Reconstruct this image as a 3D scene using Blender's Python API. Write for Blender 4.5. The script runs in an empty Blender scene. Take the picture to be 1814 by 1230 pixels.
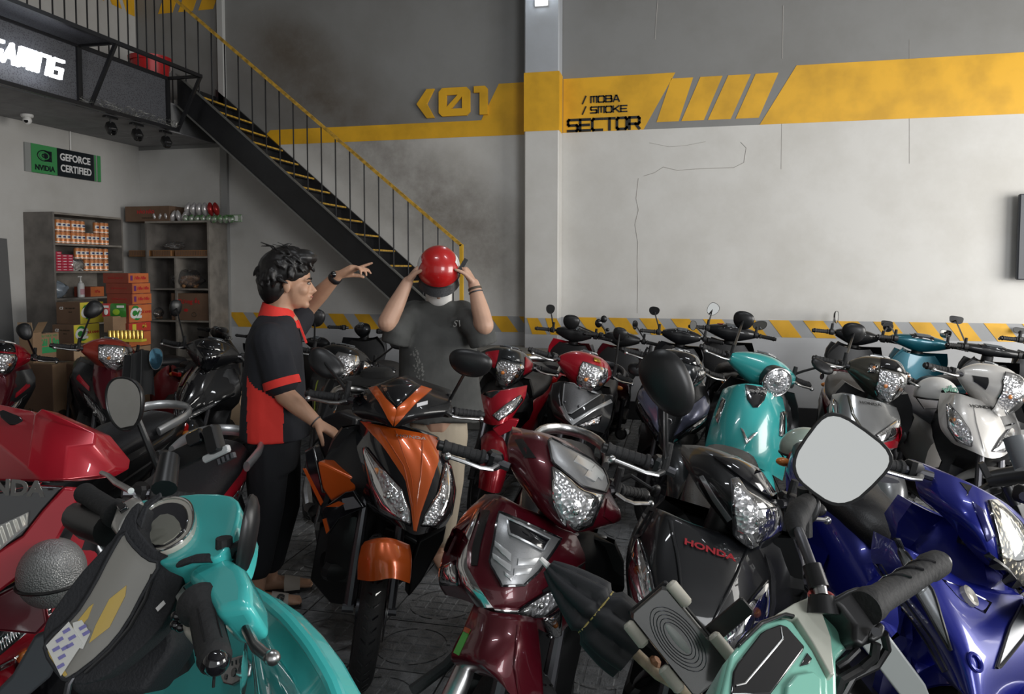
import bpy, math, random
from mathutils import Vector, Matrix, Euler
random.seed(7)
SC = bpy.context.scene
COL = SC.collection
R = math.radians
# ---------------------------------------------------------------- camera
F = 1310.0; YAW = R(13.0); PIT = R(3.0); CAMZ = 1.6; HOR = 477.0
CY = HOR + F*math.tan(PIT)
cam_d = bpy.data.cameras.new('camera'); cam = bpy.data.objects.new('camera', cam_d); COL.objects.link(cam)
cam.location = (0, 0, CAMZ); cam.rotation_euler = (R(90)-PIT, 0, YAW)
cam_d.sensor_width = 36; cam_d.lens = F/1814*36; cam_d.shift_y = -(615-CY)/1814
cam_d.clip_start = 0.05; SC.camera = cam
FW = Vector((-math.sin(YAW)*math.cos(PIT), math.cos(YAW)*math.cos(PIT), -math.sin(PIT)))
RT = Vector((math.cos(YAW), math.sin(YAW), 0)); UP = RT.cross(FW)
CO = Vector((0, 0, CAMZ))
def ray(x, y): return FW + RT*((x-907)/F) + UP*((CY-y)/F)
def P(x, y, X=None, Y=None, Z=None, D=None):
    """photo pixel + one known world coordinate (or distance along the view) -> world point"""
    d = ray(x, y)
    if X is not None: t = X/d.x
    elif Y is not None: t = Y/d.y
    elif Z is not None: t = (Z-CAMZ)/d.z
    else: t = D
    return CO + d*t
# ---------------------------------------------------------------- view, world, light
SC.view_settings.view_transform = 'Standard'; SC.view_settings.look = 'None'
SC.view_settings.exposure = 0.0; SC.view_settings.gamma = 1; SC.view_settings.use_curve_mapping = False
W = bpy.data.worlds.new('sky'); SC.world = W; W.use_nodes = True
bg = W.node_tree.nodes['Background']; bg.inputs[0].default_value = (0.93, 0.95, 0.95, 1); bg.inputs[1].default_value = 0.62
def area(name, loc, target, sx, sy, power, color=(1, 1, 1), spread=180):
    l = bpy.data.lights.new(name, 'AREA'); l.shape = 'RECTANGLE'; l.size = sx; l.size_y = sy; l.energy = power; l.color = color
    l.spread = R(spread)
    o = bpy.data.objects.new(name, l); COL.objects.link(o); o.location = loc
    o.rotation_euler = (Vector(target)-Vector(loc)).to_track_quat('-Z', 'Y').to_euler(); return o
area('daylight_shopfront', (4.6, -2.4, 2.7), (0.6, 6.0, 1.4), 2.6, 2.2, 215, (0.97, 0.98, 1.0))
area('daylight_side_door', (6.4, 4.1, 1.9), (1.5, 6.2, 1.6), 4.2, 2.8, 400, (1.0, 0.975, 0.93))
area('ceiling_batten_light', (-1.2, 1.6, 5.2), (-1.2, 1.6, 0), 1.2, .12, 26, (.92, .96, 1))
area('ceiling_batten_light', (1.4, 3.6, 5.2), (1.4, 3.6, 0), 1.2, .12, 26, (.92, .96, 1))
# ---------------------------------------------------------------- mesh helper
class MB:
    def __init__(s, M=None): s.v = []; s.f = []; s.M = M
    def add(s, vs, fs):
        n = len(s.v)
        for p in vs:
            p = Vector(p); s.v.append(s.M @ p if s.M else p)
        s.f += [tuple(i+n for i in f) for f in fs]; return s
    def box(s, c, d, rot=None, ch=0.0):
        c = Vector(c); hx, hy, hz = d[0]/2, d[1]/2, d[2]/2
        Rm = Euler(rot).to_matrix() if rot else None
        if ch <= 0:
            vs = [(x*hx, y*hy, z*hz) for z in (-1, 1) for y in (-1, 1) for x in (-1, 1)]
            fs = [(0, 2, 3, 1), (4, 5, 7, 6), (0, 1, 5, 4), (2, 6, 7, 3), (0, 4, 6, 2), (1, 3, 7, 5)]
        else:
            ch = min(ch, hx*.9, hy*.9, hz*.9); vs = []; fs = []
            def ring(ix, iy, z):
                b = len(vs)
                for (x, y) in ((-hx+ix+ch, -hy+iy), (hx-ix-ch, -hy+iy), (hx-ix, -hy+iy+ch), (hx-ix, hy-iy-ch),
                               (hx-ix-ch, hy-iy), (-hx+ix+ch, hy-iy), (-hx+ix, hy-iy-ch), (-hx+ix, -hy+iy+ch)):
                    vs.append((x, y, z))
                return b
            r0 = ring(ch*.6, ch*.6, -hz); r1 = ring(0, 0, -hz+ch); r2 = ring(0, 0, hz-ch); r3 = ring(ch*.6, ch*.6, hz)
            fs.append(tuple(reversed(range(r0, r0+8)))); fs.append(tuple(range(r3, r3+8)))
            for a, b in ((r0, r1), (r1, r2), (r2, r3)):
                for i in range(8): j = (i+1) % 8; fs.append((a+i, a+j, b+j, b+i))
        vs = [(Rm @ Vector(p) if Rm else Vector(p))+c for p in vs]
        return s.add(vs, fs)
    def boxm(s, M, d, ch=0.0):
        m = MB(M).box((0, 0, 0), d, ch=ch); return s.add(m.v, m.f)
    def bar(s, a, b, w, h, up=(0, 0, 1), ch=0.0):
        a, b = Vector(a), Vector(b); x = (b-a); L = x.length; x.normalize()
        y = Vector(up).cross(x)
        if y.length < 1e-4: y = Vector((0, 1, 0)).cross(x)
        y.normalize(); z = x.cross(y)
        M = Matrix((x, y, z)).transposed().to_4x4(); M.translation = (a+b)/2
        return s.boxm(M, (L, w, h), ch)
    def tube(s, pts, rad, n=10, cap=True, sy=1.0, closed=False):
        pts = [Vector(p) for p in pts]; k = len(pts)
        if not isinstance(rad, (list, tuple)): rad = [rad]*k
        vs = []; fs = []; prev = None
        for i, p in enumerate(pts):
            if closed: t = pts[(i+1) % k]-pts[i-1]
            else: t = pts[min(i+1, k-1)]-pts[max(i-1, 0)]
            if t.length < 1e-9: t = Vector((0, 0, 1))
            t.normalize()
            if prev is None:
                a = Vector((0, 0, 1)) if abs(t.z) < .9 else Vector((1, 0, 0))
                u = a.cross(t).normalized()
            else:
                u = prev - t*prev.dot(t)
                u = u.normalized() if u.length > 1e-6 else prev
            prev = u; w = t.cross(u)
            r = rad[i]; rx, ry = (r if isinstance(r, (list, tuple)) else (r, r*sy))
            for j in range(n):
                a = 2*math.pi*j/n; vs.append(p+u*math.cos(a)*rx+w*math.sin(a)*ry)
        for i in range(k if closed else k-1):
            i2 = (i+1) % k
            for j in range(n): j2 = (j+1) % n; fs.append((i*n+j, i*n+j2, i2*n+j2, i2*n+j))
        if cap and not closed: fs.append(tuple(reversed(range(n)))); fs.append(tuple(range((k-1)*n, k*n)))
        return s.add(vs, fs)
    def cyl(s, a, b, r, n=12, r2=None): return s.tube([a, b], [r, r if r2 is None else r2], n)
    def lathe(s, prof, M=None, n=20, ang=2*math.pi, sx=1, sy=1):
        """profile [(r,z)] about z; M places it"""
        vs = []; fs = []; k = len(prof)
        for (r, z) in prof:
            for j in range(n):
                a = ang*j/n; p = Vector((r*math.cos(a)*sx, r*math.sin(a)*sy, z)); vs.append(M @ p if M else p)
        for i in range(k-1):
            for j in range(n): j2 = (j+1) % n; fs.append((i*n+j, i*n+j2, (i+1)*n+j2, (i+1)*n+j))
        fs.append(tuple(reversed(range(n)))); fs.append(tuple(range((k-1)*n, k*n)))
        return s.add(vs, fs)
    def ell(s, c, r, n=12, m=8, M=None):
        prof = [(max(1e-4, math.sin(math.pi*i/m)), -math.cos(math.pi*i/m)) for i in range(m+1)]
        T = Matrix.Translation(Vector(c)) @ (M.to_4x4() if M else Matrix()) @ Matrix.Diagonal((*r, 1))
        return s.lathe(prof, T, n)
    def grid(s, fn, nu, nv, closed_u=False):
        vs = [fn(i/nu, j/nv) for j in range(nv+1) for i in range(nu if closed_u else nu+1)]
        w = nu if closed_u else nu+1; fs = []
        for j in range(nv):
            for i in range(nu): i2 = (i+1) % w; fs.append((j*w+i, j*w+i2, (j+1)*w+i2, (j+1)*w+i))
        return s.add(vs, fs)
    def loft(s, rings, cap=True):
        n = len(rings[0]); vs = [p for r in rings for p in r]; fs = []
        for i in range(len(rings)-1):
            for j in range(n): j2 = (j+1) % n; fs.append((i*n+j, i*n+j2, (i+1)*n+j2, (i+1)*n+j))
        if cap: fs.append(tuple(reversed(range(n)))); fs.append(tuple(range((len(rings)-1)*n, len(rings)*n)))
        return s.add(vs, fs)
    def prism(s, poly, M, t):
        """2d outline extruded by t along local z, placed by M"""
        n = len(poly)
        vs = [M @ Vector((x, y, 0)) for x, y in poly]+[M @ Vector((x, y, t)) for x, y in poly]
        fs = [tuple(reversed(range(n))), tuple(range(n, 2*n))]+[(i, (i+1) % n, n+(i+1) % n, n+i) for i in range(n)]
        return s.add(vs, fs)
    def build(s, name, mat, parent=None, smooth=35, sub=0, label=None, kind=None, world=False):
        me = bpy.data.meshes.new(name); me.from_pydata([tuple(v) for v in s.v], [], s.f)
        me.validate(); me.update()
        if mat: me.materials.append(mat)
        o = bpy.data.objects.new(name, me); COL.objects.link(o)
        if smooth:
            me.shade_smooth(); me.set_sharp_from_angle(angle=R(smooth))
        if sub:
            m = o.modifiers.new('s', 'SUBSURF'); m.levels = sub; m.render_levels = sub
        if parent: o.parent = parent
        if label: o['label'] = label
        if kind: o['kind'] = kind
        return o
def tag(o, label, cat, group=None):
    o['label'] = label; o['category'] = cat
    if group: o['group'] = group
    return o
def empty(name, loc, label=None, cat=None, group=None, rot=(0, 0, 0)):
    o = bpy.data.objects.new(name, None); COL.objects.link(o); o.location = loc; o.rotation_euler = rot
    o.empty_display_size = .1
    if label: tag(o, label, cat, group)
    return o
def struct(o): o['kind'] = 'structure'; return o
def fixn(o):
    import bmesh
    bm = bmesh.new(); bm.from_mesh(o.data); bmesh.ops.recalc_face_normals(bm, faces=bm.faces); bm.to_mesh(o.data); bm.free(); return o
def clone(o, loc=None, rot=None, parent=None, label=None):
    c = o.copy(); COL.objects.link(c)
    if loc is not None: c.location = loc
    if rot is not None: c.rotation_euler = rot
    if parent is not None: c.parent = parent
    if label: c['label'] = label
    for ch in list(o.children): clone(ch, parent=c)
    return c
# ---------------------------------------------------------------- materials
MATS = {}
def mat(name, col, rough=.5, metal=0.0, coat=0.0, spec=.5, emit=0, noise=0.0, nscale=8, bump=0.0, bscale=40, col2=None, sheen=0):
    if name in MATS: return MATS[name]
    m = bpy.data.materials.new(name); m.use_nodes = True; MATS[name] = m
    nt = m.node_tree; b = nt.nodes['Principled BSDF']
    b.inputs['Base Color'].default_value = (*col, 1); b.inputs['Roughness'].default_value = rough
    b.inputs['Metallic'].default_value = metal; b.inputs['Coat Weight'].default_value = coat
    b.inputs['Coat Roughness'].default_value = .04
    b.inputs['Specular IOR Level'].default_value = spec
    if sheen: b.inputs['Sheen Weight'].default_value = sheen
    if emit: b.inputs['Emission Color'].default_value = (*col, 1); b.inputs['Emission Strength'].default_value = emit
    tc = nt.nodes.new('ShaderNodeTexCoord')
    if noise or col2:
        n = nt.nodes.new('ShaderNodeTexNoise'); n.inputs['Scale'].default_value = nscale; n.inputs['Detail'].default_value = 5
        nt.links.new(tc.outputs['Object'], n.inputs['Vector'])
        mx = nt.nodes.new('ShaderNodeMix'); mx.data_type = 'RGBA'
        c2 = col2 or tuple(c*(1-noise) for c in col)
        mx.inputs[6].default_value = (*col, 1); mx.inputs[7].default_value = (*c2, 1)
        rp = nt.nodes.new('ShaderNodeValToRGB'); rp.color_ramp.elements[0].position = .4; rp.color_ramp.elements[1].position = .65
        nt.links.new(n.outputs[0], rp.inputs[0]); nt.links.new(rp.outputs[0], mx.inputs[0])
        nt.links.new(mx.outputs[2], b.inputs['Base Color'])
    if bump:
        n = nt.nodes.new('ShaderNodeTexNoise'); n.inputs['Scale'].default_value = bscale; n.inputs['Detail'].default_value = 3
        nt.links.new(tc.outputs['Object'], n.inputs['Vector'])
        bp = nt.nodes.new('ShaderNodeBump'); bp.inputs['Strength'].default_value = bump; bp.inputs['Distance'].default_value = .01
        nt.links.new(n.outputs[0], bp.inputs['Height']); nt.links.new(bp.outputs[0], b.inputs['Normal'])
    return m
def facet(name, col, rough=.12, scale=60, strength=.6, kind='VORONOI', metal=1.0):
    """chrome with a faceted / ribbed relief: reflectors and textured trims"""
    if name in MATS: return MATS[name]
    m = mat(name, col, rough, metal); nt = m.node_tree; b = nt.nodes['Principled BSDF']
    tc = nt.nodes.new('ShaderNodeTexCoord')
    if kind == 'VORONOI': t = nt.nodes.new('ShaderNodeTexVoronoi'); t.inputs['Scale'].default_value = scale; out = t.outputs['Distance']
    elif kind == 'CHECK': t = nt.nodes.new('ShaderNodeTexChecker'); t.inputs['Scale'].default_value = scale; out = t.outputs[1]
    else: t = nt.nodes.new('ShaderNodeTexWave'); t.inputs['Scale'].default_value = scale; out = t.outputs[1]
    nt.links.new(tc.outputs['Object'], t.inputs['Vector'])
    bp = nt.nodes.new('ShaderNodeBump'); bp.inputs['Strength'].default_value = strength; bp.inputs['Distance'].default_value = .01
    nt.links.new(out, bp.inputs['Height']); nt.links.new(bp.outputs[0], b.inputs['Normal'])
    return m
def clear(name, tint=(1, 1, 1), refl=.10, rough=.03, opacity=0.0):
    """thin clear plastic: see-through with a sheen"""
    if name in MATS: return MATS[name]
    m = bpy.data.materials.new(name); m.use_nodes = True; MATS[name] = m; nt = m.node_tree
    for n in list(nt.nodes): nt.nodes.remove(n)
    o = nt.nodes.new('ShaderNodeOutputMaterial'); t = nt.nodes.new('ShaderNodeBsdfTransparent'); g = nt.nodes.new('ShaderNodeBsdfGlossy')
    d = nt.nodes.new('ShaderNodeBsdfDiffuse'); d.inputs[0].default_value = (*tint, 1)
    t.inputs[0].default_value = (*tint, 1); g.inputs['Roughness'].default_value = rough
    lw = nt.nodes.new('ShaderNodeLayerWeight'); lw.inputs[0].default_value = .35
    ma = nt.nodes.new('ShaderNodeMath'); ma.operation = 'MULTIPLY_ADD'; ma.inputs[1].default_value = .8; ma.inputs[2].default_value = refl
    ma.use_clamp = True
    m0 = nt.nodes.new('ShaderNodeMixShader'); m0.inputs[0].default_value = opacity
    m1 = nt.nodes.new('ShaderNodeMixShader')
    L = nt.links.new
    L(lw.outputs['Fresnel'], ma.inputs[0]); L(ma.outputs[0], m1.inputs[0]); L(t.outputs[0], m0.inputs[1]); L(d.outputs[0], m0.inputs[2])
    L(m0.outputs[0], m1.inputs[1]); L(g.outputs[0], m1.inputs[2]); L(m1.outputs[0], o.inputs[0]); return m
def paint(name, col, metal=.25, rough=.3, dirt=.12): return mat(name, col, rough, metal, coat=.75, noise=dirt, nscale=5)
black = mat('black_plastic', (.012, .012, .013), .38, noise=.3)
gloss = mat('gloss_black', (.006, .006, .008), .12, coat=1.0)
rubber = mat('rubber', (.016, .016, .017), .75, bump=.25, bscale=90)
chrome = mat('chrome', (.78, .78, .78), .14, 1.0)
alu = mat('aluminium', (.60, .60, .60), .30, 1.0, noise=.25, nscale=20)
steel = mat('dark_steel', (.12, .12, .13), .42, .9)
silver = mat('silver_paint', (.42, .43, .44), .3, .6, coat=.5)
vinyl = mat('black_vinyl', (.014, .014, .016), .42, bump=.12, bscale=160)
greyvinyl = mat('grey_vinyl', (.10, .10, .115), .45, bump=.1, bscale=160)
mirr = mat('mirror_glass', (.86, .87, .86), .015, 1.0)
refl = facet('reflector', (.78, .78, .80), .22, 70, .8, metal=.72)
ribbed = facet('ribbed_reflector', (.80, .80, .82), .12, 30, .5, 'WAVE')
lens = clear('clear_lens', (1, 1, 1), .08)
amber = mat('amber_bulb', (.85, .28, .05), .2, .1, coat=.8)
redlens = mat('red_lens', (.45, .01, .01), .12, 0, coat=1)
white_p = mat('white_plastic', (.75, .74, .72), .35)
# ---------------------------------------------------------------- lettering
def text(s, size, mt, M, parent=None, bold=0.0, depth=.001, name='lettering', shear=0.0, sx=1.0, align='CENTER', space=1.0):
    c = bpy.data.curves.new('t', 'FONT'); c.body = s; c.size = size; c.offset = bold; c.extrude = depth; c.shear = shear
    c.align_x = align; c.align_y = 'CENTER'; c.space_character = space; c.resolution_u = 3
    o = bpy.data.objects.new('t', c)
    me = bpy.data.meshes.new_from_object(o); bpy.data.objects.remove(o); bpy.data.curves.remove(c)
    me.name = name; me.transform(M @ Matrix.Diagonal((sx, 1, 1, 1))); me.materials.clear(); me.materials.append(mt)
    o = bpy.data.objects.new(name, me); COL.objects.link(o)
    if parent: o.parent = parent
    return o
def basis(o, x, y):
    x = Vector(x).normalized(); y = Vector(y); y = (y-x*y.dot(x)).normalized(); z = x.cross(y)
    M = Matrix((x, y, z)).transposed().to_4x4(); M.translation = Vector(o); return M
# square techno letters drawn with strokes on a 0..1 grid
GL = {'G': [[(1, 1), (.1, 1), (0, .9), (0, .1), (.1, 0), (1, 0), (1, .5), (.5, .5)]], 'A': [[(0, 0), (.42, 1), (.58, 1), (1, 0)], [(.22, .3), (.78, .3)]],
      'M': [[(0, 0), (0, 1), (1, 1), (1, 0)], [(.5, 1), (.5, .1)]], 'I': [[(.5, 0), (.5, 1)]], 'N': [[(0, 0), (0, 1), (.9, 1), (1, .9), (1, 0)]],
      'S': [[(1, 1), (.1, 1), (0, .9), (0, .6), (.1, .5), (.9, .5), (1, .4), (1, .1), (.9, 0), (0, 0)]], 'E': [[(1, 1), (0, 1), (0, 0), (1, 0)], [(0, .5), (.9, .5)]],
      'C': [[(1, 1), (.12, 1), (0, .88), (0, .12), (.12, 0), (1, 0)]], 'T': [[(0, 1), (1, 1)], [(.5, 1), (.5, 0)]],
      'O': [[(.12, 1), (.88, 1), (1, .88), (1, .12), (.88, 0), (.12, 0), (0, .12), (0, .88), (.12, 1)]],
      'R': [[(0, 0), (0, 1), (.9, 1), (1, .9), (1, .52), (.9, .42), (0, .42)], [(.62, .42), (1, 0)]],
      'm': [[(0, 0), (0, 1), (.5, .2), (1, 1), (1, 0)]], 'B': [[(0, 0), (0, 1), (.85, 1), (.95, .9), (.95, .6), (.85, .52), (0, .52)], [(.85, .52), (1, .42), (1, .1), (.9, 0), (0, 0)]],
      'a': [[(0, 0), (.5, 1), (1, 0)], [(.2, .3), (.8, .3)]], 'K': [[(0, 0), (0, 1)], [(0, .45), (.2, .5), (.95, 1)], [(.35, .58), (1, 0)]], '/': [[(0, -.1), (1, 1.1)]]}
def strokes(txt, h, w, gap, th, M, mt, parent, name='letter', depth=.008, shear=0.0, tv=None):
    """every letter is a mesh of its own"""
    out = []; x = 0; tv = tv or th
    for ch in txt:
        if ch == ' ': x += w*.6; continue
        cw = w*(.12 if ch == 'I' else (.55 if ch == '/' else 1)); mb = MB(M)
        for pl in GL[ch]:
            q = [(x+a*cw+b*h*shear, b*h) for a, b in pl]
            for i in range(len(q)-1):
                (ax, ay), (bx, by) = q[i], q[i+1]; dx, dy = bx-ax, by-ay; L = math.hypot(dx, dy); dx /= L; dy /= L
                t = th if abs(dy) > abs(dx) else tv
                e = t/2*.92; e0 = e; e1 = e
                ax -= dx*e0; ay -= dy*e0; bx += dx*e1; by += dy*e1; nx, ny = -dy*t/2, dx*t/2
                vs = [(ax+nx, ay+ny), (ax-nx, ay-ny), (bx-nx, by-ny), (bx+nx, by+ny)]
                mb.add([(a, b, 0) for a, b in vs]+[(a, b, depth) for a, b in vs], [(0, 1, 2, 3), (7, 6, 5, 4), (0, 4, 5, 1), (1, 5, 6, 2), (2, 6, 7, 3), (3, 7, 4, 0)])
        out.append(mb.build(name, mt, parent, smooth=0)); x += cw+gap
    return out
# ================================================================= room
BY = 7.94; LX = -6.56; RX = 6.6; FY = -3.4; CZ = 5.3
def wall_mat(name, bands, stain=None):
    """painted plaster; colour changes with height, faint patches"""
    m = mat(name, (.6, .59, .57), .62, bump=.06, bscale=14); nt = m.node_tree; b = nt.nodes['Principled BSDF']; L = nt.links.new
    tc = nt.nodes.new('ShaderNodeTexCoord'); sp = nt.nodes.new('ShaderNodeSeparateXYZ'); L(tc.outputs['Object'], sp.inputs[0])
    cur = None
    def rgb(c): n = nt.nodes.new('ShaderNodeRGB'); n.outputs[0].default_value = (*c, 1); return n.outputs[0]
    cur = rgb(bands[0][1])
    for z, c in bands[1:]:
        g = nt.nodes.new('ShaderNodeMath'); g.operation = 'GREATER_THAN'; g.inputs[1].default_value = z; L(sp.outputs[2], g.inputs[0])
        mx = nt.nodes.new('ShaderNodeMix'); mx.data_type = 'RGBA'; L(g.outputs[0], mx.inputs[0]); L(cur, mx.inputs[6]); L(rgb(c), mx.inputs[7]); cur = mx.outputs[2]
    n = nt.nodes.new('ShaderNodeTexNoise'); n.inputs['Scale'].default_value = 1.3; n.inputs['Detail'].default_value = 8; n.inputs['Roughness'].default_value = .65
    L(tc.outputs['Object'], n.inputs['Vector'])
    rp = nt.nodes.new('ShaderNodeValToRGB'); rp.color_ramp.elements[0].position = .3; rp.color_ramp.elements[0].color = (.86, .85, .83, 1)
    rp.color_ramp.elements[1].position = .6; rp.color_ramp.elements[1].color = (1, 1, 1, 1); L(n.outputs[0], rp.inputs[0])
    mu = nt.nodes.new('ShaderNodeMix'); mu.data_type = 'RGBA'; mu.blend_type = 'MULTIPLY'; mu.inputs[0].default_value = 1
    L(cur, mu.inputs[6]); L(rp.outputs[0], mu.inputs[7]); cur = mu.outputs[2]
    if stain:   # sooty hand-marks along the stair rail
        for (ax, az, bx, bz, r, k) in stain:
            cx, cz = (ax+bx)/2, (az+bz)/2; ln = math.hypot(bx-ax, bz-az)/2; an = math.atan2(bz-az, bx-ax)
            mp = nt.nodes.new('ShaderNodeMapping'); mp.vector_type = 'TEXTURE'; mp.inputs['Location'].default_value = (cx, BY, cz)
            mp.inputs['Rotation'].default_value = (0, -an, 0); mp.inputs['Scale'].default_value = (ln+r, 5, r)
            L(tc.outputs['Object'], mp.inputs[0])
            gr = nt.nodes.new('ShaderNodeTexGradient'); gr.gradient_type = 'SPHERICAL'; L(mp.outputs[0], gr.inputs[0])
            n2 = nt.nodes.new('ShaderNodeTexNoise'); n2.inputs['Scale'].default_value = 3.5; n2.inputs['Detail'].default_value = 9; n2.inputs['Roughness'].default_value = .7
            L(tc.outputs['Object'], n2.inputs['Vector'])
            m2 = nt.nodes.new('ShaderNodeMath'); m2.operation = 'MULTIPLY'; L(gr.outputs[0], m2.inputs[0]); L(n2.outputs[0], m2.inputs[1])
            m3 = nt.nodes.new('ShaderNodeMath'); m3.operation = 'MULTIPLY'; m3.inputs[1].default_value = k; m3.use_clamp = True; L(m2.outputs[0], m3.inputs[0])
            mx = nt.nodes.new('ShaderNodeMix'); mx.data_type = 'RGBA'; L(m3.outputs[0], mx.inputs[0]); L(cur, mx.inputs[6]); mx.inputs[7].default_value = (.10, .08, .06, 1); cur = mx.outputs[2]
    L(cur, b.inputs['Base Color']); return m
WHT = (.63, .62, .595); GRY = (.235, .235, .23); SKG = (.36, .37, .385)
wm = wall_mat('back_wall_paint', [(0, (.50, .51, .53)), (.905, SKG), (1.08, WHT), (3.06, GRY)],
              stain=[(-4.9, 4.1, -3.3, 3.0, .75, 1.5), (-3.6, 3.0, -1.9, 1.7, .75, 1.25), (-4.7, 4.3, -4.2, 4.0, .5, 1.6), (-2.5, 2.5, -1.95, 1.5, .6, .8)])
wm2 = wall_mat('side_wall_paint', [(0, (.52, .51, .49)), (9, GRY)])
wm3 = wall_mat('pillar_paint', [(0, (.50, .51, .53)), (.905, SKG), (1.08, WHT), (3.66, (.40, .42, .45))])
yel = mat('yellow_paint', (.78, .42, .018), .5, noise=.22, nscale=3.5)
yel_d = mat('yellow_paint_worn', (.62, .36, .04), .5, noise=.55, nscale=22)
inkm = mat('black_lettering', (.012, .012, .012), .4)
def slab(name, lo, hi, m):
    c = [(a+b)/2 for a, b in zip(lo, hi)]; d = [b-a for a, b in zip(lo, hi)]
    return struct(MB().box(c, d).build(name, m, smooth=0))
wall_back = slab('wall_back', (LX-.2, BY, 0), (RX+.2, BY+.2, CZ), wm)
wall_left = slab('wall_left', (LX-.2, FY, 0), (LX, BY, CZ), wm2)
slab('wall_right', (RX, FY, 3.4), (RX+.2, BY, CZ), wm2)
slab('wall_right', (RX, 6.6, 0), (RX+.2, BY, 3.4), wm2)
slab('wall_front', (LX, FY-.2, 0), (-2.2, FY, CZ), wm2)
slab('wall_front', (-2.2, FY-.2, 4.1), (RX, FY, CZ), wm2)
slab('ceiling', (LX, FY, CZ), (RX, BY, CZ+.2), mat('ceiling_paint', (.22, .22, .22), .8))
# floor: dark pavers with raised studs, one object per tile where they can be told apart
fl = slab('floor', (LX-.2, FY-.2, -.2), (RX+.2, BY+.2, -.012), mat('floor_bed', (.035, .035, .036), .85, noise=.4, nscale=10))
pm = mat('paver', (.25, .255, .26), .62, noise=.4, nscale=14, bump=.5, bscale=120)
def paver_mesh():
    m = MB(); T = .392
    m.box((0, 0, -.009), (T, T, .012))
    for i in range(6):
        for j in range(6):
            cx, cy = (i-2.5)*.0645, (j-2.5)*.0645; r = math.hypot(cx, cy)
            if .135 < r < .165: continue
            s = .058
            m.add([(cx-s/2, cy-s/2, -.004), (cx+s/2, cy-s/2, -.004), (cx+s/2, cy+s/2, -.004), (cx-s/2, cy+s/2, -.004),
                   (cx-s/2+.005, cy-s/2+.005, .001), (cx+s/2-.005, cy-s/2+.005, .001), (cx+s/2-.005, cy+s/2-.005, .001), (cx-s/2+.005, cy+s/2-.005, .001)],
                  [(4, 5, 6, 7), (0, 1, 5, 4), (1, 2, 6, 5), (2, 3, 7, 6), (3, 0, 4, 7)])
    for a0, a1 in ((.142, .158),):
        n = 28
        for k in range(n):
            if k % 7 == 0: continue
            t0, t1 = 2*math.pi*k/n, 2*math.pi*(k+.94)/n
            m.add([(a*math.cos(t), a*math.sin(t), .001) for a in (a0, a1) for t in (t0, t1)], [(0, 2, 3, 1)])
    return m
tile0 = paver_mesh().build('tile', pm, fl, smooth=0)
tl = []
for ix in range(-12, 9):
    for iy in range(3, 20):
        x, y = ix*.4+.1, iy*.4+.1; px = (Vector((x, y, 0))-CO); d = px.dot(FW)
        if d < 1 or abs(px.dot(RT)/d) > .78: continue
        tl.append((d, x, y))
tl.sort()
for k, (d, x, y) in enumerate(tl[:299]):
    t = tile0 if k == 0 else clone(tile0); t.location = (x, y, 0); t.rotation_euler = (0, 0, R(90)*((k*7) % 4))
# pillar
pl_ = struct(MB().box((-1.465, BY-.11, CZ/2), (.37, .22, CZ), ch=.012).build('wall_pillar', wm3, smooth=0))
pb = MB().box((-1.465, BY-.112, 3.355), (.376, .226, .61)).build('painted_band', yel, pl_, smooth=0)
ld = MB().box((-1.465, BY-.26, 4.80), (.10, .05, .9)).build('lamp_tube', mat('lamp_glow', (.85, .93, 1), .5, emit=9), smooth=0)
led = empty('led_batten', (0, 0, 0), 'bright white led batten lamp high on the grey and yellow pillar', 'lamp'); ld.parent = led
MB().box((-1.465, BY-.23, 4.80), (.14, .02, .94)).build('housing', white_p, led, smooth=0)
area('pillar_batten_light', (-1.465, BY-.34, 4.72), (-1.465, BY-2, 3.4), .12, .8, 9, (.8, .9, 1))
# painted bands on the back wall (2 mm of paint proud of the plaster)
def band(poly, m=yel, name='painted_band', z0=.003):
    return MB().prism(poly, Matrix(((1, 0, 0, 0), (0, 0, -1, BY-.0005), (0, 1, 0, 0), (0, 0, 0, 1))), z0).build(name, m, wall_back, smooth=0)
def WX(px, py): p = P(px, py, Y=BY); return (p.x, p.z)
band([(-4.95, 3.06), (-1.66, 3.06), (-1.66, 3.62), (-1.98, 3.62), (-2.18, 3.235), (-4.75, 3.235)])
band([(-1.27, 3.06), (-.42, 3.06), (-.10, 3.63), (-1.27, 3.63)])
for a, b in ((1228, 1163), (1280, 1207), (1330, 1254), (1379, 1303)):
    (x1, _), (x0, _) = WX(a, 140), WX(b, 212); band([(x0, 3.13), (x0+.225, 3.13), (x1+.0, 3.57), (x1-.22, 3.57)], name='painted_slash')
band([(.74, 3.06), (3.6, 3.06), (3.6, 3.63), (1.08, 3.63)])
# upper left corner slashes
for px in (300, 336, 372):
    x, z = WX(px, 0); band([(x-.16, 4.69), (x+.04, 4.69), (x+.22, 5.1), (x+.02, 5.1)], name='painted_slash')
def lband(poly, name='painted_slash'):
    return MB().prism(poly, Matrix(((0, 0, 1, LX+.0005), (1, 0, 0, 0), (0, 1, 0, 0), (0, 0, 0, 1))), .003).build(name, yel, wall_left, smooth=0)
for y in (7.28, 7.56): lband([(y, 4.70), (y+.16, 4.70), (y-.10, 5.2), (y-.26, 5.2)])
lband([(7.80, 4.68), (7.93, 4.68), (7.93, 5.2), (7.54, 5.2)])

# hazard stripes
x = -5.35
while x < 4.2:
    if not (-1.70 < x+.1 < -1.22) or True:
        x1 = min(x+.19, -1.66) if x < -1.66 else x+.19
        if not (-1.66 <= x < -1.25):
            band([(x+.13, .905), (x+.32, .905), (x+.19, 1.08), (x, 1.08)], name='hazard_stripe')
    x += .327
for (a, b) in ((-1.62, -1.50), (-1.42, -1.30)):
    MB().add([(a, 0, 1.08), (b, 0, 1.08), (b+.1, 0, .905), (a+.06, 0, .905)], [(0, 1, 2, 3)]).build('hazard_stripe', yel, pl_, smooth=0).location = (0, BY-.2225, 0)
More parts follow.
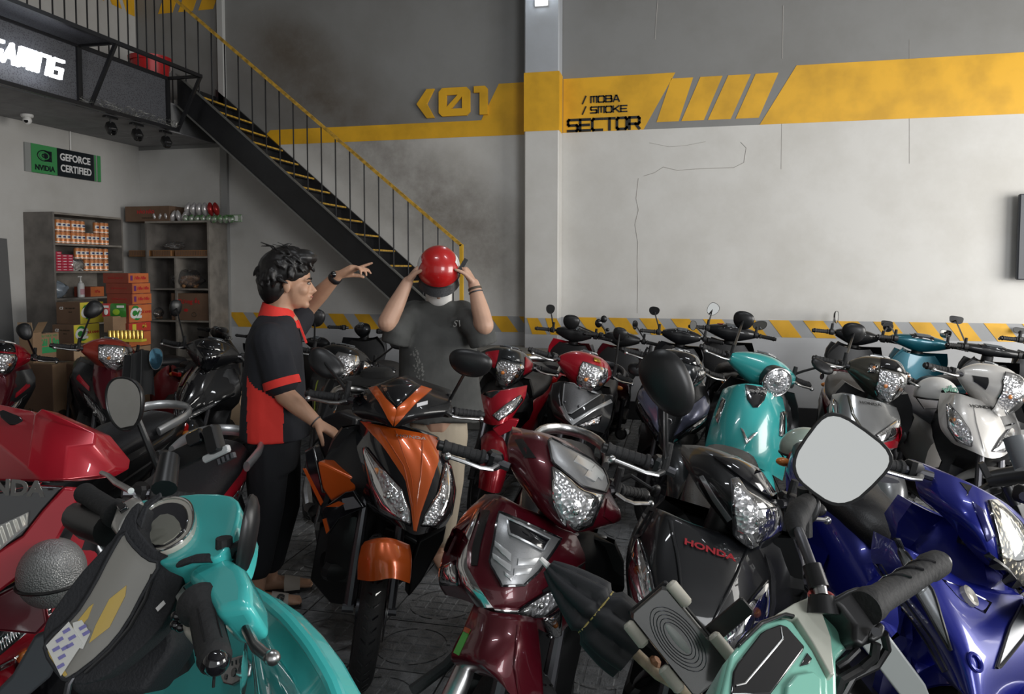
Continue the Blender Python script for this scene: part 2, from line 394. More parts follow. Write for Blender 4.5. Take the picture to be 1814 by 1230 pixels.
# dark base board
struct(MB().box((2.6, BY-.02, .09), (8, .04, .2)).build('baseboard_back', mat('dark_board', (.02, .02, .022), .5), smooth=0))
# wall lettering
Mw = basis((-3.06, BY-.004, 3.29), (1, 0, 0), (0, 0, 1))
z01 = lambda pts: MB().prism([(x-.0, y) for x, y in pts], Matrix.Translation((0, 0, 0)), .03)
def raised(pts, name): return MB(basis((0, BY-.004, 0), (1, 0, 0), (0, 0, 1))).prism(pts, Matrix(), .03).build(name, yel, sign01, smooth=0)
sign01 = empty('number_sign', (0, 0, 0), 'raised yellow arrow and 01 numerals on the grey upper wall', 'sign')
raised([(-2.92, 3.44), (-2.80, 3.60), (-2.71, 3.60), (-2.80, 3.44), (-2.71, 3.28), (-2.80, 3.28)], 'arrow')
o_, i_ = [(-2.66, 3.33), (-2.62, 3.29), (-2.34, 3.29), (-2.30, 3.33), (-2.30, 3.56), (-2.34, 3.60), (-2.62, 3.60), (-2.66, 3.56)], 0
mz = MB(basis((0, BY-.004, 0), (1, 0, 0), (0, 0, 1)))
for q in ([(-2.66, 3.33), (-2.62, 3.29), (-2.57, 3.29), (-2.57, 3.60), (-2.62, 3.60), (-2.66, 3.56)], [(-2.39, 3.29), (-2.34, 3.29), (-2.30, 3.33), (-2.30, 3.56), (-2.34, 3.60), (-2.39, 3.60)],
          [(-2.57, 3.29), (-2.39, 3.29), (-2.39, 3.37), (-2.57, 3.37)], [(-2.57, 3.52), (-2.39, 3.52), (-2.39, 3.60), (-2.57, 3.60)], [(-2.57, 3.37), (-2.52, 3.37), (-2.39, 3.50), (-2.39, 3.52), (-2.44, 3.52), (-2.57, 3.39)]):
    mz.prism(q, Matrix(), .03)
mz.build('numeral', yel, sign01, smooth=0)
raised([(-2.255, 3.60), (-2.255, 3.53), (-2.19, 3.53), (-2.19, 3.29), (-2.10, 3.29), (-2.10, 3.57), (-2.13, 3.60)], 'numeral')
sec = empty('sector_lettering', (0, 0, 0), 'black words MOBA SMOKE SECTOR on the yellow wall band', 'sign')
yb = BY-.004
strokes('SECTOR', .115, .102, .028, .027, basis((-1.215, yb, 3.075), (1, 0, 0), (0, 0, 1)), inkm, sec, depth=.006)
strokes('/ MOBA', .062, .062, .017, .014, basis((-1.06, yb, 3.365), (1, 0, 0), (0, 0, 1)), inkm, sec, depth=.006)
strokes('/ SMOKE', .062, .062, .017, .014, basis((-1.06, yb, 3.255), (1, 0, 0), (0, 0, 1)), inkm, sec, depth=.006)
# cracks in the plaster, wall seams
ck = mat('crack_tone', (.40, .385, .36), .8)  # one beige-grey tone for every crack and seam
def crack(pts, r, name='plaster_crack'):
    q = [P(a, b, Y=BY-.001) for a, b in pts]; MB().tube(q, r, 4).build(name, ck, wall_back, smooth=0)
crack([(1131, 316), (1127, 352), (1131, 372), (1125, 398), (1130, 430), (1129, 470), (1130, 500), (1129, 555)], .003)
crack([(1140, 312), (1160, 306), (1175, 296), (1200, 302), (1240, 299), (1300, 297), (1318, 288), (1322, 262), (1312, 252)], .003)
crack([(1150, 253), (1185, 260), (1215, 258), (1250, 251)], .002)
crack([(1387, 10), (1386, 104)], .003); crack([(1385, 215), (1384, 300)], .002); crack([(1611, 70), (1611, 290)], .002)
crack([(1165, 0), (1160, 70)], .003)
# TV on the right of the wall
tv = empty('wall_television', (0, 0, 0), 'grey edge of a wall-mounted television at the far right', 'television')
MB().box((3.72, BY-.10, 1.90), (1.34, .05, .80), ch=.01).build('panel', mat('tv_grey', (.05, .055, .065), .4), tv, smooth=0)
MB().box((3.72, BY-.045, 1.90), (.5, .09, .4)).build('bracket', steel, tv, smooth=0)
# ---------------------------------------------------------------- mezzanine
mzm = mat('soffit_grey', (.30, .30, .31), .7, noise=.15)
mez = slab('ceiling_mezzanine', (LX, FY, 3.12), (-5.48, BY, 3.42), mat('mezzanine_slab', (.2, .2, .2), .7)); mez['kind'] = 'structure'
for k in range(16):
    y0 = BY-.61*(k+1)
    if y0 < FY: break
    for (x0, x1) in ((LX+.004, -6.02), (-6.012, -5.482)):
        MB().box(((x0+x1)/2, y0+.302, 3.112), (x1-x0, .60, .014), ch=.003).build('soffit_panel', mzm, mez, smooth=0)
# floor of the upper landing, light trim
MB().box((-5.60, 7.6, 3.45), (.24, .66, .06)).build('landing_edge', mat('concrete', (.35, .34, .32), .8, noise=.2), mez, smooth=0)
pipe = struct(MB().box((-5.36, BY-.03, 4.5), (.07, .06, 1.9)).build('trim_1', mat('pipe_white', (.42, .42, .41), .5), smooth=0))
struct(MB().box((-5.36, BY-.02, 1.55), (.09, .04, 3.1)).build('trim_2', mat('trim_grey', (.33, .33, .32), .6), smooth=0))
# ---------------------------------------------------------------- staircase
def empty_at0(name, parent, loc):
    o = bpy.data.objects.new(name, None); COL.objects.link(o); o.parent = parent; o.location = loc; return o
blk = mat('stair_black', (.010, .010, .011), .33, noise=.3); stp = mat('stair_edge', (.16, .16, .15), .5, .4)
st = empty('staircase', (-3, 7.5, 0), 'black steel staircase with yellow-edged treads against the back wall', 'staircase')
def L0(o): o.location = (3, -7.5, 0); return o
SX, SZ, RUN, RISE = -5.20, 3.487, .1973, .168
YN, YF = 7.24, 7.90; NST = 15
def zst(x): return SZ-(x-SX)*RISE/RUN
for (y, nm) in ((YN-.02, 'stringer'), (YF+.01, 'stringer')):
    a = (-5.43, zst(-5.43)+.05); b = (-2.12, zst(-2.12)+.05)
    m = MB().prism([(a[0], a[1]), (b[0], b[1]), (b[0], b[1]-.34), (a[0], a[1]-.34)], Matrix(((1, 0, 0, 0), (0, 0, -1, y), (0, 1, 0, 0), (0, 0, 0, 1))), .03)
    L0(m.build(nm, blk, st, smooth=0))
    if y < 7.5:
        for dz in (0, -.34):
            L0(MB().bar((a[0], y-.03, a[1]+dz), (b[0], y-.03, b[1]+dz), .05, .012).build('stringer_flange', stp, st, smooth=0))
for k in range(NST):
    x, z = SX+k*RUN, SZ-k*RISE
    L0(MB().box((x-.09, (YN+YF)/2, z-.012), (.25, YF-YN-.03, .02)).build('tread', blk, st, smooth=0))
    L0(MB().box((x+.035, (YN+YF)/2, z-.004), (.026, YF-YN-.04, .018)).build('nosing', yel_d, st, smooth=0))
    L0(MB().box((x-.215, (YN+YF)/2, z+.07), (.008, YF-YN-.04, .165)).build('riser', blk, st, smooth=0))
rl = empty_at0('railing', st, (0, YN-7.5, 0))
def L1(o): o.location = (3, -YN, 0); return o
RY = YN-.03
ra, rb = (-5.50, 4.59), (-2.19, 1.84)
L1(MB().bar((ra[0], RY, ra[1]), (rb[0], RY, rb[1]), .035, .03).build('handrail', yel_d, rl, smooth=0))
L1(MB().bar((ra[0], RY, ra[1]-.02), (ra[0], 4.6, ra[1]-.02), .035, .03).build('handrail', yel_d, rl, smooth=0))
L1(MB().bar((ra[0]-.03, RY, ra[1]+.0), (ra[0]+.08, RY, ra[1]-.02), .035, .03).build('handrail', yel_d, rl, smooth=0))
L1(MB().bar((rb[0], RY, .77), (rb[0], RY, rb[1]+.01), .035, .035).build('end_post', mat('rail_yellow', (.72, .42, .03), .4, noise=.15), rl, smooth=0))
k = 0; x = ra[0]+.17
while x < rb[0]-.05:
    zt = ra[1]+(x-ra[0])*(rb[1]-ra[1])/(rb[0]-ra[0])
    L1(MB().cyl((x, RY, zst(x)+.03), (x, RY, zt-.01), .0075, 8).build('baluster', blk, rl)); x += .1605
y = RY
while y > 4.7:
    L1(MB().cyl((ra[0], y, 3.42), (ra[0], y, ra[1]-.03), .0075, 8).build('baluster', blk, rl)); y -= .132
# low landing at the stair foot
ldg = struct(MB().box((-1.72, 7.45, .38), (1.0, .9, .76), ch=.01).build('trim_3', mat('landing_concrete', (.28, .27, .25), .8, noise=.3), smooth=0))
MB().box((-1.72, 6.995, .745), (1.0, .012, .03)).build('yellow_edge', yel_d, ldg, smooth=0)
MB().box((-1.72, 7.02, .766), (1.0, .05, .008)).build('yellow_edge', yel_d, ldg, smooth=0)
# ---------------------------------------------------------------- hanging sign box
mesh_m = mat('mesh_panel', (.028, .029, .033), .55, .3)
nt = mesh_m.node_tree; tc = nt.nodes.new('ShaderNodeTexCoord'); vo = nt.nodes.new('ShaderNodeTexVoronoi'); vo.inputs['Scale'].default_value = 70
rp = nt.nodes.new('ShaderNodeValToRGB'); rp.color_ramp.elements[0].color = (.012, .012, .015, 1); rp.color_ramp.elements[1].color = (.11, .112, .125, 1); rp.color_ramp.elements[1].position = .5
nt.links.new(tc.outputs['Object'], vo.inputs['Vector']); nt.links.new(vo.outputs['Distance'], rp.inputs[0]); nt.links.new(rp.outputs[0], nt.nodes['Principled BSDF'].inputs['Base Color'])
frm = mat('frame_black', (.018, .018, .02), .35, .3)
sb = empty('sign_box', (-5.2, 6, 3.1), 'black mesh-backed steel frame box hanging on the mezzanine edge', 'sign')
def L2(o): o.location = (5.2, -6, -3.1); return o
TO, TI, BO, BI = (-5.05, 3.66), (-5.46, 3.66), (-5.345, 3.10), (-5.46, 3.12)
for (x, z), nm in ((TO, 'frame_bar'), (TI, 'frame_bar'), (BO, 'frame_bar')):
    L2(MB().box((x, 5.04, z), (.035, 4.08, .035)).build(nm, frm, sb, smooth=0))
for y in (7.07, 5.86, 4.65, 3.3):
    L2(MB().bar((TO[0], y, TO[1]), (BO[0], y, BO[1]), .03, .03, up=(0, 1, 0)).build('frame_bar', frm, sb, smooth=0))
    L2(MB().bar((TO[0], y, TO[1]), (TI[0], y, TI[1]), .03, .03).build('frame_bar', frm, sb, smooth=0))
    L2(MB().box((-5.46, y, 3.39), (.03, .05, .56)).build('frame_bar', frm, sb, smooth=0))
L2(MB().box((-5.472, 5.04, 3.39), (.008, 4.05, .54)).build('mesh_panel', mesh_m, sb, smooth=0))
L2(MB().box((-5.26, 4.45, 3.668), (.38, 2.8, .006)).build('mesh_top', mesh_m, sb, smooth=0))
m = MB()
for i in range(420):   # crumpled fairy-light wire lying along the bottom bar
    y = random.uniform(5.9, 7.04) if i < 380 else random.uniform(5.78, 5.88); c = Vector((random.uniform(-5.40, -5.30), y, 3.125+random.random()**2*.07))
    d = Vector((random.gauss(0, 1), random.gauss(0, 1), random.gauss(0, .6))).normalized()*.018; m.tube([c-d, c+d], .0016, 3)
wr = m.build('wire_clutter', mat('tangled_wire', (.22, .22, .2), .3, .5), sb); wr['kind'] = 'stuff'; L2(wr)
gl = mat('sign_glow', (.93, .96, 1.0), .5, emit=2.6)
gs = empty('gaming_letters', (0, 0, 0), 'glowing white slanted GAMING letters inside the black sign box', 'sign')
strokes('GaMING', .15, .100, .036, .024, basis((-5.33, 4.80, 3.265), (0, 1, -.0), (0, 0, 1)), gl, gs, depth=.03, shear=.25)
# track lights under the soffit edge
tlm = mat('track_black', (.012, .012, .013), .4)
tl0 = None
for i, (px, py, yy) in enumerate(((229, 234, 6.3), (262, 241, 6.66), (299, 251, 7.1))):
    X0 = -5.52; p = P(px, py, Z=2.98)
    t = empty('track_light', (X0, yy, 3.10), 'black swivel spotlight under the sign box, '+('nearest the camera', 'middle of three', 'nearest the staircase')[i], 'spotlight', 'spotlights under the mezzanine edge')
    if tl0 is None:
        MB().box((0, 0, -.01), (.05, .16, .02), ch=.004).build('base', tlm, t); MB().cyl((0, 0, -.02), (0, 0, -.09), .008, 8).build('stem', tlm, t)
        MB().bar((.045, -.02, -.155), (-.035, .025, -.07), .085, .085, ch=.014).build('lamp_head', tlm, t)
        MB().bar((.047, -.021, -.157), (.052, -.0235, -.162), .05, .05, ch=.01).build('lens', lens, t); tl0 = t
    else:
        for c in tl0.children: k = c.copy(); COL.objects.link(k); k.parent = t
cam_ = empty('dome_camera', (-6.22, 6.02, 3.10), 'small white dome security camera on the dark soffit', 'camera')
MB().lathe([(.055, 0), (.055, -.02), (.045, -.03)], None, 18).build('base', white_p, cam_)
MB().ell((.01, -.01, -.06), (.04, .04, .042), 16, 10).build('eyeball', white_p, cam_)
MB(Matrix.Translation((.025, -.035, -.075)) @ Euler((R(60), 0, R(30))).to_matrix().to_4x4()).lathe([(.018, 0), (.018, .012), (.001, .016)], None, 14).build('camera_lens', gloss, cam_)
# certification sign on the left wall
sg = empty('certified_sign', (LX, 6.8, 2.75), 'green and black rectangular plaque with white words on left wall', 'sign')
sgr = mat('sign_green', (.06, .30, .10), .4); sbk = mat('sign_black', (.012, .016, .02), .3); swh = mat('sign_white', (.8, .8, .8), .4)
def sbox(y0, y1, z0, z1, x, nm, m): return MB().box((x/2, (y0+y1)/2-6.8, (z0+z1)/2-2.75), (x, y1-y0, z1-z0)).build(nm, m, sg, smooth=0)
sbox(6.29, 7.29, 2.60, 2.895, .02, 'backing_board', mat('acrylic', (.30, .31, .30), .2))
sbox(6.36, 6.68, 2.60, 2.895, .026, 'green_panel', sgr); sbox(6.685, 7.19, 2.60, 2.895, .026, 'black_panel', sbk)
sbox(7.20, 7.22, 2.60, 2.895, .026, 'green_bar', sgr); sbox(7.245, 7.29, 2.60, 2.895, .026, 'green_bar', sgr)
def Ms(y, z): return basis((.028, y-6.8, z-2.75), (0, 1, 0), (0, 0, 1))
text('NVIDIA', .075, sbk, Ms(6.52, 2.655), sg, bold=.003)
text('GEFORCE', .105, swh, Ms(6.925, 2.805), sg, bold=.003, sx=.92); text('CERTIFIED', .105, swh, Ms(6.935, 2.685), sg, bold=.003, sx=.88)
m = MB(Ms(6.52, 2.785))   # eye emblem: square with spiral cut
m.prism([(0, .055), (.09, .055), (.09, -.055), (0, -.055)], Matrix(), .002); m.build('emblem', sbk, sg, smooth=0)
for k, (rx, ry) in enumerate(((.085, .055), (.055, .036), (.028, .018))):
    q = [(rx*math.cos(t)-.01*k*0, ry*math.sin(t), .003) for t in [math.pi*2*i/20 for i in range(20)]]
    MB(Ms(6.515, 2.785)).tube(q, .0055, 5, closed=True).build('emblem_ring', sbk if k % 2 == 0 else sgr, sg)
MB(Ms(6.515, 2.785)).ell((0, 0, .003), (.012, .01, .002)).build('emblem_ring', sbk, sg)
MB().cyl((LX+.012, 6.88, 2.9), (LX+.012, 6.88, 3.11), .007, 8).build('sign_cable', white_p, wall_left)
# red bucket on the mezzanine
bk = empty('red_bucket', (-5.90, 7.36, 3.432), 'red plastic bucket on the mezzanine behind the rail', 'bucket')
rp_ = mat('red_plastic', (.5, .012, .015), .35)
MB().lathe([(.15, 0), (.205, .50), (.225, .50), (.23, .55), (.215, .55), (.20, .50), (.145, .02)], None, 28).build('tub', rp_, bk)
MB().tube([(.215*math.cos(a), .215*math.sin(a), .52-.1*math.sin(max(0, a))*1.0) for a in [math.pi*i/12 for i in range(13)]], .006, 6).build('handle', white_p, bk)
# ================================================================= scooters
def kn(K, v):
    """smooth curve through evenly spaced knots"""
    n = len(K)-1; t = max(0, min(1, v))*n; i = min(int(t), n-1); f = t-i
    a = K[max(i-1, 0)]; b = K[i]; c = K[i+1]; d = K[min(i+2, n)]
    m0 = (c-a)/2; m1 = (d-b)/2
    return (2*f**3-3*f*f+1)*b+(f**3-2*f*f+f)*m0+(-2*f**3+3*f*f)*c+(f**3-f*f)*m1
def resamp(pl, n):
    L = [0]
    for i in range(len(pl)-1): L.append(L[-1]+math.hypot(pl[i+1][0]-pl[i][0], pl[i+1][1]-pl[i][1]))
    out = []
    for k in range(n+1):
        t = L[-1]*k/n; i = 0
        while i < len(pl)-2 and L[i+1] < t: i += 1
        f = (t-L[i])/max(1e-9, L[i+1]-L[i]); out.append((pl[i][0]+(pl[i+1][0]-pl[i][0])*f, pl[i][1]+(pl[i+1][1]-pl[i][1])*f))
    return out
class Surf:
    def __init__(s, fn, out=None, M=None): s.fn = fn; s.out = out; s.M = M
    def p(s, u, v): return s.fn(u, v)
    def nrm(s, u, v):
        e = getattr(s, 'e', .004); a = s.fn(u+e, v)-s.fn(u-e, v); b = s.fn(u, v+e)-s.fn(u, v-e); n = a.cross(b)
        if n.length < 1e-9: n = Vector((1, 0, 0))
        n.normalize(); o = s.out(u, v) if s.out else Vector((1, 0, 0))
        return n if n.dot(o) > 0 else -n
def patch(S, A, B, m, name, parent, n=12, k=6, lift=.004, dome=0.0, thick=.006, smooth=40, rim=None):
    A = resamp(A, n); B = resamp(B, n); mb = MB(S.M); vs = []; W_ = k+1
    for i in range(n+1):
        for j in range(k+1):
            f = j/k; u = A[i][0]*(1-f)+B[i][0]*f; v = A[i][1]*(1-f)+B[i][1]*f
            h = lift+dome*(4*f*(1-f))**.5*(4*(i/n)*(1-i/n))**.5
            vs.append(S.p(u, v)+S.nrm(u, v)*h)
    fs = [(i*W_+j, i*W_+j+1, (i+1)*W_+j+1, (i+1)*W_+j) for i in range(n) for j in range(k)]
    ring = [(i, 0) for i in range(n+1)]+[(n, j) for j in range(1, k+1)]+[(i, k) for i in range(n-1, -1, -1)]+[(0, j) for j in range(k-1, 0, -1)]
    b0 = len(vs); edge = []
    for (i, j) in ring:
        f = j/k; u = A[i][0]*(1-f)+B[i][0]*f; v = A[i][1]*(1-f)+B[i][1]*f; edge.append((u, v))
        vs.append(S.p(u, v)+S.nrm(u, v)*(lift-thick))
    r = len(ring)
    for q in range(r):
        i, j = ring[q]; i2, j2 = ring[(q+1) % r]; fs.append((i*W_+j, i2*W_+j2, b0+(q+1) % r, b0+q))
    mb.add(vs, fs); o = mb.build(name, m, parent, smooth=smooth)
    if rim:
        pts = [S.p(u, v)+S.nrm(u, v)*(lift+.002) for u, v in edge]
        MB(S.M).tube(pts, .0035, 5, closed=True).build('rim', rim, o)
    return o
def lamp(S, A, B, parent, name='headlight', n=12, k=6, lift=.006, m=None, am=None, rim=None, dome=.012, bulb=None):
    """reflector, bulbs and a clear cover"""
    o = patch(S, A, B, m or refl, name, parent, n, k, lift, -.004, .010, rim=rim or gloss)
    patch(S, A, B, lens, 'lens_cover', o, n, k, lift+.006, dome, .006)
    if bulb:
        for (u, v, r, mm) in bulb:
            c = S.p(u, v)+S.nrm(u, v)*(lift+.004); MB(S.M).ell(c, (r*.6, r, r), 12, 8).build('bulb', mm, o)
    return o
def stext(S, u, v, s, size, m, parent, lift=.008, rot=0.0, sx=1.2, bold=.0, sgn=1):
    c = S.p(u, v)+S.nrm(u, v)*lift; n = S.nrm(u, v)
    up = (S.p(u, v+.01)-S.p(u, v-.01)).normalized(); x = up.cross(n).normalized()
    x, up = x*math.cos(rot)+up*math.sin(rot), up*math.cos(rot)-x*math.sin(rot)
    M = Matrix((x, up, n)).transposed().to_4x4(); M.translation = c
    return text(s, size, m, (S.M or Matrix()) @ M, parent, bold=bold, sx=sx, name='badge', depth=.0008)
APR = {'air': dict(z=(.52, .62, .73, .84, .94), nose=(.76, .74, .69, .62, .54), w=(.17, .222, .228, .215, .175), a=.07, b=.12, q=.06, zs=-.04, zb=.075, sh=.012, su=.5),
       'mode': dict(z=(.555, .64, .72, .80, .885), nose=(.73, .725, .69, .63, .56), w=(.155, .222, .235, .222, .17), a=.05, b=.15, q=.06, zs=-.02, zb=.10, sh=.022, su=.55),
       'lead': dict(z=(.49, .59, .69, .79, .885), nose=(.72, .725, .69, .63, .56), w=(.12, .195, .232, .222, .165), a=.03, b=.16, q=.06, zs=.05, zb=.10, sh=.018, su=.42),
       'sport': dict(z=(.54, .63, .72, .81, .90), nose=(.78, .75, .69, .62, .54), w=(.13, .205, .222, .20, .155), a=.12, b=.08, q=.06, zs=.03, zb=.10, sh=.02, su=.4),
       'retro': dict(z=(.45, .58, .70, .82, .93), nose=(.655, .66, .625, .565, .50), w=(.205, .235, .238, .222, .165), a=.0, b=.13, q=.08, zs=.0, zb=.03, sh=0, su=.5),
       'under': dict(z=(.46, .57, .68, .79, .90), nose=(.80, .76, .69, .62, .54), w=(.06, .135, .19, .215, .17), a=.12, b=.10, q=.04, zs=.04, zb=.12, sh=.03, su=.38)}
CWL = {'lamp': dict(W=.18, cx=.44, cz=1.0, rf=.16, rr=.07, ru=.10, rd=.155, pf=2.0, pu=2.6, pd=1.15, tilt=.28, sw=.05),
       'wing': dict(W=.25, cx=.43, cz=1.005, rf=.15, rr=.06, ru=.085, rd=.10, pf=1.2, pu=1.3, pd=1.0, tilt=.2, sw=.05),
       'round': dict(W=.21, cx=.43, cz=1.0, rf=.13, rr=.08, ru=.085, rd=.11, pf=1.6, pu=1.8, pd=1.6, tilt=.3, sw=.04),
       'dash': dict(W=.17, cx=.42, cz=1.0, rf=.10, rr=.08, ru=.06, rd=.09, pf=1.6, pu=2.2, pd=1.4, tilt=.1, sw=.03)}
def spow(c, e): return math.copysign(abs(c)**e, c)
def mirror(Mst, parent, base, head, nrm, rx, rz, stalk=black, back=black, glassm=None, roll=0.0, name='mirror', square=False):
    """all in local space: base of the stalk, centre and facing of the glass"""
    g = empty_at(name, parent, head)
    base, head, nrm = Vector(base), Vector(head), Vector(nrm).normalized()
    up = Vector((0, 0, 1)); x = up.cross(nrm).normalized(); y = nrm.cross(x)
    x, y = x*math.cos(roll)+y*math.sin(roll), y*math.cos(roll)-x*math.sin(roll)
    M = Matrix((x, y, nrm)).transposed().to_4x4(); M.translation = head
    To = Matrix.Translation(-head)
    e = 2.25 if not square else 3.4
    def ring(s, z): return [M @ Vector((spow(math.cos(a), 2/e)*rx*s*(1+.16*math.sin(a)), spow(math.sin(a), 2/e)*rz*s, z)) for a in [2*math.pi*i/28 for i in range(28)]]
    dp = .45*min(rx, rz)
    MB(To).loft([ring(.05, -dp), ring(.45, -dp*.93), ring(.75, -dp*.72), ring(.93, -dp*.4), ring(1.0, 0), ring(.985, .003), ring(.93, .003), ring(.92, 0)]).build('mirror_housing', back, g)
    MB(To).loft([ring(.925, -.001), ring(.925, .001)]).build('mirror_glass', glassm or mirr, g, smooth=20)
    a = head-nrm*dp*.8; mid = Vector((base.x, base.y, base.z))*.45+a*.55; mid.z = base.z*.6+a.z*.4
    el = base+(a-base)*.30; el.z = max(el.z, base.z+.03)
    MB(To).tube([base, el, a], [.0075, .007, .006], 8).build('stalk', stalk, g)
    MB(To).cyl(base-Vector((0, 0, .03)), base+Vector((0, 0, .045)), .014, 10, .011).build('boot', rubber, g)
    return g
def empty_at(name, parent, loc):
    o = bpy.data.objects.new(name, None); COL.objects.link(o); o.parent = parent; o.location = loc; o.empty_display_size = .05; return o
def torus(mb, c, Rr, r, n=36, k=10, sy=1.0):
    c = Vector(c)
    return mb.tube([c+Vector((math.cos(a)*Rr, 0, math.sin(a)*Rr)) for a in [2*math.pi*i/n for i in range(n)]], [(r, r*sy) for _ in range(n)], k, closed=True)
def traced(name, rows, Ds, bul, m, par, Wi, th=.03, nu=24, nv=22, pw=2.0):
    """smooth shell through measured points: rows of picture columns with the distance of each row and a sideways bulge"""
    nc = len(rows[0]); nr = len(rows)
    def pt3(a, b, off=0):
        cols = [[P(rows[r][c][0], rows[r][c][1], D=Ds[r]+bul*abs(2*c/(nc-1)-1)**pw) for r in range(nr)] for c in range(nc)]
        return cols
    C_ = pt3(0, 0)
    def f(a, b):
        q = [Vector([kn([p[i] for p in col], b) for i in range(3)]) for col in C_]
        return Vector([kn([p[i] for p in q], a) for i in range(3)])
    g_ = [[f(i/nu, j/nv) for i in range(nu+1)] for j in range(nv+1)]
    cen = sum((p for r in g_ for p in r), Vector())/((nu+1)*(nv+1)); bd = Vector((FW.x, FW.y, 0)).normalized()*th
    vs = [p for r in g_ for p in r]; n = len(vs); vs += [p+(cen-p)*.03+bd for p in vs]; W_ = nu+1
    fs = [(j*W_+i, j*W_+i+1, (j+1)*W_+i+1, (j+1)*W_+i) for j in range(nv) for i in range(nu)]; fs += [tuple(n+i for i in reversed(f_)) for f_ in fs]
    ring = [i for i in range(W_)]+[j*W_+nu for j in range(1, nv+1)]+[nv*W_+i for i in range(nu-1, -1, -1)]+[j*W_ for j in range(nv-1, 0, -1)]
    fs += [(ring[(k+1) % len(ring)], ring[k], n+ring[k], n+ring[(k+1) % len(ring)]) for k in range(len(ring))]
    o = fixn(MB(Wi).add(vs, fs).build(name, m, par, smooth=55))
    S = Surf(None, None, Wi); S.e = 1.2
    from mathutils.bvhtree import BVHTree
    bt = BVHTree.FromPolygons(vs, fs); D0 = sum(Ds)/len(Ds)+bul*.4
    def hit(x, y):
        d = ray(x, y); h = bt.ray_cast(CO, d.normalized())
        return h[0] if h[0] else CO+d*D0
    S.fn = hit; S.out = lambda x, y: -FW
    S.obj = o; return S
def wheel(M, parent, c, rimm=None, spokes=5, w=.045, Rt=.23, disc=True, name='wheel', tread=True):
    c = Vector(c); g = empty_at(name, parent, (M @ c) if M else c); T = Matrix.Translation(-(M @ c if M else c)) @ (M or Matrix())
    # tyre with a round crown; shallow tread blocks
    m = MB(T); n = 40; prof = [(.18, -.03), (.20, -.042), (.235, -.043), (.262, -.03), (.275, -.010), (.275, .010), (.262, .03), (.235, .043), (.20, .042), (.18, .03)]
    m.grid(lambda a, b: c+Vector((math.cos(2*math.pi*a)*kn([p[0] for p in prof], b), kn([p[1] for p in prof], b), math.sin(2*math.pi*a)*kn([p[0] for p in prof], b))), n, 14, True)
    m.build('tyre', rubber, g, smooth=60)
    if tread:
        m = MB(T)
        for i in range(44):
            a = 2*math.pi*i/44
            for s in (-1, 1):
                q = []
                for (dt, yy, rr) in ((0, .006, .277), (.05, .024, .2685), (.075, .024, .2685), (.025, .006, .277)):
                    q.append(c+Vector((math.cos(a+dt)*(rr+.0006), s*yy, math.sin(a+dt)*(rr+.0006))))
                m.add(q, [(0, 1, 2, 3) if s > 0 else (3, 2, 1, 0)])
        m.build('tread_groove', gloss, g, smooth=0)
    rimm = rimm or steel; m = MB(T)
    for y in (-.028, .028): torus(m, c+Vector((0, y, 0)), .178, .009, 32, 6)
    m.grid(lambda a, b: c+Vector((math.cos(2*math.pi*a)*.172, (b-.5)*.056, math.sin(2*math.pi*a)*.172)), 32, 1, True)
    m.build('rim', rimm, g)
    m = MB(T)
    for i in range(spokes):
        a = 2*math.pi*i/spokes; d = Vector((math.cos(a), 0, math.sin(a))); m.bar(c+d*.03, c+d*.175, .018, .026, up=(0, 1, 0), ch=.004)
    m.cyl(c+Vector((0, -.05, 0)), c+Vector((0, .05, 0)), .036, 16)
    m.build('spokes', rimm, g)
    if disc:
        m = MB(T); y = .062
        m.grid(lambda a, b: c+Vector((math.cos(2*math.pi*a)*(.06+.05*b), y, math.sin(2*math.pi*a)*(.06+.05*b))), 28, 1, True)
        m.cyl(c+Vector((0, y-.004, 0)), c+Vector((0, y+.004, 0)), .06, 16); m.build('brake_disc', alu, g)
        MB(T).box(c+Vector((-.075, y, .07)), (.06, .04, .06), ch=.01).build('caliper', steel, g)
    return g
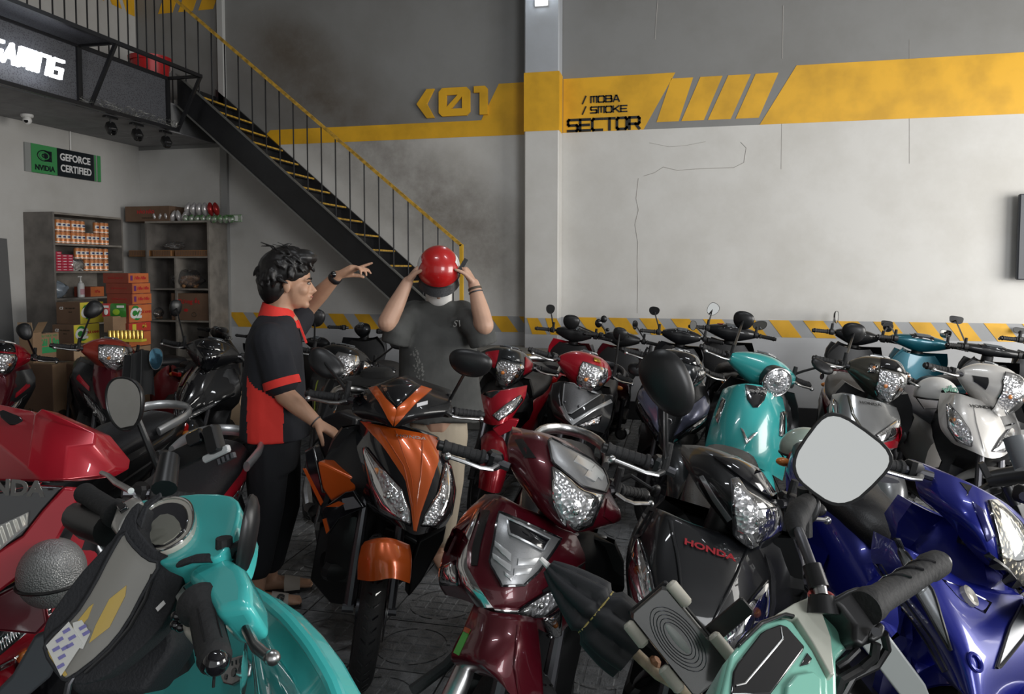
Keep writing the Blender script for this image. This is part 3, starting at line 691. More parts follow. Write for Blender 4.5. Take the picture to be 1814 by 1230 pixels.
def scooter(name, bar, z=None, head=0, lean=6, steer=0, apron='lead', cowl='lamp', body=None, cowl_m=None, fender_m=None, inner=None, side_m=None,
            seat_m=None, label='', group=None, patches=None, cpatches=None, mirrors=None, grab=None, plate=None, rimm=None, levers='both', dash=True,
            scale=1.0, grip_l=.12, nobody=False, apron_m=None, cat='scooter', wheel_tread=True, tail=True, chrome_lever=True, A=None, C=None, bar_gap=0, nocowl=False, nofront=False, nobars=False, noapron=False, nofender=False, lsw=1.0, lsx=0.0):
    side_m = side_m or body; cowl_m = cowl_m or body; fender_m = fender_m or body; inner = inner or black; seat_m = seat_m or vinyl; apron_m = apron_m or body
    A = A or APR[apron]; Cw = C or CWL[cowl]
    rot = Euler((-R(lean), 0, R(head))); Rm = rot.to_matrix().to_4x4()
    anc = Vector((.43, 0, 1.0))*scale; off = Rm @ anc
    loc = Vector((bar[0]-off.x, bar[1]-off.y, 0))
    root = empty(name, loc, label, cat, group, rot); root.scale = (scale,)*3
    Wd = Matrix.Translation(loc) @ Rm @ Matrix.Scale(scale, 4); Wi = Wd.inverted()
    H = Vector((.46, 0, .90)); ax = Vector((-.28, 0, 1)).normalized()
    MS = Matrix.Translation(H) @ Matrix.Rotation(R(steer), 4, ax) @ Matrix.Translation(-H)
    g = dict(root=root, Wi=Wi, MS=MS, Wd=Wd)
    # --- front apron
    def fa(u, v):
        au = abs(u); t = max(0, min(1, (au-A['su']+.06)/.12)); t = t*t*(3-2*t)
        return Vector((kn(A['nose'], v)-A['a']*au-A['b']*u*u-A['q']*u**4-A['sh']*t, kn(A['w'], v)*u, kn(A['z'], v)+A['zs']*au**1.6*(.3+.7*v)+A['zb']*au*(1-v)**2))
    SA = Surf(fa)
    mb = MB(); NU, NV = 28, 22
    mb.grid(lambda a, b: fa(a*2-1, b), NU, NV); mb.grid(lambda a, b: fa(1-a*2, b)*1.0-Vector((.012, 0, 0)), NU, NV)
    W_ = NU+1
    def idx(layer, i, j): return layer*W_*(NV+1)+j*W_+i
    for j in range(NV):
        mb.f.append((idx(0, 0, j), idx(0, 0, j+1), idx(1, NU, j+1), idx(1, NU, j))); mb.f.append((idx(0, NU, j), idx(1, 0, j), idx(1, 0, j+1), idx(0, NU, j+1)))
    for i in range(NU):
        mb.f.append((idx(0, i, NV), idx(0, i+1, NV), idx(1, NU-i-1, NV), idx(1, NU-i, NV))); mb.f.append((idx(0, i, 0), idx(1, NU-i, 0), idx(1, NU-i-1, 0), idx(0, i+1, 0)))
    if not (nofront or noapron): mb.build('front_apron', apron_m, root, smooth=50)
    # --- inner leg shield: closed loft behind the apron, narrowing down to the footboard
    rings = []
    for k in range(11):
        t = k/10; zz = .27+t*(A['z'][4]-.02-.27); v = (zz-A['z'][0])/(A['z'][4]-A['z'][0])
        w = (kn(A['w'], v)*1.03+.008 if v > 0 else .165)
        w = max(w, .15); fx = (fa(0, v).x-.03) if v > .0 else .47; fx = min(fx, .47+.2*max(0, min(1, v*3)))
        if v > 0: fx = min(fa(0, v).x-.03, .47+.25*min(1, v*2))
        bx = .36-.0*t+.06*max(0, t-.5); r = []
        n = 14
        for i in range(n+1):
            u = -1+2*i/n; x = max(bx+.02, fx-(A['a']*abs(u)+A['b']*u*u+A['q']*u**4 if v > 0 else .05*u*u)-.0); r.append(Vector((x, w*u, zz+(A['zs']*abs(u)**1.6*(.3+.7*max(0, v)) if v > 0 else 0))))
        for i in range(n+1):
            u = 1-2*i/n; r.append(Vector((bx-.03*(1-u*u)+.0, w*u*.99, zz+(A['zs']*abs(u)**1.6*(.3+.7*max(0, v)) if v > 0 else 0))))
        rings.append(r)
    if lsw != 1 or lsx: rings = [[Vector((min(p.x, p.x-lsx) if p.x > .4 else p.x, p.y*lsw, p.z)) for p in r_] for r_ in rings]
    if not nofront: MB().loft(rings).build('leg_shield', inner, root, smooth=50)
    # --- footboard and tunnel
    MB().box((.16, 0, .30), (.50, .34, .07), ch=.02).build('footboard', black, root)
    MB().tube([(.36, 0, .46), (.25, 0, .36), (.0, 0, .36), (-.08, 0, .45)], [(.07, .07), (.06, .07), (.07, .08), (.09, .10)], 12).build('centre_tunnel', inner, root)
    if not nobody:
        # --- rear body
        rings = []
        for (x, z0, z1, w) in ((.06, .30, .60, .10), (-.02, .30, .68, .135), (-.15, .33, .735, .155), (-.35, .40, .755, .17), (-.55, .50, .78, .16), (-.72, .60, .80, .125), (-.84, .67, .81, .075), (-.90, .72, .80, .035)):
            zc, h = (z0+z1)/2, (z1-z0)/2
            rings.append([Vector((x, spow(math.cos(a), .75)*w*(1-.18*(math.sin(a) < 0)*abs(math.sin(a))), zc+spow(math.sin(a), .75)*h)) for a in [2*math.pi*i/20 for i in range(20)]])
        MB().loft(rings).build('rear_body', side_m, root, smooth=50)
        for s in (-1, 1):
            MB().add([(-.10, s*.168, .50), (-.30, s*.178, .56), (-.55, s*.165, .64), (-.70, s*.134, .72), (-.52, s*.163, .70), (-.28, s*.172, .66), (-.10, s*.155, .58)], [tuple(range(7))] if s < 0 else [tuple(reversed(range(7)))]).build('side_panel', inner, root, smooth=0)
        # --- seat
        rings = []
        for (x, zt, w, h) in ((.03, .70, .05, .02), (.0, .745, .10, .05), (-.12, .775, .125, .07), (-.28, .785, .145, .075), (-.40, .80, .15, .08), (-.46, .83, .15, .09), (-.60, .845, .14, .075), (-.74, .855, .11, .055), (-.80, .84, .06, .03)):
            rings.append([Vector((x, spow(math.cos(a), .8)*w*(1-.12*(math.sin(a) < 0)), zt-h+spow(math.sin(a), .7)*h)) for a in [2*math.pi*i/20 for i in range(20)]])
        MB().loft(rings).build('seat', seat_m, root, smooth=60)
        if grab:
            pts = []
            for i in range(15):
                a = -R(108)+R(216)*i/14; pts.append(Vector((-.66-.24*math.cos(a), .165*math.sin(a)/math.sin(R(90)) if abs(a) < R(90) else math.copysign(.165, a), .86-.05*(abs(a)/R(108))**3)))
            MB().tube(pts, [(.015, .026)]*15, 10).build('grab_rail', grab, root)
        MB().box((-.885, 0, .745), (.04, .12, .05), ch=.012).build('tail_lamp', redlens, root)
        for s in (-1, 1): MB().ell((-.86, s*.09, .72), (.025, .035, .02)).build('turn_signal', amber, root)
        MB().add([(-.80, -.06, .66), (-.80, .06, .66), (-.96, .07, .46), (-.96, -.07, .46), (-.78, -.06, .65), (-.78, .06, .65), (-.94, .07, .45), (-.94, -.07, .45)], [(0, 1, 2, 3), (7, 6, 5, 4), (0, 4, 5, 1), (1, 5, 6, 2), (2, 6, 7, 3), (3, 7, 4, 0)]).build('rear_fender', black, root, smooth=0)
        if plate:
            o = MB().boxm(basis((-.925, 0, .585), (0, -1, 0), (.35, 0, 1)), (.19, .14, .004)).build('number_plate', white_p, root, smooth=0)
            for i, ln in enumerate(plate): text(ln, .06, inkm, basis((-.925, 0, .585), (0, -1, 0), (.35, 0, 1)) @ Matrix.Translation((0, .03-.06*i, .003)), o, bold=.002, name='plate_lettering')
        wheel(None, root, (-.60, 0, .275), rimm, tread=False, disc=False, name='rear_wheel')
        MB().box((-.38, .10, .30), (.46, .10, .14), ch=.035).build('engine_case', alu, root)
        MB().tube([(.0, -.10, .22), (-.25, -.13, .20), (-.45, -.14, .26)], [.018, .02, .028], 10).build('exhaust_pipe', steel, root)
        MB().tube([(-.42, -.145, .25), (-.50, -.15, .275), (-.80, -.16, .34), (-.83, -.16, .345)], [.03, .052, .05, .035], 14).build('muffler', black, root)
        MB().tube([(-.47, -.19, .29), (-.60, -.20, .32), (-.75, -.20, .355)], [.03, .034, .025], 10).build('heat_shield', alu, root)
        for s in (-1, 1): MB().tube([(-.55, s*.125, .30), (-.62, s*.13, .60)], .019, 8).build('shock_absorber', steel, root)
        MB().tube([(-.05, .10, .24), (-.16, .20, .03), (-.20, .20, .012)], .010, 8).build('side_stand', steel, root)
        MB().box((.0, 0, .25), (.55, .20, .06), ch=.02).build('underbody', black, root)
    # --- front wheel, fork, fender
    hub = Vector((.665, 0, .275))
    wheel(MS, root, hub, rimm, tread=wheel_tread, name='front_wheel')
    for s in (-1, 1):
        MB(MS).tube([hub+Vector((-.01, s*.075, 0)), hub+Vector((-.055, s*.075, .17)), hub+Vector((-.13, s*.072, .42))], [.021, .022, .017], 10).build('fork', steel, root)
        MB(MS).cyl(hub+Vector((0, s*.058, 0)), hub+Vector((0, s*.10, 0)), .016, 8).build('axle_nut', steel, root)
    def ff(a, b):
        t = R(8)+a*R(150); s = b*2-1; r = .318-.055*abs(s)**2.6-.012*abs(s); w = .070+.018*math.sin(math.pi*min(1, a*1.4))
        return hub+Vector((math.cos(t)*r+.0, w*s, math.sin(t)*r))
    SF = Surf(lambda u, v: ff(v, (u+1)/2), lambda u, v: ff(v, (u+1)/2)-hub, MS)
    mb = MB(MS); mb.grid(lambda a, b: ff(b, a), 12, 20); mb.grid(lambda a, b: ff(b, a)*.985+hub*.015, 12, 20); 
    if not nofender: mb.build('front_fender', fender_m, root, smooth=50)
    # --- handlebar unit
    def fc(u, th):
        au = min(1, abs(u)); c, s_ = math.cos(th), math.sin(th); m0 = .026
        f = lambda r, p: m0+(r-m0)*(1-au**p)
        x = Cw['cx']-Cw['sw']*au+(f(Cw['rf'], Cw['pf']) if c > 0 else f(Cw['rr'], 2))*spow(c, .8)
        zz = Cw['cz']+(f(Cw['ru'], Cw['pu']) if s_ > 0 else f(Cw['rd'], Cw['pd']))*spow(s_, .8)
        if c > 0: x -= Cw['tilt']*max(0, zz-Cw['cz'])*1.6*c
        return Vector((x, Cw['W']*u, zz))
    SC_ = Surf(fc, lambda u, th: fc(u, th)-Vector((Cw['cx'], Cw['W']*u, Cw['cz'])), MS)
    mb = MB(MS); n = 24; us = [math.sin(math.pi/2*(-1+2*i/26)) for i in range(27)]
    mb.loft([[fc(u*.999, 2*math.pi*j/n) for j in range(n)] for u in us]); 
    if nocowl: mb = MB(MS).tube([(.45, 0, .84), (.44, 0, .90)], .02)
    if Cw.get('facet'):
        us = [-.999, -.62, -.24, .24, .62, .999]; mb = MB(MS); mb.loft([[fc(u, math.pi/6+2*math.pi*j/6) for j in range(6)] for u in us])
    co = mb.build('handlebar_cowl', cowl_m, root, smooth=0 if Cw.get('facet') else 50)
    if Cw.get('facet'):
        bv = co.modifiers.new('b', 'BEVEL'); bv.width = .006; bv.segments = 3; bv.limit_method = 'ANGLE'; bv.angle_limit = R(8); co.data.shade_smooth()
    MB(MS).tube([(.44, 0, .84), (.43, 0, .95)], [(.05, .045), (.045, .04)], 12).build('steering_neck', black, root)
    for s in (() if nobars is True else (-1, 1)):
        if nobars == s: continue
        a = Vector((.40, s*.17, 1.0)); b = Vector((.36, s*.235, 1.0)); c = Vector((.33, s*(.235+grip_l), .995)); d = (c-b).normalized()
        MB(MS).tube([a, b], .013, 8).build('handlebar_tube', steel, root)
        gr = MB(MS); gr.tube([b, b+d*.004, b+d*.012, b+d*.016, c-d*.012, c-d*.006, c], [.018, .021, .021, .0165, .0165, .020, .020], 14).build('grip', rubber, root)
        m = MB(MS)
        for i in range(5): q = b+d*(.022+.018*i); m.tube([q, q+d*.006], .0176, 12)
        m.build('grip_ribs', rubber, root)
        MB(MS).tube([c, c+d*.014, c+d*.018], [.015, .015, .010], 12).build('bar_end', black, root)
        MB(MS).box(b-d*.028, (.05, .045, .05), ch=.010).build('switch_housing', black, root)
        if levers == 'both' or (levers == 'left') == (s > 0):
            e = Vector((.055, 0, -.012)); m = MB(MS)
            m.tube([b-d*.03+e*.5, b-d*.005+e, b+d*.03+e*1.15, b+d*.075+e*1.0, b+d*.115+e*.9], [(.010, .008), (.010, .007), (.009, .006), (.008, .006), (.007, .006)], 10)
            m.ell(b+d*.122+e*.9, (.012, .012, .012), 12, 8); m.build('brake_lever', alu if chrome_lever else black, root)
    if dash and not nocowl:
        # instrument cluster on the rider side
        A1 = [(-.42, math.pi*.56), (.42, math.pi*.56)]; B1 = [(-.36, math.pi*.88), (.36, math.pi*.88)]
        o = patch(SC_, A1, B1, gloss, 'instrument_panel', root, 10, 6, .004, .01)
        patch(SC_, [(-.28, math.pi*.62), (.28, math.pi*.62)], [(-.22, math.pi*.80), (.22, math.pi*.80)], mat('dial_face', (.10, .11, .12), .25), 'dial', o, 10, 5, .016, .004)
    if mirrors is None: mirrors = [(1, {}), (-1, {})]
    for s, q in mirrors:
        base = MS @ Vector((.385, s*.205, 1.03))
        if 'w' in q: hd = Wi @ Vector(q['w'])
        else: hd = MS @ Vector((.36+q.get('dx', 0), s*(.31+q.get('dy', 0)), 1.19+q.get('dz', 0)))
        if 'wn' in q: nn = (Wi.to_3x3() @ Vector(q['wn'])).normalized()
        else: nn = MS.to_3x3() @ Vector((-1, -s*.25+q.get('ny', 0), .05+q.get('nz', 0)))
        if 'wb' in q: base = Wi @ Vector(q['wb'])
        mirror(None, root, base, hd, nn, q.get('rx', .068), q.get('rz', .048), q.get('stalk', black), q.get('back', black), roll=q.get('roll', 0), square=q.get('sq', False), glassm=q.get('glass'))
    if patches: patches(SA, root, g)
    if cpatches: cpatches(SC_, root, g)
    g['SA'] = SA; g['SC'] = SC_; g['SF'] = SF
    return g
# ---- headlamp on a cowl; theta 0 = straight ahead, + = up
def c_head(S, root, w=.5, t0=-1.05, t1=.45, tw=.30, bw=.22, rim=None, bulb=True):
    A_ = [(-tw, t1), (0, t1+.12), (tw, t1)]; 
    o = lamp(S, [(-tw, t1), (-w, t1*.2), (-w*.9, t0*.5), (-bw, t0)], [(tw, t1), (w, t1*.2), (w*.9, t0*.5), (bw, t0)], root, n=14, k=10, rim=rim or gloss,
             bulb=[(0, (t0+t1)*.5, .022, chrome), (-w*.5, t0*.2, .012, amber), (w*.5, t0*.2, .012, amber)] if bulb else None)
    return o
def c_signals(S, root, w0=.52, w1=.86, t0=-.7, t1=.25, m=None):
    for s in (-1, 1): lamp(S, [(s*w0, t1*.8), (s*w1, t1*.5)], [(s*w0, t0), (s*w1, t0*.25)], root, 'turn_signal', 8, 4, bulb=[(s*(w0+w1)/2, (t0+t1)*.4, .011, amber)])
# ================================================================= the bikes
red = paint('paint_red', (.44, .007, .022)); maroon = paint('paint_maroon', (.10, .004, .012), .35)
orange = paint('paint_orange', (.62, .105, .012), .3); turq = paint('paint_turquoise', (.065, .55, .53), .0, .25, .05); turq2 = paint('paint_teal', (.035, .35, .345), .0, .25, .05)
pblack = mat('paint_black', (.004, .0045, .006), .5, 0, coat=.55, spec=.3, noise=.1, nscale=5); dgrey = paint('paint_dark_grey', (.035, .038, .042), .5); pwhite = paint('paint_white', (.62, .60, .57), .1, .3, .05)
psilver = paint('paint_silver', (.33, .335, .34), .7); blue = paint('paint_blue', (.012, .02, .28), .35); tealb = paint('paint_teal_blue', (.006, .10, .14), .4); mint = paint('paint_mint', (.24, .58, .46), .0, .35, .05)
bronze = paint('paint_bronze', (.09, .085, .07), .6); gold = mat('gold_panel', (.55, .40, .26), .45)
redo = paint('paint_orange_red', (.40, .05, .03), .3)
plate_silver = facet('textured_silver', (.36, .365, .375), .38, 110, .5, 'CHECK', .7); plate_grey = facet('textured_grey', (.15, .15, .155), .42, 90, .4, 'CHECK', .6)
badge_m = mat('badge_silver', (.5, .5, .5), .25, .9); badge_r = mat('badge_red', (.3, .012, .02), .4); badge_d = mat('badge_dark', (.02, .02, .02), .4)
decal = mat('decal_white', (.6, .6, .62), .4); green_d = mat('decal_green', (.10, .42, .08), .4)
def both(f):
    for s in (1, -1): f(s)
def pt(px, py, z): p = P(px, py, Z=z); return (p.x, p.y)
# --- F3 orange and black scooter, front and centre
def p_air(S, r, g):
    patch(S, [(-.86, 1.0), (-.55, .70), (-.22, .40), (-.03, .0)], [(.86, 1.0), (.55, .70), (.22, .40), (.03, .0)], orange, 'centre_spear', r, 18, 16, .007, .0, .012)
    for s in (-1, 1):
        patch(S, [(s*.34, .97), (s*.20, .62), (s*.03, .08)], [(s*.29, .97), (s*.17, .62), (s*.015, .08)], mat('orange_edge', (.36, .06, .01), .35, coat=.6), 'spear_ridge', r, 12, 2, .010, .003, .004)
        lamp(S, [(s*.97, .80), (s*.66, .57), (s*.36, .30), (s*.12, .05)], [(s*.99, .70), (s*.97, .42), (s*.80, .14), (s*.16, .02)], r, n=16, k=8, m=refl,
             bulb=[(s*.90, .62, .016, amber), (s*.72, .30, .026, chrome), (s*.42, .14, .018, chrome)], dome=.016)
    stext(S, 0.02, .93, 'HONDA', .022, badge_d, r, .012, sx=1.6)
def c_air(S, r, g):
    V = [(-.66, 1.25), (-.42, .75), (-.20, .1), (0, -.25)]
    for s in (-1, 1):
        patch(S, [(s*.62, 1.35), (s*.40, .35), (0, -.55)], [(s*.34, 1.45), (s*.18, .55), (0, .05)], orange, 'orange_chevron', r, 12, 5, .006, .0, .01)
    patch(S, [(-.30, 1.5), (-.17, .6), (-.01, .12)], [(.30, 1.5), (.17, .6), (.01, .12)], gloss, 'visor', r, 12, 8, .008, .006, .01)
    patch(S, [(.47, .35), (.66, .35)], [(.47, .0), (.66, .0)], decal, 'sticker', r, 4, 3, .006, .001, .004)
G3 = scooter('motor_scooter', pt(703, 716, 1.035), scale=1.04, head=-60, lean=11, steer=-8, nofender=True, apron='air', cowl='wing', body=pblack, fender_m=orange, side_m=pblack,
             label='orange and black motor scooter with paired headlights in the centre foreground', noapron=True, nocowl=True, lsx=.05, grab=alu, plate=None,
             mirrors=[(1, dict(w=P(833, 644, D=3.0), wn=(-.1, 1, .1), rx=.085, rz=.055)), (-1, dict(w=P(576, 645, D=3.25), wn=(-.4, 1, -.5), rx=.085, rz=.055, roll=.5))], seat_m=vinyl)
r3 = G3['root']
for s in (-1, 1):   # orange side wings beside the footboard
    mb = MB(); q = [(.46, .215, .66), (.40, .225, .50), (.20, .21, .40), (.0, .19, .48), (-.05, .185, .62), (.03, .19, .52), (.2, .20, .46), (.38, .21, .57)]
    mb.add([(a, s*b, c) for a, b, c in q]+[(a, s*(b-.02), c) for a, b, c in q], [tuple(range(8)), tuple(range(15, 7, -1))]+[(i, (i+1) % 8, 8+(i+1) % 8, 8+i) for i in range(8)])
    fixn(mb.build('side_wing', gloss, r3, smooth=0))
    MB().add([(.40, s*.228, .56), (.22, s*.216, .44), (.05, s*.20, .47), (.22, s*.214, .465), (.37, s*.226, .585)], [(0, 1, 2, 3, 4)]).build('wing_stripe', orange, r3, smooth=0)
    MB().add([(-.02, s*.163, .60), (-.3, s*.179, .66), (-.5, s*.175, .73), (-.3, s*.176, .72), (-.02, s*.156, .67)], [(0, 1, 2, 3, 4)]).build('side_stripe', orange, r3, smooth=0)
MB().tube([(.05, .0, .60), (.12, 0, .62), (.10, 0, .50)], .05, 10).build('tunnel_cover', orange, r3)
# --- F4 maroon scooter with silver chest badge
def p_mode(S, r, g):
    o = patch(S, [(-.40, .92), (-.44, .62), (-.13, .18)], [(.40, .92), (.44, .62), (.13, .18)], plate_silver, 'chest_badge', r, 14, 10, .010, .008, .014, rim=gloss)
    patch(S, [(-.28, .86), (-.22, .66)], [(.28, .86), (.22, .66)], gloss, 'badge_window', o, 4, 6, .019, .002, .004, rim=chrome)
    for s in (-1, 1):
        for (a, b, c) in ((.52, .30, .05), (.40, .24, .05)):
            patch(S, [(s*.30, a+.05), (s*.04, b)], [(s*.33, a-.02), (s*.04, b-.05)], chrome, 'badge_chevron', o, 6, 2, .021, .003, .004)
        patch(S, [(s*.80, .96), (s*.90, .60), (s*.55, .20), (0, -.02)], [(s*.93, .96), (s*1.0, .58), (s*.62, .08), (0, -.12)], chrome, 'chrome_trim', r, 18, 3, .008, .006, .012)
        lamp(S, [(s*.97, .50), (s*.62, .20), (s*.14, .03)], [(s*.98, .30), (s*.95, .10), (s*.25, -.10)], r, 'turn_signal', 12, 6, m=refl, bulb=[(s*.80, .20, .02, chrome)], dome=.012)
        lamp(S, [(s*.98, .22), (s*.80, .04)], [(s*1.0, .0), (s*.75, -.12)], r, 'position_lamp', 6, 5, m=refl, bulb=[(s*.9, .05, .014, amber)], dome=.012)
        patch(S, [(s*.66, .97), (s*.74, .62), (s*.52, .28)], [(s*.76, .97), (s*.86, .62), (s*.62, .22)], black, 'black_strip', r, 10, 2, .004, 0, .006)
def c_mode(S, r, g):
    c_head(S, r, w=.52, t0=-1.15, t1=.15, tw=.50, bw=.14, rim=chrome)
    o = patch(S, [(-.50, .22), (-.36, 1.15)], [(.50, .22), (.36, 1.15)], plate_silver, 'upper_trim', r, 8, 10, .010, .006, .012, rim=black)
    patch(S, [(-.34, .48), (-.05, .30)], [(-.30, .70), (-.03, .48)], chrome, 'trim_chevron', o, 5, 2, .018, .003, .004); patch(S, [(.34, .48), (.05, .30)], [(.30, .70), (.03, .48)], chrome, 'trim_chevron', o, 5, 2, .018, .003, .004)
    for s in (-1, 1): patch(S, [(s*.60, .2), (s*.86, .2)], [(s*.62, -.6), (s*.86, -.3)], black, 'side_vent', r, 6, 3, .004, .0, .006)
G4 = scooter('motor_scooter', pt(1000, 862, .97), head=-84, lean=12, steer=30, apron='mode', cowl='lamp', body=maroon,
             label='maroon motor scooter with silver textured chest badge beside the orange one', noapron=True, nocowl=True, nofender=True, lsx=.06, lsw=.95, grab=alu, mirrors=[(1, dict(dx=.10, dy=-.02, dz=-.14, rx=.02, rz=.02))])
# --- F5 black scooter with red maker badge
def p_lead(m_in=badge_r, txt='HONDA', size=.024):
    def f(S, r, g):
        for s in (-1, 1):
            lamp(S, [(s*.86, .78), (s*.62, .42), (s*.52, .12)], [(s*.98, .74), (s*1.0, .40), (s*.80, .0)], r, 'turn_signal', 14, 7, m=ribbed if g.get('rib') else refl, bulb=[(s*.85, .52, .018, amber), (s*.78, .26, .02, chrome)], dome=.014)
            
        if txt: stext(S, .02, .86, txt, size, m_in, r, .010, sx=1.5, bold=.001)
    return f
def c_lead(S, r, g):
    c_head(S, r, w=.44, t0=-1.25, t1=.30, tw=.42, bw=.14, rim=gloss)
    patch(S, [(-.42, .42), (-.30, 1.25)], [(.42, .42), (.30, 1.25)], gloss, 'visor', r, 8, 10, .008, .010, .010)
    for s in (-1, 1): lamp(S, [(s*.46, .45), (s*.54, .05)], [(s*.60, .55), (s*.66, .0)], r, 'position_lamp', 6, 4, bulb=[(s*.54, .3, .010, amber)])
G5 = scooter('motor_scooter', pt(1300, 880, .97), head=-95, lean=12, steer=30, apron='lead', cowl='lamp', body=pblack,
             label='glossy black motor scooter with red maker badge in the right foreground', noapron=True, nocowl=True, lsx=.06, lsw=.97,
             mirrors=[(-1, dict(w=P(1183, 680, D=1.86), wn=(.25, .95, .1), rx=.062, rz=.090, roll=-.7, stalk=alu)), (1, dict(w=P(1440, 905, D=1.75), wn=(.2, 1, -.3), rx=.015, rz=.03, stalk=alu))])
# --- M9 teal retro scooter
def p_retro(S, r, g):
    o = patch(S, [(-.40, 1.0), (-.40, .82), (-.14, .66)], [(.40, 1.0), (.40, .82), (.14, .66)], gloss, 'grille_panel', r, 10, 10, .006, .004, .008)
    stext(S, 0, .95, 'VINFAST', .020, badge_m, r, .012, sx=1.7)
    for s in (-1, 1):
        lamp(S, [(s*.80, .62), (s*.88, .30)], [(s*.93, .70), (s*.95, .36)], r, 'turn_signal', 10, 3, m=refl, dome=.004)
        patch(S, [(s*.20*(.7 if s > 0 else 1.3), .56+.02*(s > 0)), (0, .28)], [(s*.12*(.7 if s > 0 else 1.2), .52), (0, .36)], chrome, 'emblem', r, 8, 2, .009, .003, .008)
def c_retro(S, r, g):
    c = S.p(0, -.12); n = S.nrm(0, -.12); M = basis(c, Vector((0, 1, 0)), Vector((0, 0, 1)).cross(Vector((0, 1, 0))).cross(Vector((0, 1, 0)))) 
    x = Vector((0, 1, 0)); y = n.cross(x).normalized(); Mx = Matrix((x, y, n)).transposed().to_4x4(); Mx.translation = c-n*.03
    MB(S.M).lathe([(.075, -.02), (.085, .03), (.085, .045), (.076, .048)], Mx, 28).build('lamp_bezel', black, r)
    MB(S.M).lathe([(.072, .049), (.055, .03), (.02, .012), (.001, .01)], Mx, 28).build('lamp_reflector', refl, r)
    MB(S.M).tube([Mx @ Vector((.055*math.cos(a), .055*math.sin(a), .047)) for a in [2*math.pi*i/28 for i in range(28)]], .007, 8, closed=True).build('light_ring', mat('ring_white', (.8, .82, .85), .25), r)
    MB(S.M).tube([Mx @ Vector((.079*math.cos(a), .079*math.sin(a), .048)) for a in [2*math.pi*i/28 for i in range(28)]], .006, 8, closed=True).build('chrome_ring', chrome, r)
    MB(S.M).ell(Mx @ Vector((0, 0, .035)), (.03, .03, .03), 14, 8).build('lamp_projector', chrome, r)
    MB(S.M).lathe([(.072, .05), (.05, .062), (.02, .068), (.001, .069)], Mx, 28).build('lamp_glass', lens, r)
G9 = scooter('motor_scooter', pt(1356, 655, 1.02), scale=1.04, head=-99, lean=13, steer=34, apron='retro', cowl='round', body=turq2, label='teal retro electric scooter with round headlight and chrome V emblem',
             noapron=True, lsx=.05, lsw=.96, cpatches=c_retro, mirrors=[(-1, dict(w=P(1317, 568, D=4.75), wn=(.2, 1, .1), rx=.062, rz=.058)), (1, dict(w=P(1456, 650, D=4.3), wn=(-.2, .9, -.5), rx=.065, rz=.035, roll=.4))],
             grab=chrome, seat_m=vinyl)
mirf = dict(rx=.062, rz=.047)
def ptY(px, py, Y): p = P(px, py, Y=Y); return (p.x, p.y), p.z
NY = (0, -1, 0)
# --- lower-headlight sporty front
def p_sport(wedge, lamp_m=None, stripe=None, txt=None, txm=None):
    def f(S, r, g):
        patch(S, [(-.40, 1.0), (-.30, .6), (-.10, .22)], [(.40, 1.0), (.30, .6), (.10, .22)], wedge, 'centre_panel', r, 12, 10, .006, .004, .008)
        for s in (-1, 1):
            lamp(S, [(s*.93, .50), (s*.55, .28), (s*.16, .10)], [(s*.95, .28), (s*.62, .05), (s*.20, -.06)], r, n=12, k=6, m=lamp_m or refl, bulb=[(s*.45, .14, .018, chrome)], dome=.014)
            if stripe: patch(S, [(s*.97, .66), (s*.45, .36), (s*.12, .16)], [(s*.97, .58), (s*.5, .29), (s*.14, .11)], stripe, 'accent_stripe', r, 12, 2, .009, .003, .006)
            patch(S, [(s*.52, 1.0), (s*.60, .62), (s*.34, .40)], [(s*.88, 1.0), (s*.92, .66), (s*.66, .48)], r.children[0].data.materials[0], 'side_panel', r, 8, 6, .007, .006, .008)
        if txt: stext(S, 0, .5, txt, .02, txm or badge_m, r, .012)
    return f
def c_sport(top=None, w=.40, wing=None):
    def f(S, r, g):
        c_head(S, r, w=w, t0=-1.15, t1=.20, tw=w*.8, bw=.12, bulb=True)
        patch(S, [(-w*.85, .35), (-w*.7, 1.2)], [(w*.85, .35), (w*.7, 1.2)], top or gloss, 'visor', r, 8, 8, .008, .008, .01)
        if wing:
            for s in (-1, 1): patch(S, [(s*w*1.05, .9), (s*w*1.15, -.3)], [(s*.88, .7), (s*.85, -.2)], wing, 'cowl_wing', r, 8, 5, .006, .006, .008)
    return f
def c_plain(top=None, wing=None):
    def f(S, r, g):
        patch(S, [(-.45, .5), (-.35, 1.2)], [(.45, .5), (.35, 1.2)], top or gloss, 'visor', r, 8, 8, .008, .008, .01)
        patch(S, [(-.5, .15), (-.15, -1.0)], [(.5, .15), (.15, -1.0)], wing or gloss, 'nose_panel', r, 8, 8, .006, .006, .01)
    return f
# M6 bright red
GM6 = scooter('motor_scooter', pt(900, 640, 1.0), head=-91, lean=9, steer=24, apron='sport', cowl='lamp', body=red, cowl_m=dgrey, fender_m=red, label='bright red motor scooter right beside the person holding up the helmet',
        noapron=True, lsx=.06, lsw=.85, cpatches=c_sport(dgrey, .46, red), grab=alu, mirrors=[])
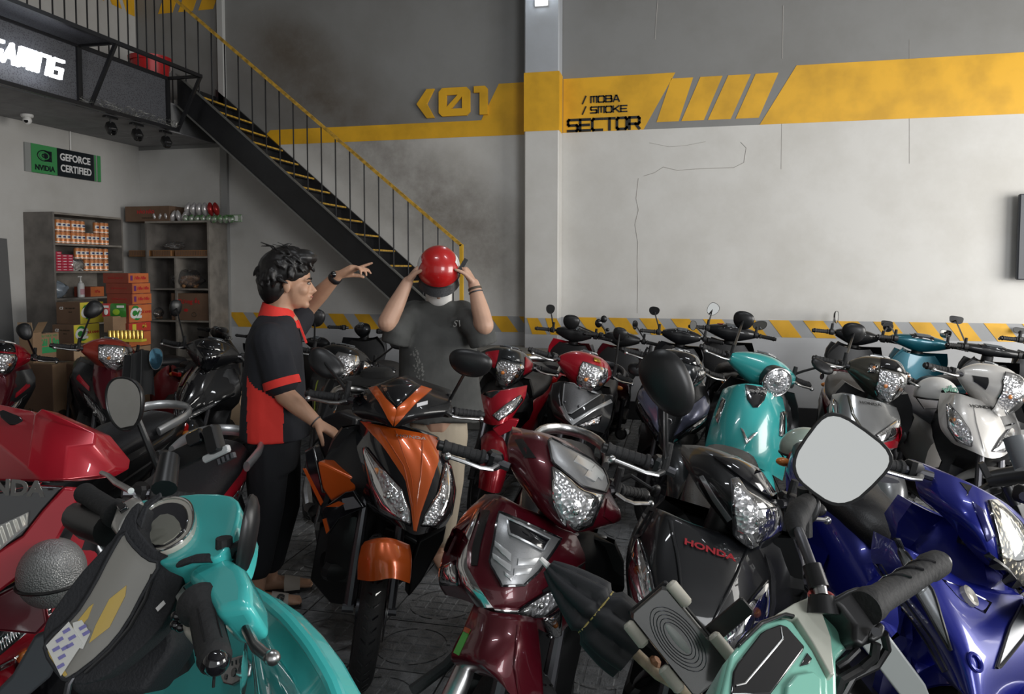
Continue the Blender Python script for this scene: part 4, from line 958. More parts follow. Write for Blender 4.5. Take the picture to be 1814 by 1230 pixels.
# M7 red cowl, grey V plate
def p_yam(S, r, g):
    o = patch(S, [(-.52, .98), (-.50, .55), (-.10, .10)], [(.52, .98), (.50, .55), (.10, .10)], plate_grey, 'chest_plate', r, 12, 10, .008, .006, .012)
    for q in ((0, .88), (-.2, .3), (.2, .3)):
        c = S.p(*q)+S.nrm(*q)*.016; MB(S.M).ell(c, (.005, .008, .008), 10, 6).build('screw', steel, o)
    c = S.p(0, .74)+S.nrm(0, .74)*.015; MB(S.M).tube([c+Vector((0, .016*math.cos(a), .016*math.sin(a))) for a in [math.pi*2*i/16 for i in range(16)]], .0025, 5, closed=True).build('ring_emblem', badge_m, o)
    for s in (-1, 1):
        patch(S, [(s*.98, .66), (s*.62, .32), (s*.06, .02)], [(s*.98, .60), (s*.62, .26), (s*.06, -.05)], silver, 'silver_v', r, 12, 2, .012, .004, .010)
        lamp(S, [(s*.92, .46), (s*.42, .16)], [(s*.86, .28), (s*.46, .05)], r, 'turn_signal', 8, 5, bulb=[(s*.6, .2, .014, amber)], dome=.010)
        patch(S, [(s*.58, 1.0), (s*.60, .62)], [(s*.95, 1.0), (s*.98, .72)], pblack, 'shoulder_panel', r, 8, 5, .006, .004, .008)
GM7 = scooter('motor_scooter', pt(1040, 648, 1.0), head=-91, lean=12, steer=30, apron='sport', cowl='lamp', body=pblack, cowl_m=red, fender_m=red, label='motor scooter with red headlamp cowl over a grey textured V plate',
        noapron=True, lsx=.06, lsw=.9, cpatches=lambda S, r, g: (c_head(S, r, w=.50, t0=-1.1, t1=.45, tw=.44, bw=.2), patch(S, [(-.12, .75), (-.10, 1.05)], [(.12, .75), (.10, 1.05)], mat('gold_badge', (.5, .3, .05), .3, .8), 'badge', r, 4, 4, .008, .003, .006)), grab=steel, mirrors=[(1, dict(w=P(1098, 592, D=4.8), wn=(.1, 1, .1), rx=.045, rz=.045))])
# M8 dark grey
def p_nvx(S, r, g):
    patch(S, [(-.36, 1.0), (-.28, .5), (-.12, .0)], [(.36, 1.0), (.28, .5), (.12, .0)], pblack, 'centre_panel', r, 12, 8, .010, .004, .012)
    c = S.p(0, .42)+S.nrm(0, .42)*.016; MB(S.M).tube([c+Vector((0, .020*math.cos(a), .020*math.sin(a))) for a in [math.pi*2*i/6 for i in range(6)]], .003, 5, closed=True).build('hex_emblem', badge_m, r)
    for s in (-1, 1):
        patch(S, [(s*.40, .62), (s*.22, .20)], [(s*.99, .80), (s*.97, .44)], mat('violet_grey', (.16, .17, .26), .22, .5, coat=.8), 'cheek_panel', r, 8, 6, .012, .006, .012)
        lamp(S, [(s*.96, .40), (s*.26, .14)], [(s*.92, .20), (s*.32, .0)], r, n=8, k=5, dome=.01, m=facet('violet_reflector', (.6, .62, .8), .12, 48, .8))
scooter('motor_scooter', pt(1205, 640, 1.02), head=-92, lean=10, steer=28, apron='sport', cowl='lamp', body=dgrey, label='dark grey and black sporty scooter with hexagon emblem and violet-tinted lamps',
        patches=p_nvx, cpatches=lambda S, r, g: (lamp(S, [(.30, .1), (.20, -.9)], [(.86, .2), (.70, -.3)], r, n=8, k=6), lamp(S, [(-.30, .1), (-.20, -.9)], [(-.86, .2), (-.70, -.3)], r, n=8, k=6), patch(S, [(-.5, .4), (-.35, 1.2)], [(.5, .4), (.35, 1.2)], gloss, 'visor', r, 8, 8, .008, .01, .01)), mirrors=[(-1, dict(w=P(1128, 655, D=4.7), wn=(.1, 1, -.6), rx=.06, rz=.045))])
# M10 silver with red cheeks
def p_m10(S, r, g):
    patch(S, [(-.50, 1.0), (-.44, .5), (-.20, .05)], [(.50, 1.0), (.44, .5), (.20, .05)], psilver, 'centre_panel', r, 12, 10, .008, .006, .012)
    for s in (-1, 1):
        lamp(S, [(s*.62, .62), (s*.50, .05)], [(s*.92, .74), (s*.90, .18)], r, n=10, k=6, dome=.014, bulb=[(s*.7, .35, .02, chrome)])
        patch(S, [(s*.92, .80), (s*.93, .12), (s*.50, -.02)], [(s*1.0, .80), (s*1.0, .02), (s*.50, -.12)], maroon, 'red_cheek', r, 12, 3, .006, .003, .01)
    stext(S, .0, .93, 'HONDA', .022, badge_d, r, .014, sx=1.6)
GM10 = scooter('motor_scooter', pt(1560, 660, 1.0), head=-93, lean=9, steer=20, apron='lead', cowl='lamp', body=psilver, cowl_m=bronze, side_m=maroon, label='silver motor scooter with dark red cheeks and grab rail, left of the white one',
        noapron=True, lsx=.14, lsw=.92, cpatches=c_lead, grab=chrome, mirrors=[(-1, dict(w=P(1512, 590, D=4.75), wn=(.1, 1, .1), rx=.07, rz=.066))])
# M11 white
GM11 = scooter('motor_scooter', pt(1758, 672, 1.01), head=-86, lean=9, steer=26, apron='lead', cowl='lamp', body=pwhite, side_m=mat('warm_grey', (.22, .21, .20), .4), seat_m=greyvinyl, label='white motor scooter with clear headlamp standing by the right edge',
        noapron=True, lsx=.05, lsw=.95, cpatches=lambda S, r, g: (c_head(S, r, w=.42, t0=-1.2, t1=.7, tw=.28, bw=.16), [patch(S, [(s*.66, .2), (s*.64, -.5)], [(s*.9, .15), (s*.86, -.3)], black, 'side_vent', r, 6, 3, .004, 0, .006) for s in (-1, 1)]), mirrors=[])
# M4 black with big lamp and bullet signals, behind the pointing man
def p_m4(S, r, g):
    c = S.p(0, .70)+S.nrm(0, .70)*.012; MB(S.M).tube([c+Vector((0, .018*math.cos(a), .018*math.sin(a))) for a in [math.pi*2*i/16 for i in range(16)]], .004, 5, closed=True).build('ring_emblem', badge_m, r)
    for s in (-1, 1): patch(S, [(s*.80, .85), (s*.50, .35)], [(s*.86, .85), (s*.56, .33)], mat('lime_line', (.35, .42, .05), .4), 'accent_line', r, 8, 2, .006, .001, .004)
scooter('motor_scooter', pt(610, 636, 1.0), head=-84, lean=9, steer=26, apron='under', cowl='lamp', body=pblack, label='black motorbike with big clear headlamp between the two people',
        patches=p_m4, cpatches=lambda S, r, g: (c_head(S, r, w=.46, t0=-1.2, t1=.6, tw=.34, bw=.2, rim=steel), [lamp(S, [(s*.62, .35), (s*.62, -.6)], [(s*.92, .25), (s*.90, -.3)], r, 'turn_signal', 6, 4, bulb=[(s*.75, -.1, .014, amber)], dome=.02) for s in (-1, 1)]),
        mirrors=[(-1, dict(w=P(559, 563, D=4.9), wn=(-.3, 1, .1), rx=.062, rz=.062)), (1, dict(w=P(706, 610, D=4.7), wn=(-.2, 1, -.9), rx=.06, rz=.04))])
# M3 black sporty with gold side
def p_m3(S, r, g):
    patch(S, [(-.45, 1.0), (-.34, .5), (-.05, .1)], [(.45, 1.0), (.34, .5), (.05, .1)], gloss, 'centre_panel', r, 12, 8, .010, .01, .012)
    for s in (-1, 1):
        lamp(S, [(s*.80, .30), (s*.10, .08)], [(s*.72, .14), (s*.14, -.04)], r, n=8, k=5, dome=.01)
    patch(S, [(-.99, .80), (-.72, .45)], [(-.80, .95), (-.52, .55)], maroon, 'red_cheek', r, 8, 4, .008, .004, .01)
scooter('motor_scooter', pt(375, 618, 1.02), head=-84, lean=8, steer=20, apron='sport', cowl='lamp', body=pblack, side_m=gold, label='black sporty scooter with tan side panel, behind the pointing man',
        patches=p_m3, cpatches=lambda S, r, g: (patch(S, [(-.5, .3), (-.12, -1.0)], [(.5, .3), (.12, -1.0)], gloss, 'nose_glass', r, 8, 8, .006, .01, .01), patch(S, [(-.5, .4), (-.35, 1.2)], [(.5, .4), (.35, 1.2)], gloss, 'visor', r, 8, 8, .008, .01, .01)), mirrors=[(-1, dict(w=P(311, 546, D=5.9), wn=(-.9, .5, .1), rx=.05, rz=.068))])
# M1 red-orange cowl bike at the left
def p_m1(S, r, g):
    patch(S, [(-.52, 1.0), (-.42, .6), (-.22, .35)], [(.52, 1.0), (.42, .6), (.22, .35)], maroon, 'centre_panel', r, 12, 8, .010, .01, .012)
    for s in (-1, 1):
        lamp(S, [(s*.88, .52), (s*.14, .22)], [(s*.92, .16), (s*.22, .0)], r, n=10, k=6, dome=.016, bulb=[(s*.5, .2, .022, chrome)])
        patch(S, [(s*.55, .62), (s*.9, .8)], [(s*.58, .54), (s*.93, .68)], red, 'red_stripe', r, 6, 2, .009, .002, .006)
scooter('motorbike', pt(196, 622, 1.0), head=-42, lean=8, steer=14, apron='under', cowl='lamp', body=pblack, cowl_m=redo, label='motorbike with orange-red headlamp cowl in front of the stacked cartons', cat='motorbike',
        patches=p_m1, cpatches=lambda S, r, g: (c_head(S, r, w=.62, t0=-.95, t1=.5, tw=.6, bw=.12, rim=black),), mirrors=[(-1, dict(w=P(165, 549, D=5.3), wn=(-.6, .7, -.1), rx=.055, rz=.07, roll=.6)), (1, dict(w=P(276, 636, D=4.9), wn=(.9, -.3, .1), rx=.05, rz=.075, glass=mat('blue_mirror', (.12, .3, .45), .05, .9)))])  # right mirror has blue-tinted glass
# M2 at the left edge
scooter('motorbike', pt(2, 628, 1.0), head=-45, lean=8, steer=10, apron='under', cowl='lamp', body=maroon, cowl_m=red, label='red motorbike cut off by the left edge, above the big red scooter', cat='motorbike',
        patches=p_m1, cpatches=c_sport(gloss, .4, red), mirrors=[(1, dict(w=P(44, 588, D=5.0), wn=(-.6, .7, -.1), rx=.045, rz=.06, roll=-.5))])
# F1 big red scooter, left foreground
def p_f1(S, r, g):
    patch(S, [(-.52, 1.0), (-.44, .5), (-.10, .02)], [(.52, 1.0), (.44, .5), (.10, .02)], gloss, 'centre_panel', r, 12, 8, .012, .01, .014)
    for s in (-1, 1):
        lamp(S, [(s*.60, .42), (s*.20, .08)], [(s*.50, .60), (s*.14, .26)], r, n=8, k=5, m=ribbed, dome=.01)
        lamp(S, [(s*.88, .12), (s*.40, -.10)], [(s*.70, .0), (s*.36, -.18)], r, 'turn_signal', 8, 4, bulb=[(s*.7, .04, .02, amber)], dome=.012)
    stext(S, .12, .80, 'HONDA', .034, badge_m, r, .026, sx=1.4, bold=.002)
def c_f1(S, r, g):
    patch(S, [(-.30, 1.5), (-.27, .4), (-.06, -.95)], [(.30, 1.5), (.27, .4), (.06, -.95)], red, 'centre_facet', r, 12, 8, .014, .004, .018)
    for s in (-1, 1): patch(S, [(s*.36, 1.35), (s*.34, .3), (s*.14, -.75)], [(s*.92, .8), (s*.9, .1), (s*.6, -.4)], red, 'side_facet', r, 12, 8, .008, .006, .012)
    patch(S, [(-.74, 1.1), (-.44, 1.1)], [(-.72, .7), (-.42, .7)], gloss, 'brake_reservoir_window', r, 6, 4, .012, .004, .008)
G1 = scooter('motor_scooter', pt(98, 800, 1.08), head=-80, lean=11, steer=10, scale=1.0, apron='sport', cowl='wing', body=red, cowl_m=red, side_m=red, inner=gloss, label='large red and black scooter cut off by the left edge, in the foreground',
        patches=p_f1, cpatches=None, grab=silver, mirrors=[], nocowl=True)
stx = text('LEX', .06, badge_m, basis((-.52, .168, .69), (-.94, 0, .33), (.33, 0, .94)), G1['root'], bold=.003, sx=1.3, name='badge')
# R2 tail between
scooter('motorbike', (-2.95, 2.35), head=-100, lean=8, steer=10, apron='under', cowl='dash', body=pblack, label='black motorbike tail with silver grab rail left of the round mirror', cat='motorbike', grab=silver, mirrors=[], scale=.97)
# F7 blue
def p_f7(S, r, g):
    for s in (-1, 1):
        patch(S, [(s*.55, .78), (s*.36, .30)], [(s*.98, .92), (s*.50, .24)], plate_grey, 'silver_sticker', r, 8, 5, .008, .002, .006, rim=white_p)
        patch(S, [(s*.72, .70), (s*.50, .38)], [(s*.78, .72), (s*.54, .36)], silver, 'sticker_arrow', r, 5, 2, .012, .002, .004)
        patch(S, [(s*.90, .55), (s*.86, .05)], [(s*1.0, .60), (s*1.0, .12)], gloss, 'edge_panel', r, 8, 4, .006, .006, .008)
    patch(S, [(-.22, 1.0), (-.30, .80), (-.08, .66)], [(.22, 1.0), (.30, .80), (.08, .66)], gloss, 'horn_opening', r, 10, 6, .003, -.004, .004)
    c = S.p(0, .84)+S.nrm(0, .84)*.008; MB(S.M).lathe([(.022, 0), (.022, .012), (.014, .016), (.001, .012)], Matrix.Translation(c) @ Euler((0, R(80), 0)).to_matrix().to_4x4(), 16).build('horn', alu, r)
    c = S.p(0, .34)+S.nrm(0, .34)*.004; MB(S.M).tube([c+Vector((.004, .017*math.cos(a), .020*math.sin(a))) for a in [math.pi*2*i/16 for i in range(16)]], .004, 6, closed=True).build('ring_emblem', blue, r)
def c_f7(S, r, g):
    c_head(S, r, w=.60, t0=-1.0, t1=.75, tw=.30, bw=.20, rim=gloss)
    for s in (-1, 1): patch(S, [(s*.62, .9), (s*.70, -.2)], [(s*.96, .7), (s*.94, -.2)], blue, 'cowl_wing', r, 8, 5, .008, .006, .010)
G7 = scooter('motorbike', pt(1752, 860, 1.0), head=-79, lean=10, steer=18, apron='under', cowl='lamp', body=blue, fender_m=blue, side_m=blue, inner=blue, seat_m=vinyl, label='blue motorbike with silver arrow stickers in the right foreground', cat='motorbike',
        noapron=True, nocowl=True, lsx=.10, lsw=.85, mirrors=[], A=dict(APR['under'], w=(.05, .12, .19, .23, .19), sh=.035), bar_gap=0)
MB().tube([(-.16, 0, .862), (-.32, 0, .875), (-.44, 0, .905), (-.58, 0, .925)], [(.07, .012), (.11, .014), (.12, .014), (.09, .01)], 14).build('seat_cover', greyvinyl, G7['root'])
# ---- back row, noses to the wall, seen from behind
def brow(px, py, Y, head=91, lean=-8, steer=0, label='', cowl='dash', body=pblack, **k):
    b, z = ptY(px, py, Y); sc = z/1.0
    return scooter('motor_scooter', b, head=head, lean=lean, steer=steer, apron='under', cowl=cowl, body=body, label=label, scale=sc, wheel_tread=False, **k)
brow(1018, 588, 7.02, label='black and red scooter with plate, nose to wall beside the pillar', body=red, cowl_m=black, inner=black, plate=('29-T2', '240.16'),
     mirrors=[(-1, dict(w=P(1012, 571, D=6.7), wn=(-.1, -1, .05) and (0, 1, .1), rx=.075, rz=.068)), (1, dict(w=P(975, 548, D=7.1), wn=(.1, -1, .0), rx=.042, rz=.045, glass=mat('dim_mirror', (.08, .08, .08), .1, .6)))])
brow(1103, 597, 7.0, label='black scooter with phone mount on its handlebar, nose to wall', body=maroon, cowl_m=black, mirrors=[(-1, dict(w=P(1125, 576, D=6.9), wn=(-.6, -1, 0), rx=.03, rz=.045))])
brow(1207, 592, 6.95, label='black scooter, nose to wall directly behind the dark grey scooter', mirrors=[(1, dict(w=P(1159, 551, D=7.1), wn=(0, -1, .2), rx=.05, rz=.042, glass=dark_glass if 'dark_glass' in globals() else gloss)), (-1, dict(w=P(1228, 577, D=6.7), wn=(-.5, -1, 0), rx=.032, rz=.045))])
g4 = brow(1295, 585, 7.05, label='black scooter with red-rimmed instrument panel, nose to wall', mirrors=[(1, dict(w=P(1263, 548, D=7.1), wn=(.1, -1, .1), rx=.052, rz=.062, roll=-.5)), (-1, dict(w=P(1346, 577, D=6.8), wn=(-.35, -1, .35), rx=.062, rz=.042, roll=.3))], C=dict(CWL['dash'], W=.21, rr=.10), tail=True)
patch(g4['SC'], [(-.62, 1.75), (.62, 1.75)], [(-.50, 1.95), (.50, 1.95)], badge_r, 'red_rim', g4['root'], 8, 3, .006, .002, .004)
brow(1515, 592, 7.05, label='black scooter, nose to wall behind the silver scooter', body=pblack, mirrors=[(1, dict(w=P(1482, 562, D=7.2), wn=(.9, -.5, 0), rx=.05, rz=.06)), (-1, dict(w=P(1573, 580, D=6.7), wn=(.1, -1, 0), rx=.044, rz=.044, glass=gloss))])
brow(1628, 603, 6.9, label='metallic teal scooter, nose to wall under the hazard stripes', body=tealb, cowl_m=tealb, inner=tealb, mirrors=[(1, dict(w=P(1571, 574, D=6.9), wn=(.1, -1, 0), rx=.052, rz=.03, sq=True, glass=gloss)), (-1, dict(w=P(1675, 592, D=6.5), wn=(-.3, -1, 0), rx=.045, rz=.036, sq=True))], C=dict(CWL['dash'], W=.23))
brow(1752, 618, 6.7, label='black motorbike with boxy dash and bent mirror stalk, near right edge', lean=-9, mirrors=[(1, dict(w=P(1694, 567, D=6.6), wn=(.1, -1, .1), rx=.062, rz=.036, sq=True, glass=gloss))], C=dict(CWL['dash'], W=.26, ru=.04, rd=.05))
brow(1850, 606, 6.9, label='black motorbike mostly beyond the right edge of the back row', mirrors=[(1, dict(w=P(1806, 586, D=7.0), wn=(-.3, -1, .4), rx=.05, rz=.03, sq=True))])
brow(392, 588, 7.0, head=60, lean=-5, label='black motorbike by the right shelf with bare handlebars', mirrors=[], C=dict(CWL['dash'], W=.15))
brow(470, 600, 7.0, head=80, label='dark motorbike against the wall hidden behind the pointing man', mirrors=[])
brow(566, 606, 6.6, head=85, lean=-5, label='dark motorbike behind the headlamp bike under the stairs', mirrors=[], C=dict(CWL['dash'], W=.14))
brow(646, 583, 6.9, head=100, lean=2, steer=-20, label='dark electric moped with tall handlebar under the stairs', mirrors=[], C=dict(CWL['dash'], W=.08))
# ================================================================= people
skin = mat('skin_tan', (.50, .285, .185), .5, noise=.12, nscale=9); skin2 = mat('skin_light', (.56, .34, .24), .5, noise=.12, nscale=9)
hairm = mat('black_hair', (.008, .007, .007), .42); eyew = mat('eye_white', (.30, .27, .25), .4)
def remesh(mb, name, m, parent, vox=.006, smooth=6, fac=.5, origin=None):
    """union of closed pieces as one continuous skin"""
    me = bpy.data.meshes.new('tmp'); me.from_pydata([tuple(v) for v in mb.v], [], mb.f); me.update()
    o = bpy.data.objects.new('tmp', me); COL.objects.link(o); fixn(o)
    r = o.modifiers.new('r', 'REMESH'); r.mode = 'VOXEL'; r.voxel_size = vox
    s = o.modifiers.new('s', 'SMOOTH'); s.iterations = smooth; s.factor = fac
    dg = bpy.context.evaluated_depsgraph_get(); ev = o.evaluated_get(dg); nm = bpy.data.meshes.new_from_object(ev)
    bpy.data.objects.remove(o); bpy.data.meshes.remove(me)
    nm.name = name; nm.materials.clear(); nm.materials.append(m)
    for p in nm.polygons: p.use_smooth = True
    n = bpy.data.objects.new(name, nm); COL.objects.link(n)
    if parent:
        n.parent = parent; nm.transform(Matrix.Translation(-parent.location))
    return n
def J(px, py, D): return P(px, py, D=D)
def head_frame(c, fwd, up=(0, 0, 1), k=1.0):
    f = Vector(fwd).normalized(); u = Vector(up); u = (u-f*u.dot(f)).normalized(); s = u.cross(f)
    M = Matrix((f, s, u)).transposed().to_4x4(); M.translation = c; return M @ Matrix.Scale(k, 4)
def head_parts(mb):
    mb.ell((-.010, 0, .03), (.098, .077, .088), 20, 14); mb.ell((.03, 0, -.032), (.060, .060, .085), 18, 12)
    mb.ell((.030, 0, -.082), (.052, .046, .030), 16, 10); mb.ell((.068, 0, -.098), (.020, .022, .017), 12, 8)
    mb.tube([(.082, 0, .008), (.094, 0, -.014), (.108, 0, -.036), (.092, 0, -.046)], [.007, .008, .0125, .009], 8)
    for s in (-1, 1):
        mb.ell((.072, s*.030, .012), (.018, .026, .009), 10, 8); mb.ell((.058, s*.040, -.032), (.028, .022, .026), 10, 8)
        mb.ell((.094, s*.010, -.042), (.010, .008, .007), 8, 6); mb.ell((-.002, s*.078, -.018), (.018, .009, .030), 10, 8); mb.ell((.076, s*.028, -.012), (.014, .018, .010), 10, 6)
    mb.ell((.089, 0, -.063), (.010, .023, .0055), 10, 6); mb.ell((.087, 0, -.073), (.010, .019, .0060), 10, 6)
    mb.tube([(-.028, 0, -.05), (-.035, 0, -.10), (-.045, 0, -.17)], [.056, .054, .062], 14)
def face_bits(M, par, loc):
    T = Matrix.Translation(-loc) @ M
    for s in (-1, 1):
        e = MB(T).ell((.083, s*.030, -.004), (.008, .012, .007), 12, 8).build('eye', eyew, par)
        MB(T).ell((.0905, s*.030, -.004), (.002, .0055, .0055), 10, 6).build('iris', gloss, e)
        MB(T).tube([(.090, s*.016, .014), (.090, s*.032, .019), (.078, s*.050, .014)], [.0035, .004, .002], 6).build('eyebrow', hairm, par)
        MB(T).tube([(.089, s*.018, .003), (.091, s*.030, .0055), (.084, s*.043, .002)], [.0015, .002, .0015], 6).build('eyelid', hairm, par)
    MB(T).ell((.0945, 0, -.0625), (.006, .021, .004), 12, 6).build('lips', mat('lips', (.42, .16, .13), .45), par)
def hand(mb, wrist, mid, palm_n, L=.175, curl=(20, 25, 30, 35), spread=.10, side=1, thumb=(40, 20), ks=1.0, bend=1.0):
    """wrist -> middle knuckle direction; palm_n = palm facing; side=+1 puts the thumb on x-side"""
    d = (Vector(mid)-Vector(wrist)).normalized(); n = Vector(palm_n); n = (n-d*n.dot(d)).normalized(); s = d.cross(n)*side
    w = Vector(wrist); pl = .088*ks; k = ks
    mb.tube([w-d*.01, w+d*pl*.35, w+d*pl*.8, w+d*(pl+.008)], [(.024*k, .018*k), (.034*k, .018*k), (.039*k, .016*k), (.034*k, .011*k)] if abs(s.dot(Vector((0, 0, 1)).cross(d))) > .5 or True else .03, 12)
    # wide palm along s whatever the tube frame is
    for t in (-1.1, -.4, .35, 1.1): mb.tube([w+d*pl*.15+s*t*.014*k, w+d*pl*.95+s*t*.022*k], [.014*k, .0125*k], 8)
    for i, (off, ln) in enumerate(((1.25, .92), (.45, 1.0), (-.35, .95), (-1.15, .76))):
        c = R(curl[i]); p = w+d*pl*.95+s*off*.0205*k; a = d+s*off*spread*.6; a.normalize(); seg = (.040*ln*k, .026*ln*k, .021*ln*k); pts = [p-a*.012, p]; ang = 0
        for q, sl in enumerate(seg):
            ang += c*(1.0 if q else .9)*bend; dd = a*math.cos(ang)+n*math.sin(ang); p = p+dd*sl; pts.append(p)
        mb.tube(pts, [.0098*k, .0098*k, .0088*k, .0078*k, .0066*k], 8); mb.ell(pts[-1], (.0066*k,)*3, 8, 6)
    a = math.radians(thumb[0]); p = w+d*.02*k+s*.026*k; t1 = d*math.cos(a)+s*math.sin(a)+n*.25; t1.normalize(); p1 = p+t1*.042*k; t2 = (t1+d*.25+n*math.sin(R(thumb[1]))*.9).normalized(); p2 = p1+t2*.030*k; p3 = p2+(t2+n*.25).normalized()*.022*k
    mb.tube([p-t1*.01, p, p1, p2, p3], [.015*k, .0145*k, .0115*k, .010*k, .008*k], 8); mb.ell(p3, (.008*k,)*3, 8, 6)
def limb(mb, pts, rad, n=14): mb.tube(pts, rad, n); mb.ell(pts[0], (rad[0],)*3, 12, 8); mb.ell(pts[-1], (rad[-1],)*3, 12, 8)
def oring(c, s, f, w, d, n=24, e=.85, up=None):
    return [Vector(c)+s*(spow(math.cos(a), e)*w)+f*(spow(math.sin(a), e)*d)+Vector((0, 0, (up or (lambda a: 0))(a))) for a in [2*math.pi*i/n for i in range(n)]]
CR = Vector((math.cos(YAW), math.sin(YAW), 0)); CD = Vector((-math.sin(YAW), math.cos(YAW), 0))
UPZ = Vector((0, 0, 1))
# ------------------------------------------------ the pointing man
base = P(478, 1050, Z=0)
man = empty('person', base, 'person in black and red polo shirt pointing to the right with one arm', 'person')
D1 = 3.50
f1 = (CR*math.cos(R(12))+CD*math.sin(R(12))).normalized(); s1 = UPZ.cross(f1)
hc = J(513, 500, D1); hf = (CR*.985+CD*.17+UPZ*-.03)
MH = head_frame(hc, hf, (CR*-.04+UPZ), 1.08)
nk = J(492, 560, D1)
body = MB(); hp = MB(MH); head_parts(hp); body.add(hp.v, hp.f)
limb(body, [hc+Vector((0, 0, -.06))-f1*.02, nk+Vector((0, 0, .02)), nk-Vector((0, 0, .06))], [.058, .060, .075])
# near arm
sh, el, wr = J(478, 602, D1-.16), J(505, 700, D1-.18), J(560, 748, D1-.20); kn_ = J(585, 762, D1-.2)
limb(body, [sh, (sh+el)/2, el], [.056, .052, .046]); limb(body, [el, el*.6+wr*.4, wr], [.046, .043, .028])
hand(body, wr, J(588, 765, D1-.20), (0.05, .1, -1), curl=(6, 8, 10, 14), spread=.34, side=-1, thumb=(48, 10), ks=1.08)
# far arm
sh2, el2, wr2 = J(512, 585, D1+.14), J(545, 545, D1+.22), J(597, 489, D1+.10)
limb(body, [sh2, (sh2+el2)/2, el2], [.055, .050, .045]); limb(body, [el2, el2*.55+wr2*.45, wr2], [.045, .042, .027])
hand(body, wr2, J(622, 477, D1+.10), (.1, -.25, -1), curl=(2, 26, 34, 40), spread=.12, side=1, thumb=(30, 20), ks=1.08)
# legs and feet
hipc = J(484, 760, D1); 
for q, (hx, kx, ky, ax, ay, dd) in enumerate(((476, 474, 900, 452, 1022, -.09), (492, 500, 895, 476, 1000, .10))):
    h, k, a = J(hx, 765, D1+dd), J(kx, ky, D1+dd+.02), J(ax, ay, D1+dd+.06)
    a.z = .09; limb(body, [h, k, a], [.088, .060, .040])
    t = a+f1*.19; t.z = .028; body.tube([a+f1*-.04+Vector((0, 0, -.055)), a+f1*.03+Vector((0, 0, -.045)), a+f1*.12+Vector((0, 0, -.055)), t], [(.030, .034), (.034, .040), (.042, .028), (.036, .018)], 12)
    for i in range(5):
        p = t+s1*(i-2)*.016-f1*(.004*abs(i-1.2)); body.tube([p-f1*.02, p+f1*.022], [.010, .009], 8)
limb(body, [nk-Vector((0, 0, .05)), J(486, 650, D1), hipc], [.10, .11, .12])
remesh(body, 'body', skin, man, .0058, 4)
face_bits(MH, man, base)
# hair: cap plus tousled locks
hb = MB(MH)
hb.ell((-.024, 0, .056), (.112, .096, .094), 20, 12); hb.ell((-.066, 0, -.010), (.070, .087, .096), 18, 12); hb.ell((.052, 0, .108), (.066, .074, .040), 16, 8)
rnd = random.Random(3)
for i in range(170):
    a = rnd.uniform(-math.pi, math.pi); e = rnd.uniform(-.5, 1.5); dirv = Vector((math.cos(a)*math.cos(e), math.sin(a)*math.cos(e), math.sin(e)))
    if dirv.x > .55 and dirv.z < .45: continue
    if abs(dirv.y) > .75 and dirv.x > -.15 and dirv.z < .1: continue
    p = Vector((-.020, 0, .035))+Vector((dirv.x*.103, dirv.y*.088, dirv.z*.098)); fl_ = Vector((.7 if dirv.z > .35 else -.1, dirv.y*.3, -.75 if dirv.z < .6 else -.05))+Vector((rnd.gauss(0, .3), rnd.gauss(0, .3), rnd.gauss(0, .25)))
    fl_ = (fl_-dirv*fl_.dot(dirv)*.75).normalized(); L_ = rnd.uniform(.035, .065)
    hb.tube([p-dirv*.004, p+dirv*.012+fl_*L_*.4, p+dirv*.010+fl_*L_*.8, p+dirv*.004+fl_*L_*1.1], [.015, .012, .008, .003], 6)
remesh(hb, 'hair', hairm, man, .0042, 9, .5)
st_ = MB(Matrix.Translation(-base) @ MH)
for i in range(12):
    y = rnd.uniform(-.05, .05); p = Vector((-.03+rnd.uniform(-.04, .05), y, .135)); st_.tube([p, p+Vector((-.02, y*.2, .020)), p+Vector((-.055-rnd.random()*.02, y*.4, .024+rnd.uniform(-.01, .012)))], [.0022, .0018, .0008], 4)
st_.build('hair_wisps', hairm, man)
# shirt
shm = mat('shirt_black', (.012, .013, .018), .85, bump=.3, bscale=14, sheen=.0); shr = mat('shirt_red', (.72, .035, .025), .8, bump=.3, bscale=14)
sb_ = MB()
rows = ((540, 493, .055, .060), (556, 490, .085, .075), (572, 488, .175, .10), (600, 486, .205, .125), (650, 486, .195, .135), (700, 486, .19, .145), (740, 487, .195, .155), (772, 488, .195, .160))
sb_.loft([oring(J(x, y, D1), s1, f1, w, d) for (y, x, w, d) in rows])
e1 = sh+(el-sh)*.74; limb(sb_, [sh+Vector((0, 0, .0)), (sh+e1)/2, e1], [.080, .078, .078]); e2 = sh2+(el2-sh2)*.55; limb(sb_, [sh2, e2], [.082, .075])
sb_.ell(nk-s1*.09+Vector((0, 0, -.05)), (.08, .08, .05)); sb_.ell(nk+s1*.09+Vector((0, 0, -.05)), (.08, .08, .05))
sho = remesh(sb_, 'polo_shirt', shm, man, .0085, 5)
sho.data.materials.append(shr)
for p in sho.data.polygons:
    c = p.center+base; r = c-J(486, 650, D1); x = r.dot(f1); y = r.dot(s1); z = c.z
    zr = (J(486, 640, D1).z-z)
    if y < -.06 and x > -.105+max(0, -zr)*1.3 and x < .055 and zr > -.04 and (c-(sh+e1)/2).length > .15 and (c-e1).length > .085: p.material_index = 1
    if y > .06 and -.10 < x < .05 and zr > -.02: p.material_index = 1
ax_ = (e1-sh).normalized()
cu = MB(Matrix.Translation(-base)); cu.tube([e1-ax_*.006, e1+ax_*.030], [.082, .083], 24, cap=False); cu.tube([e1-ax_*.006, e1+ax_*.030], [.078, .079], 24, cap=False); cu.build('sleeve_band', shr, man, label='red sleeve band')
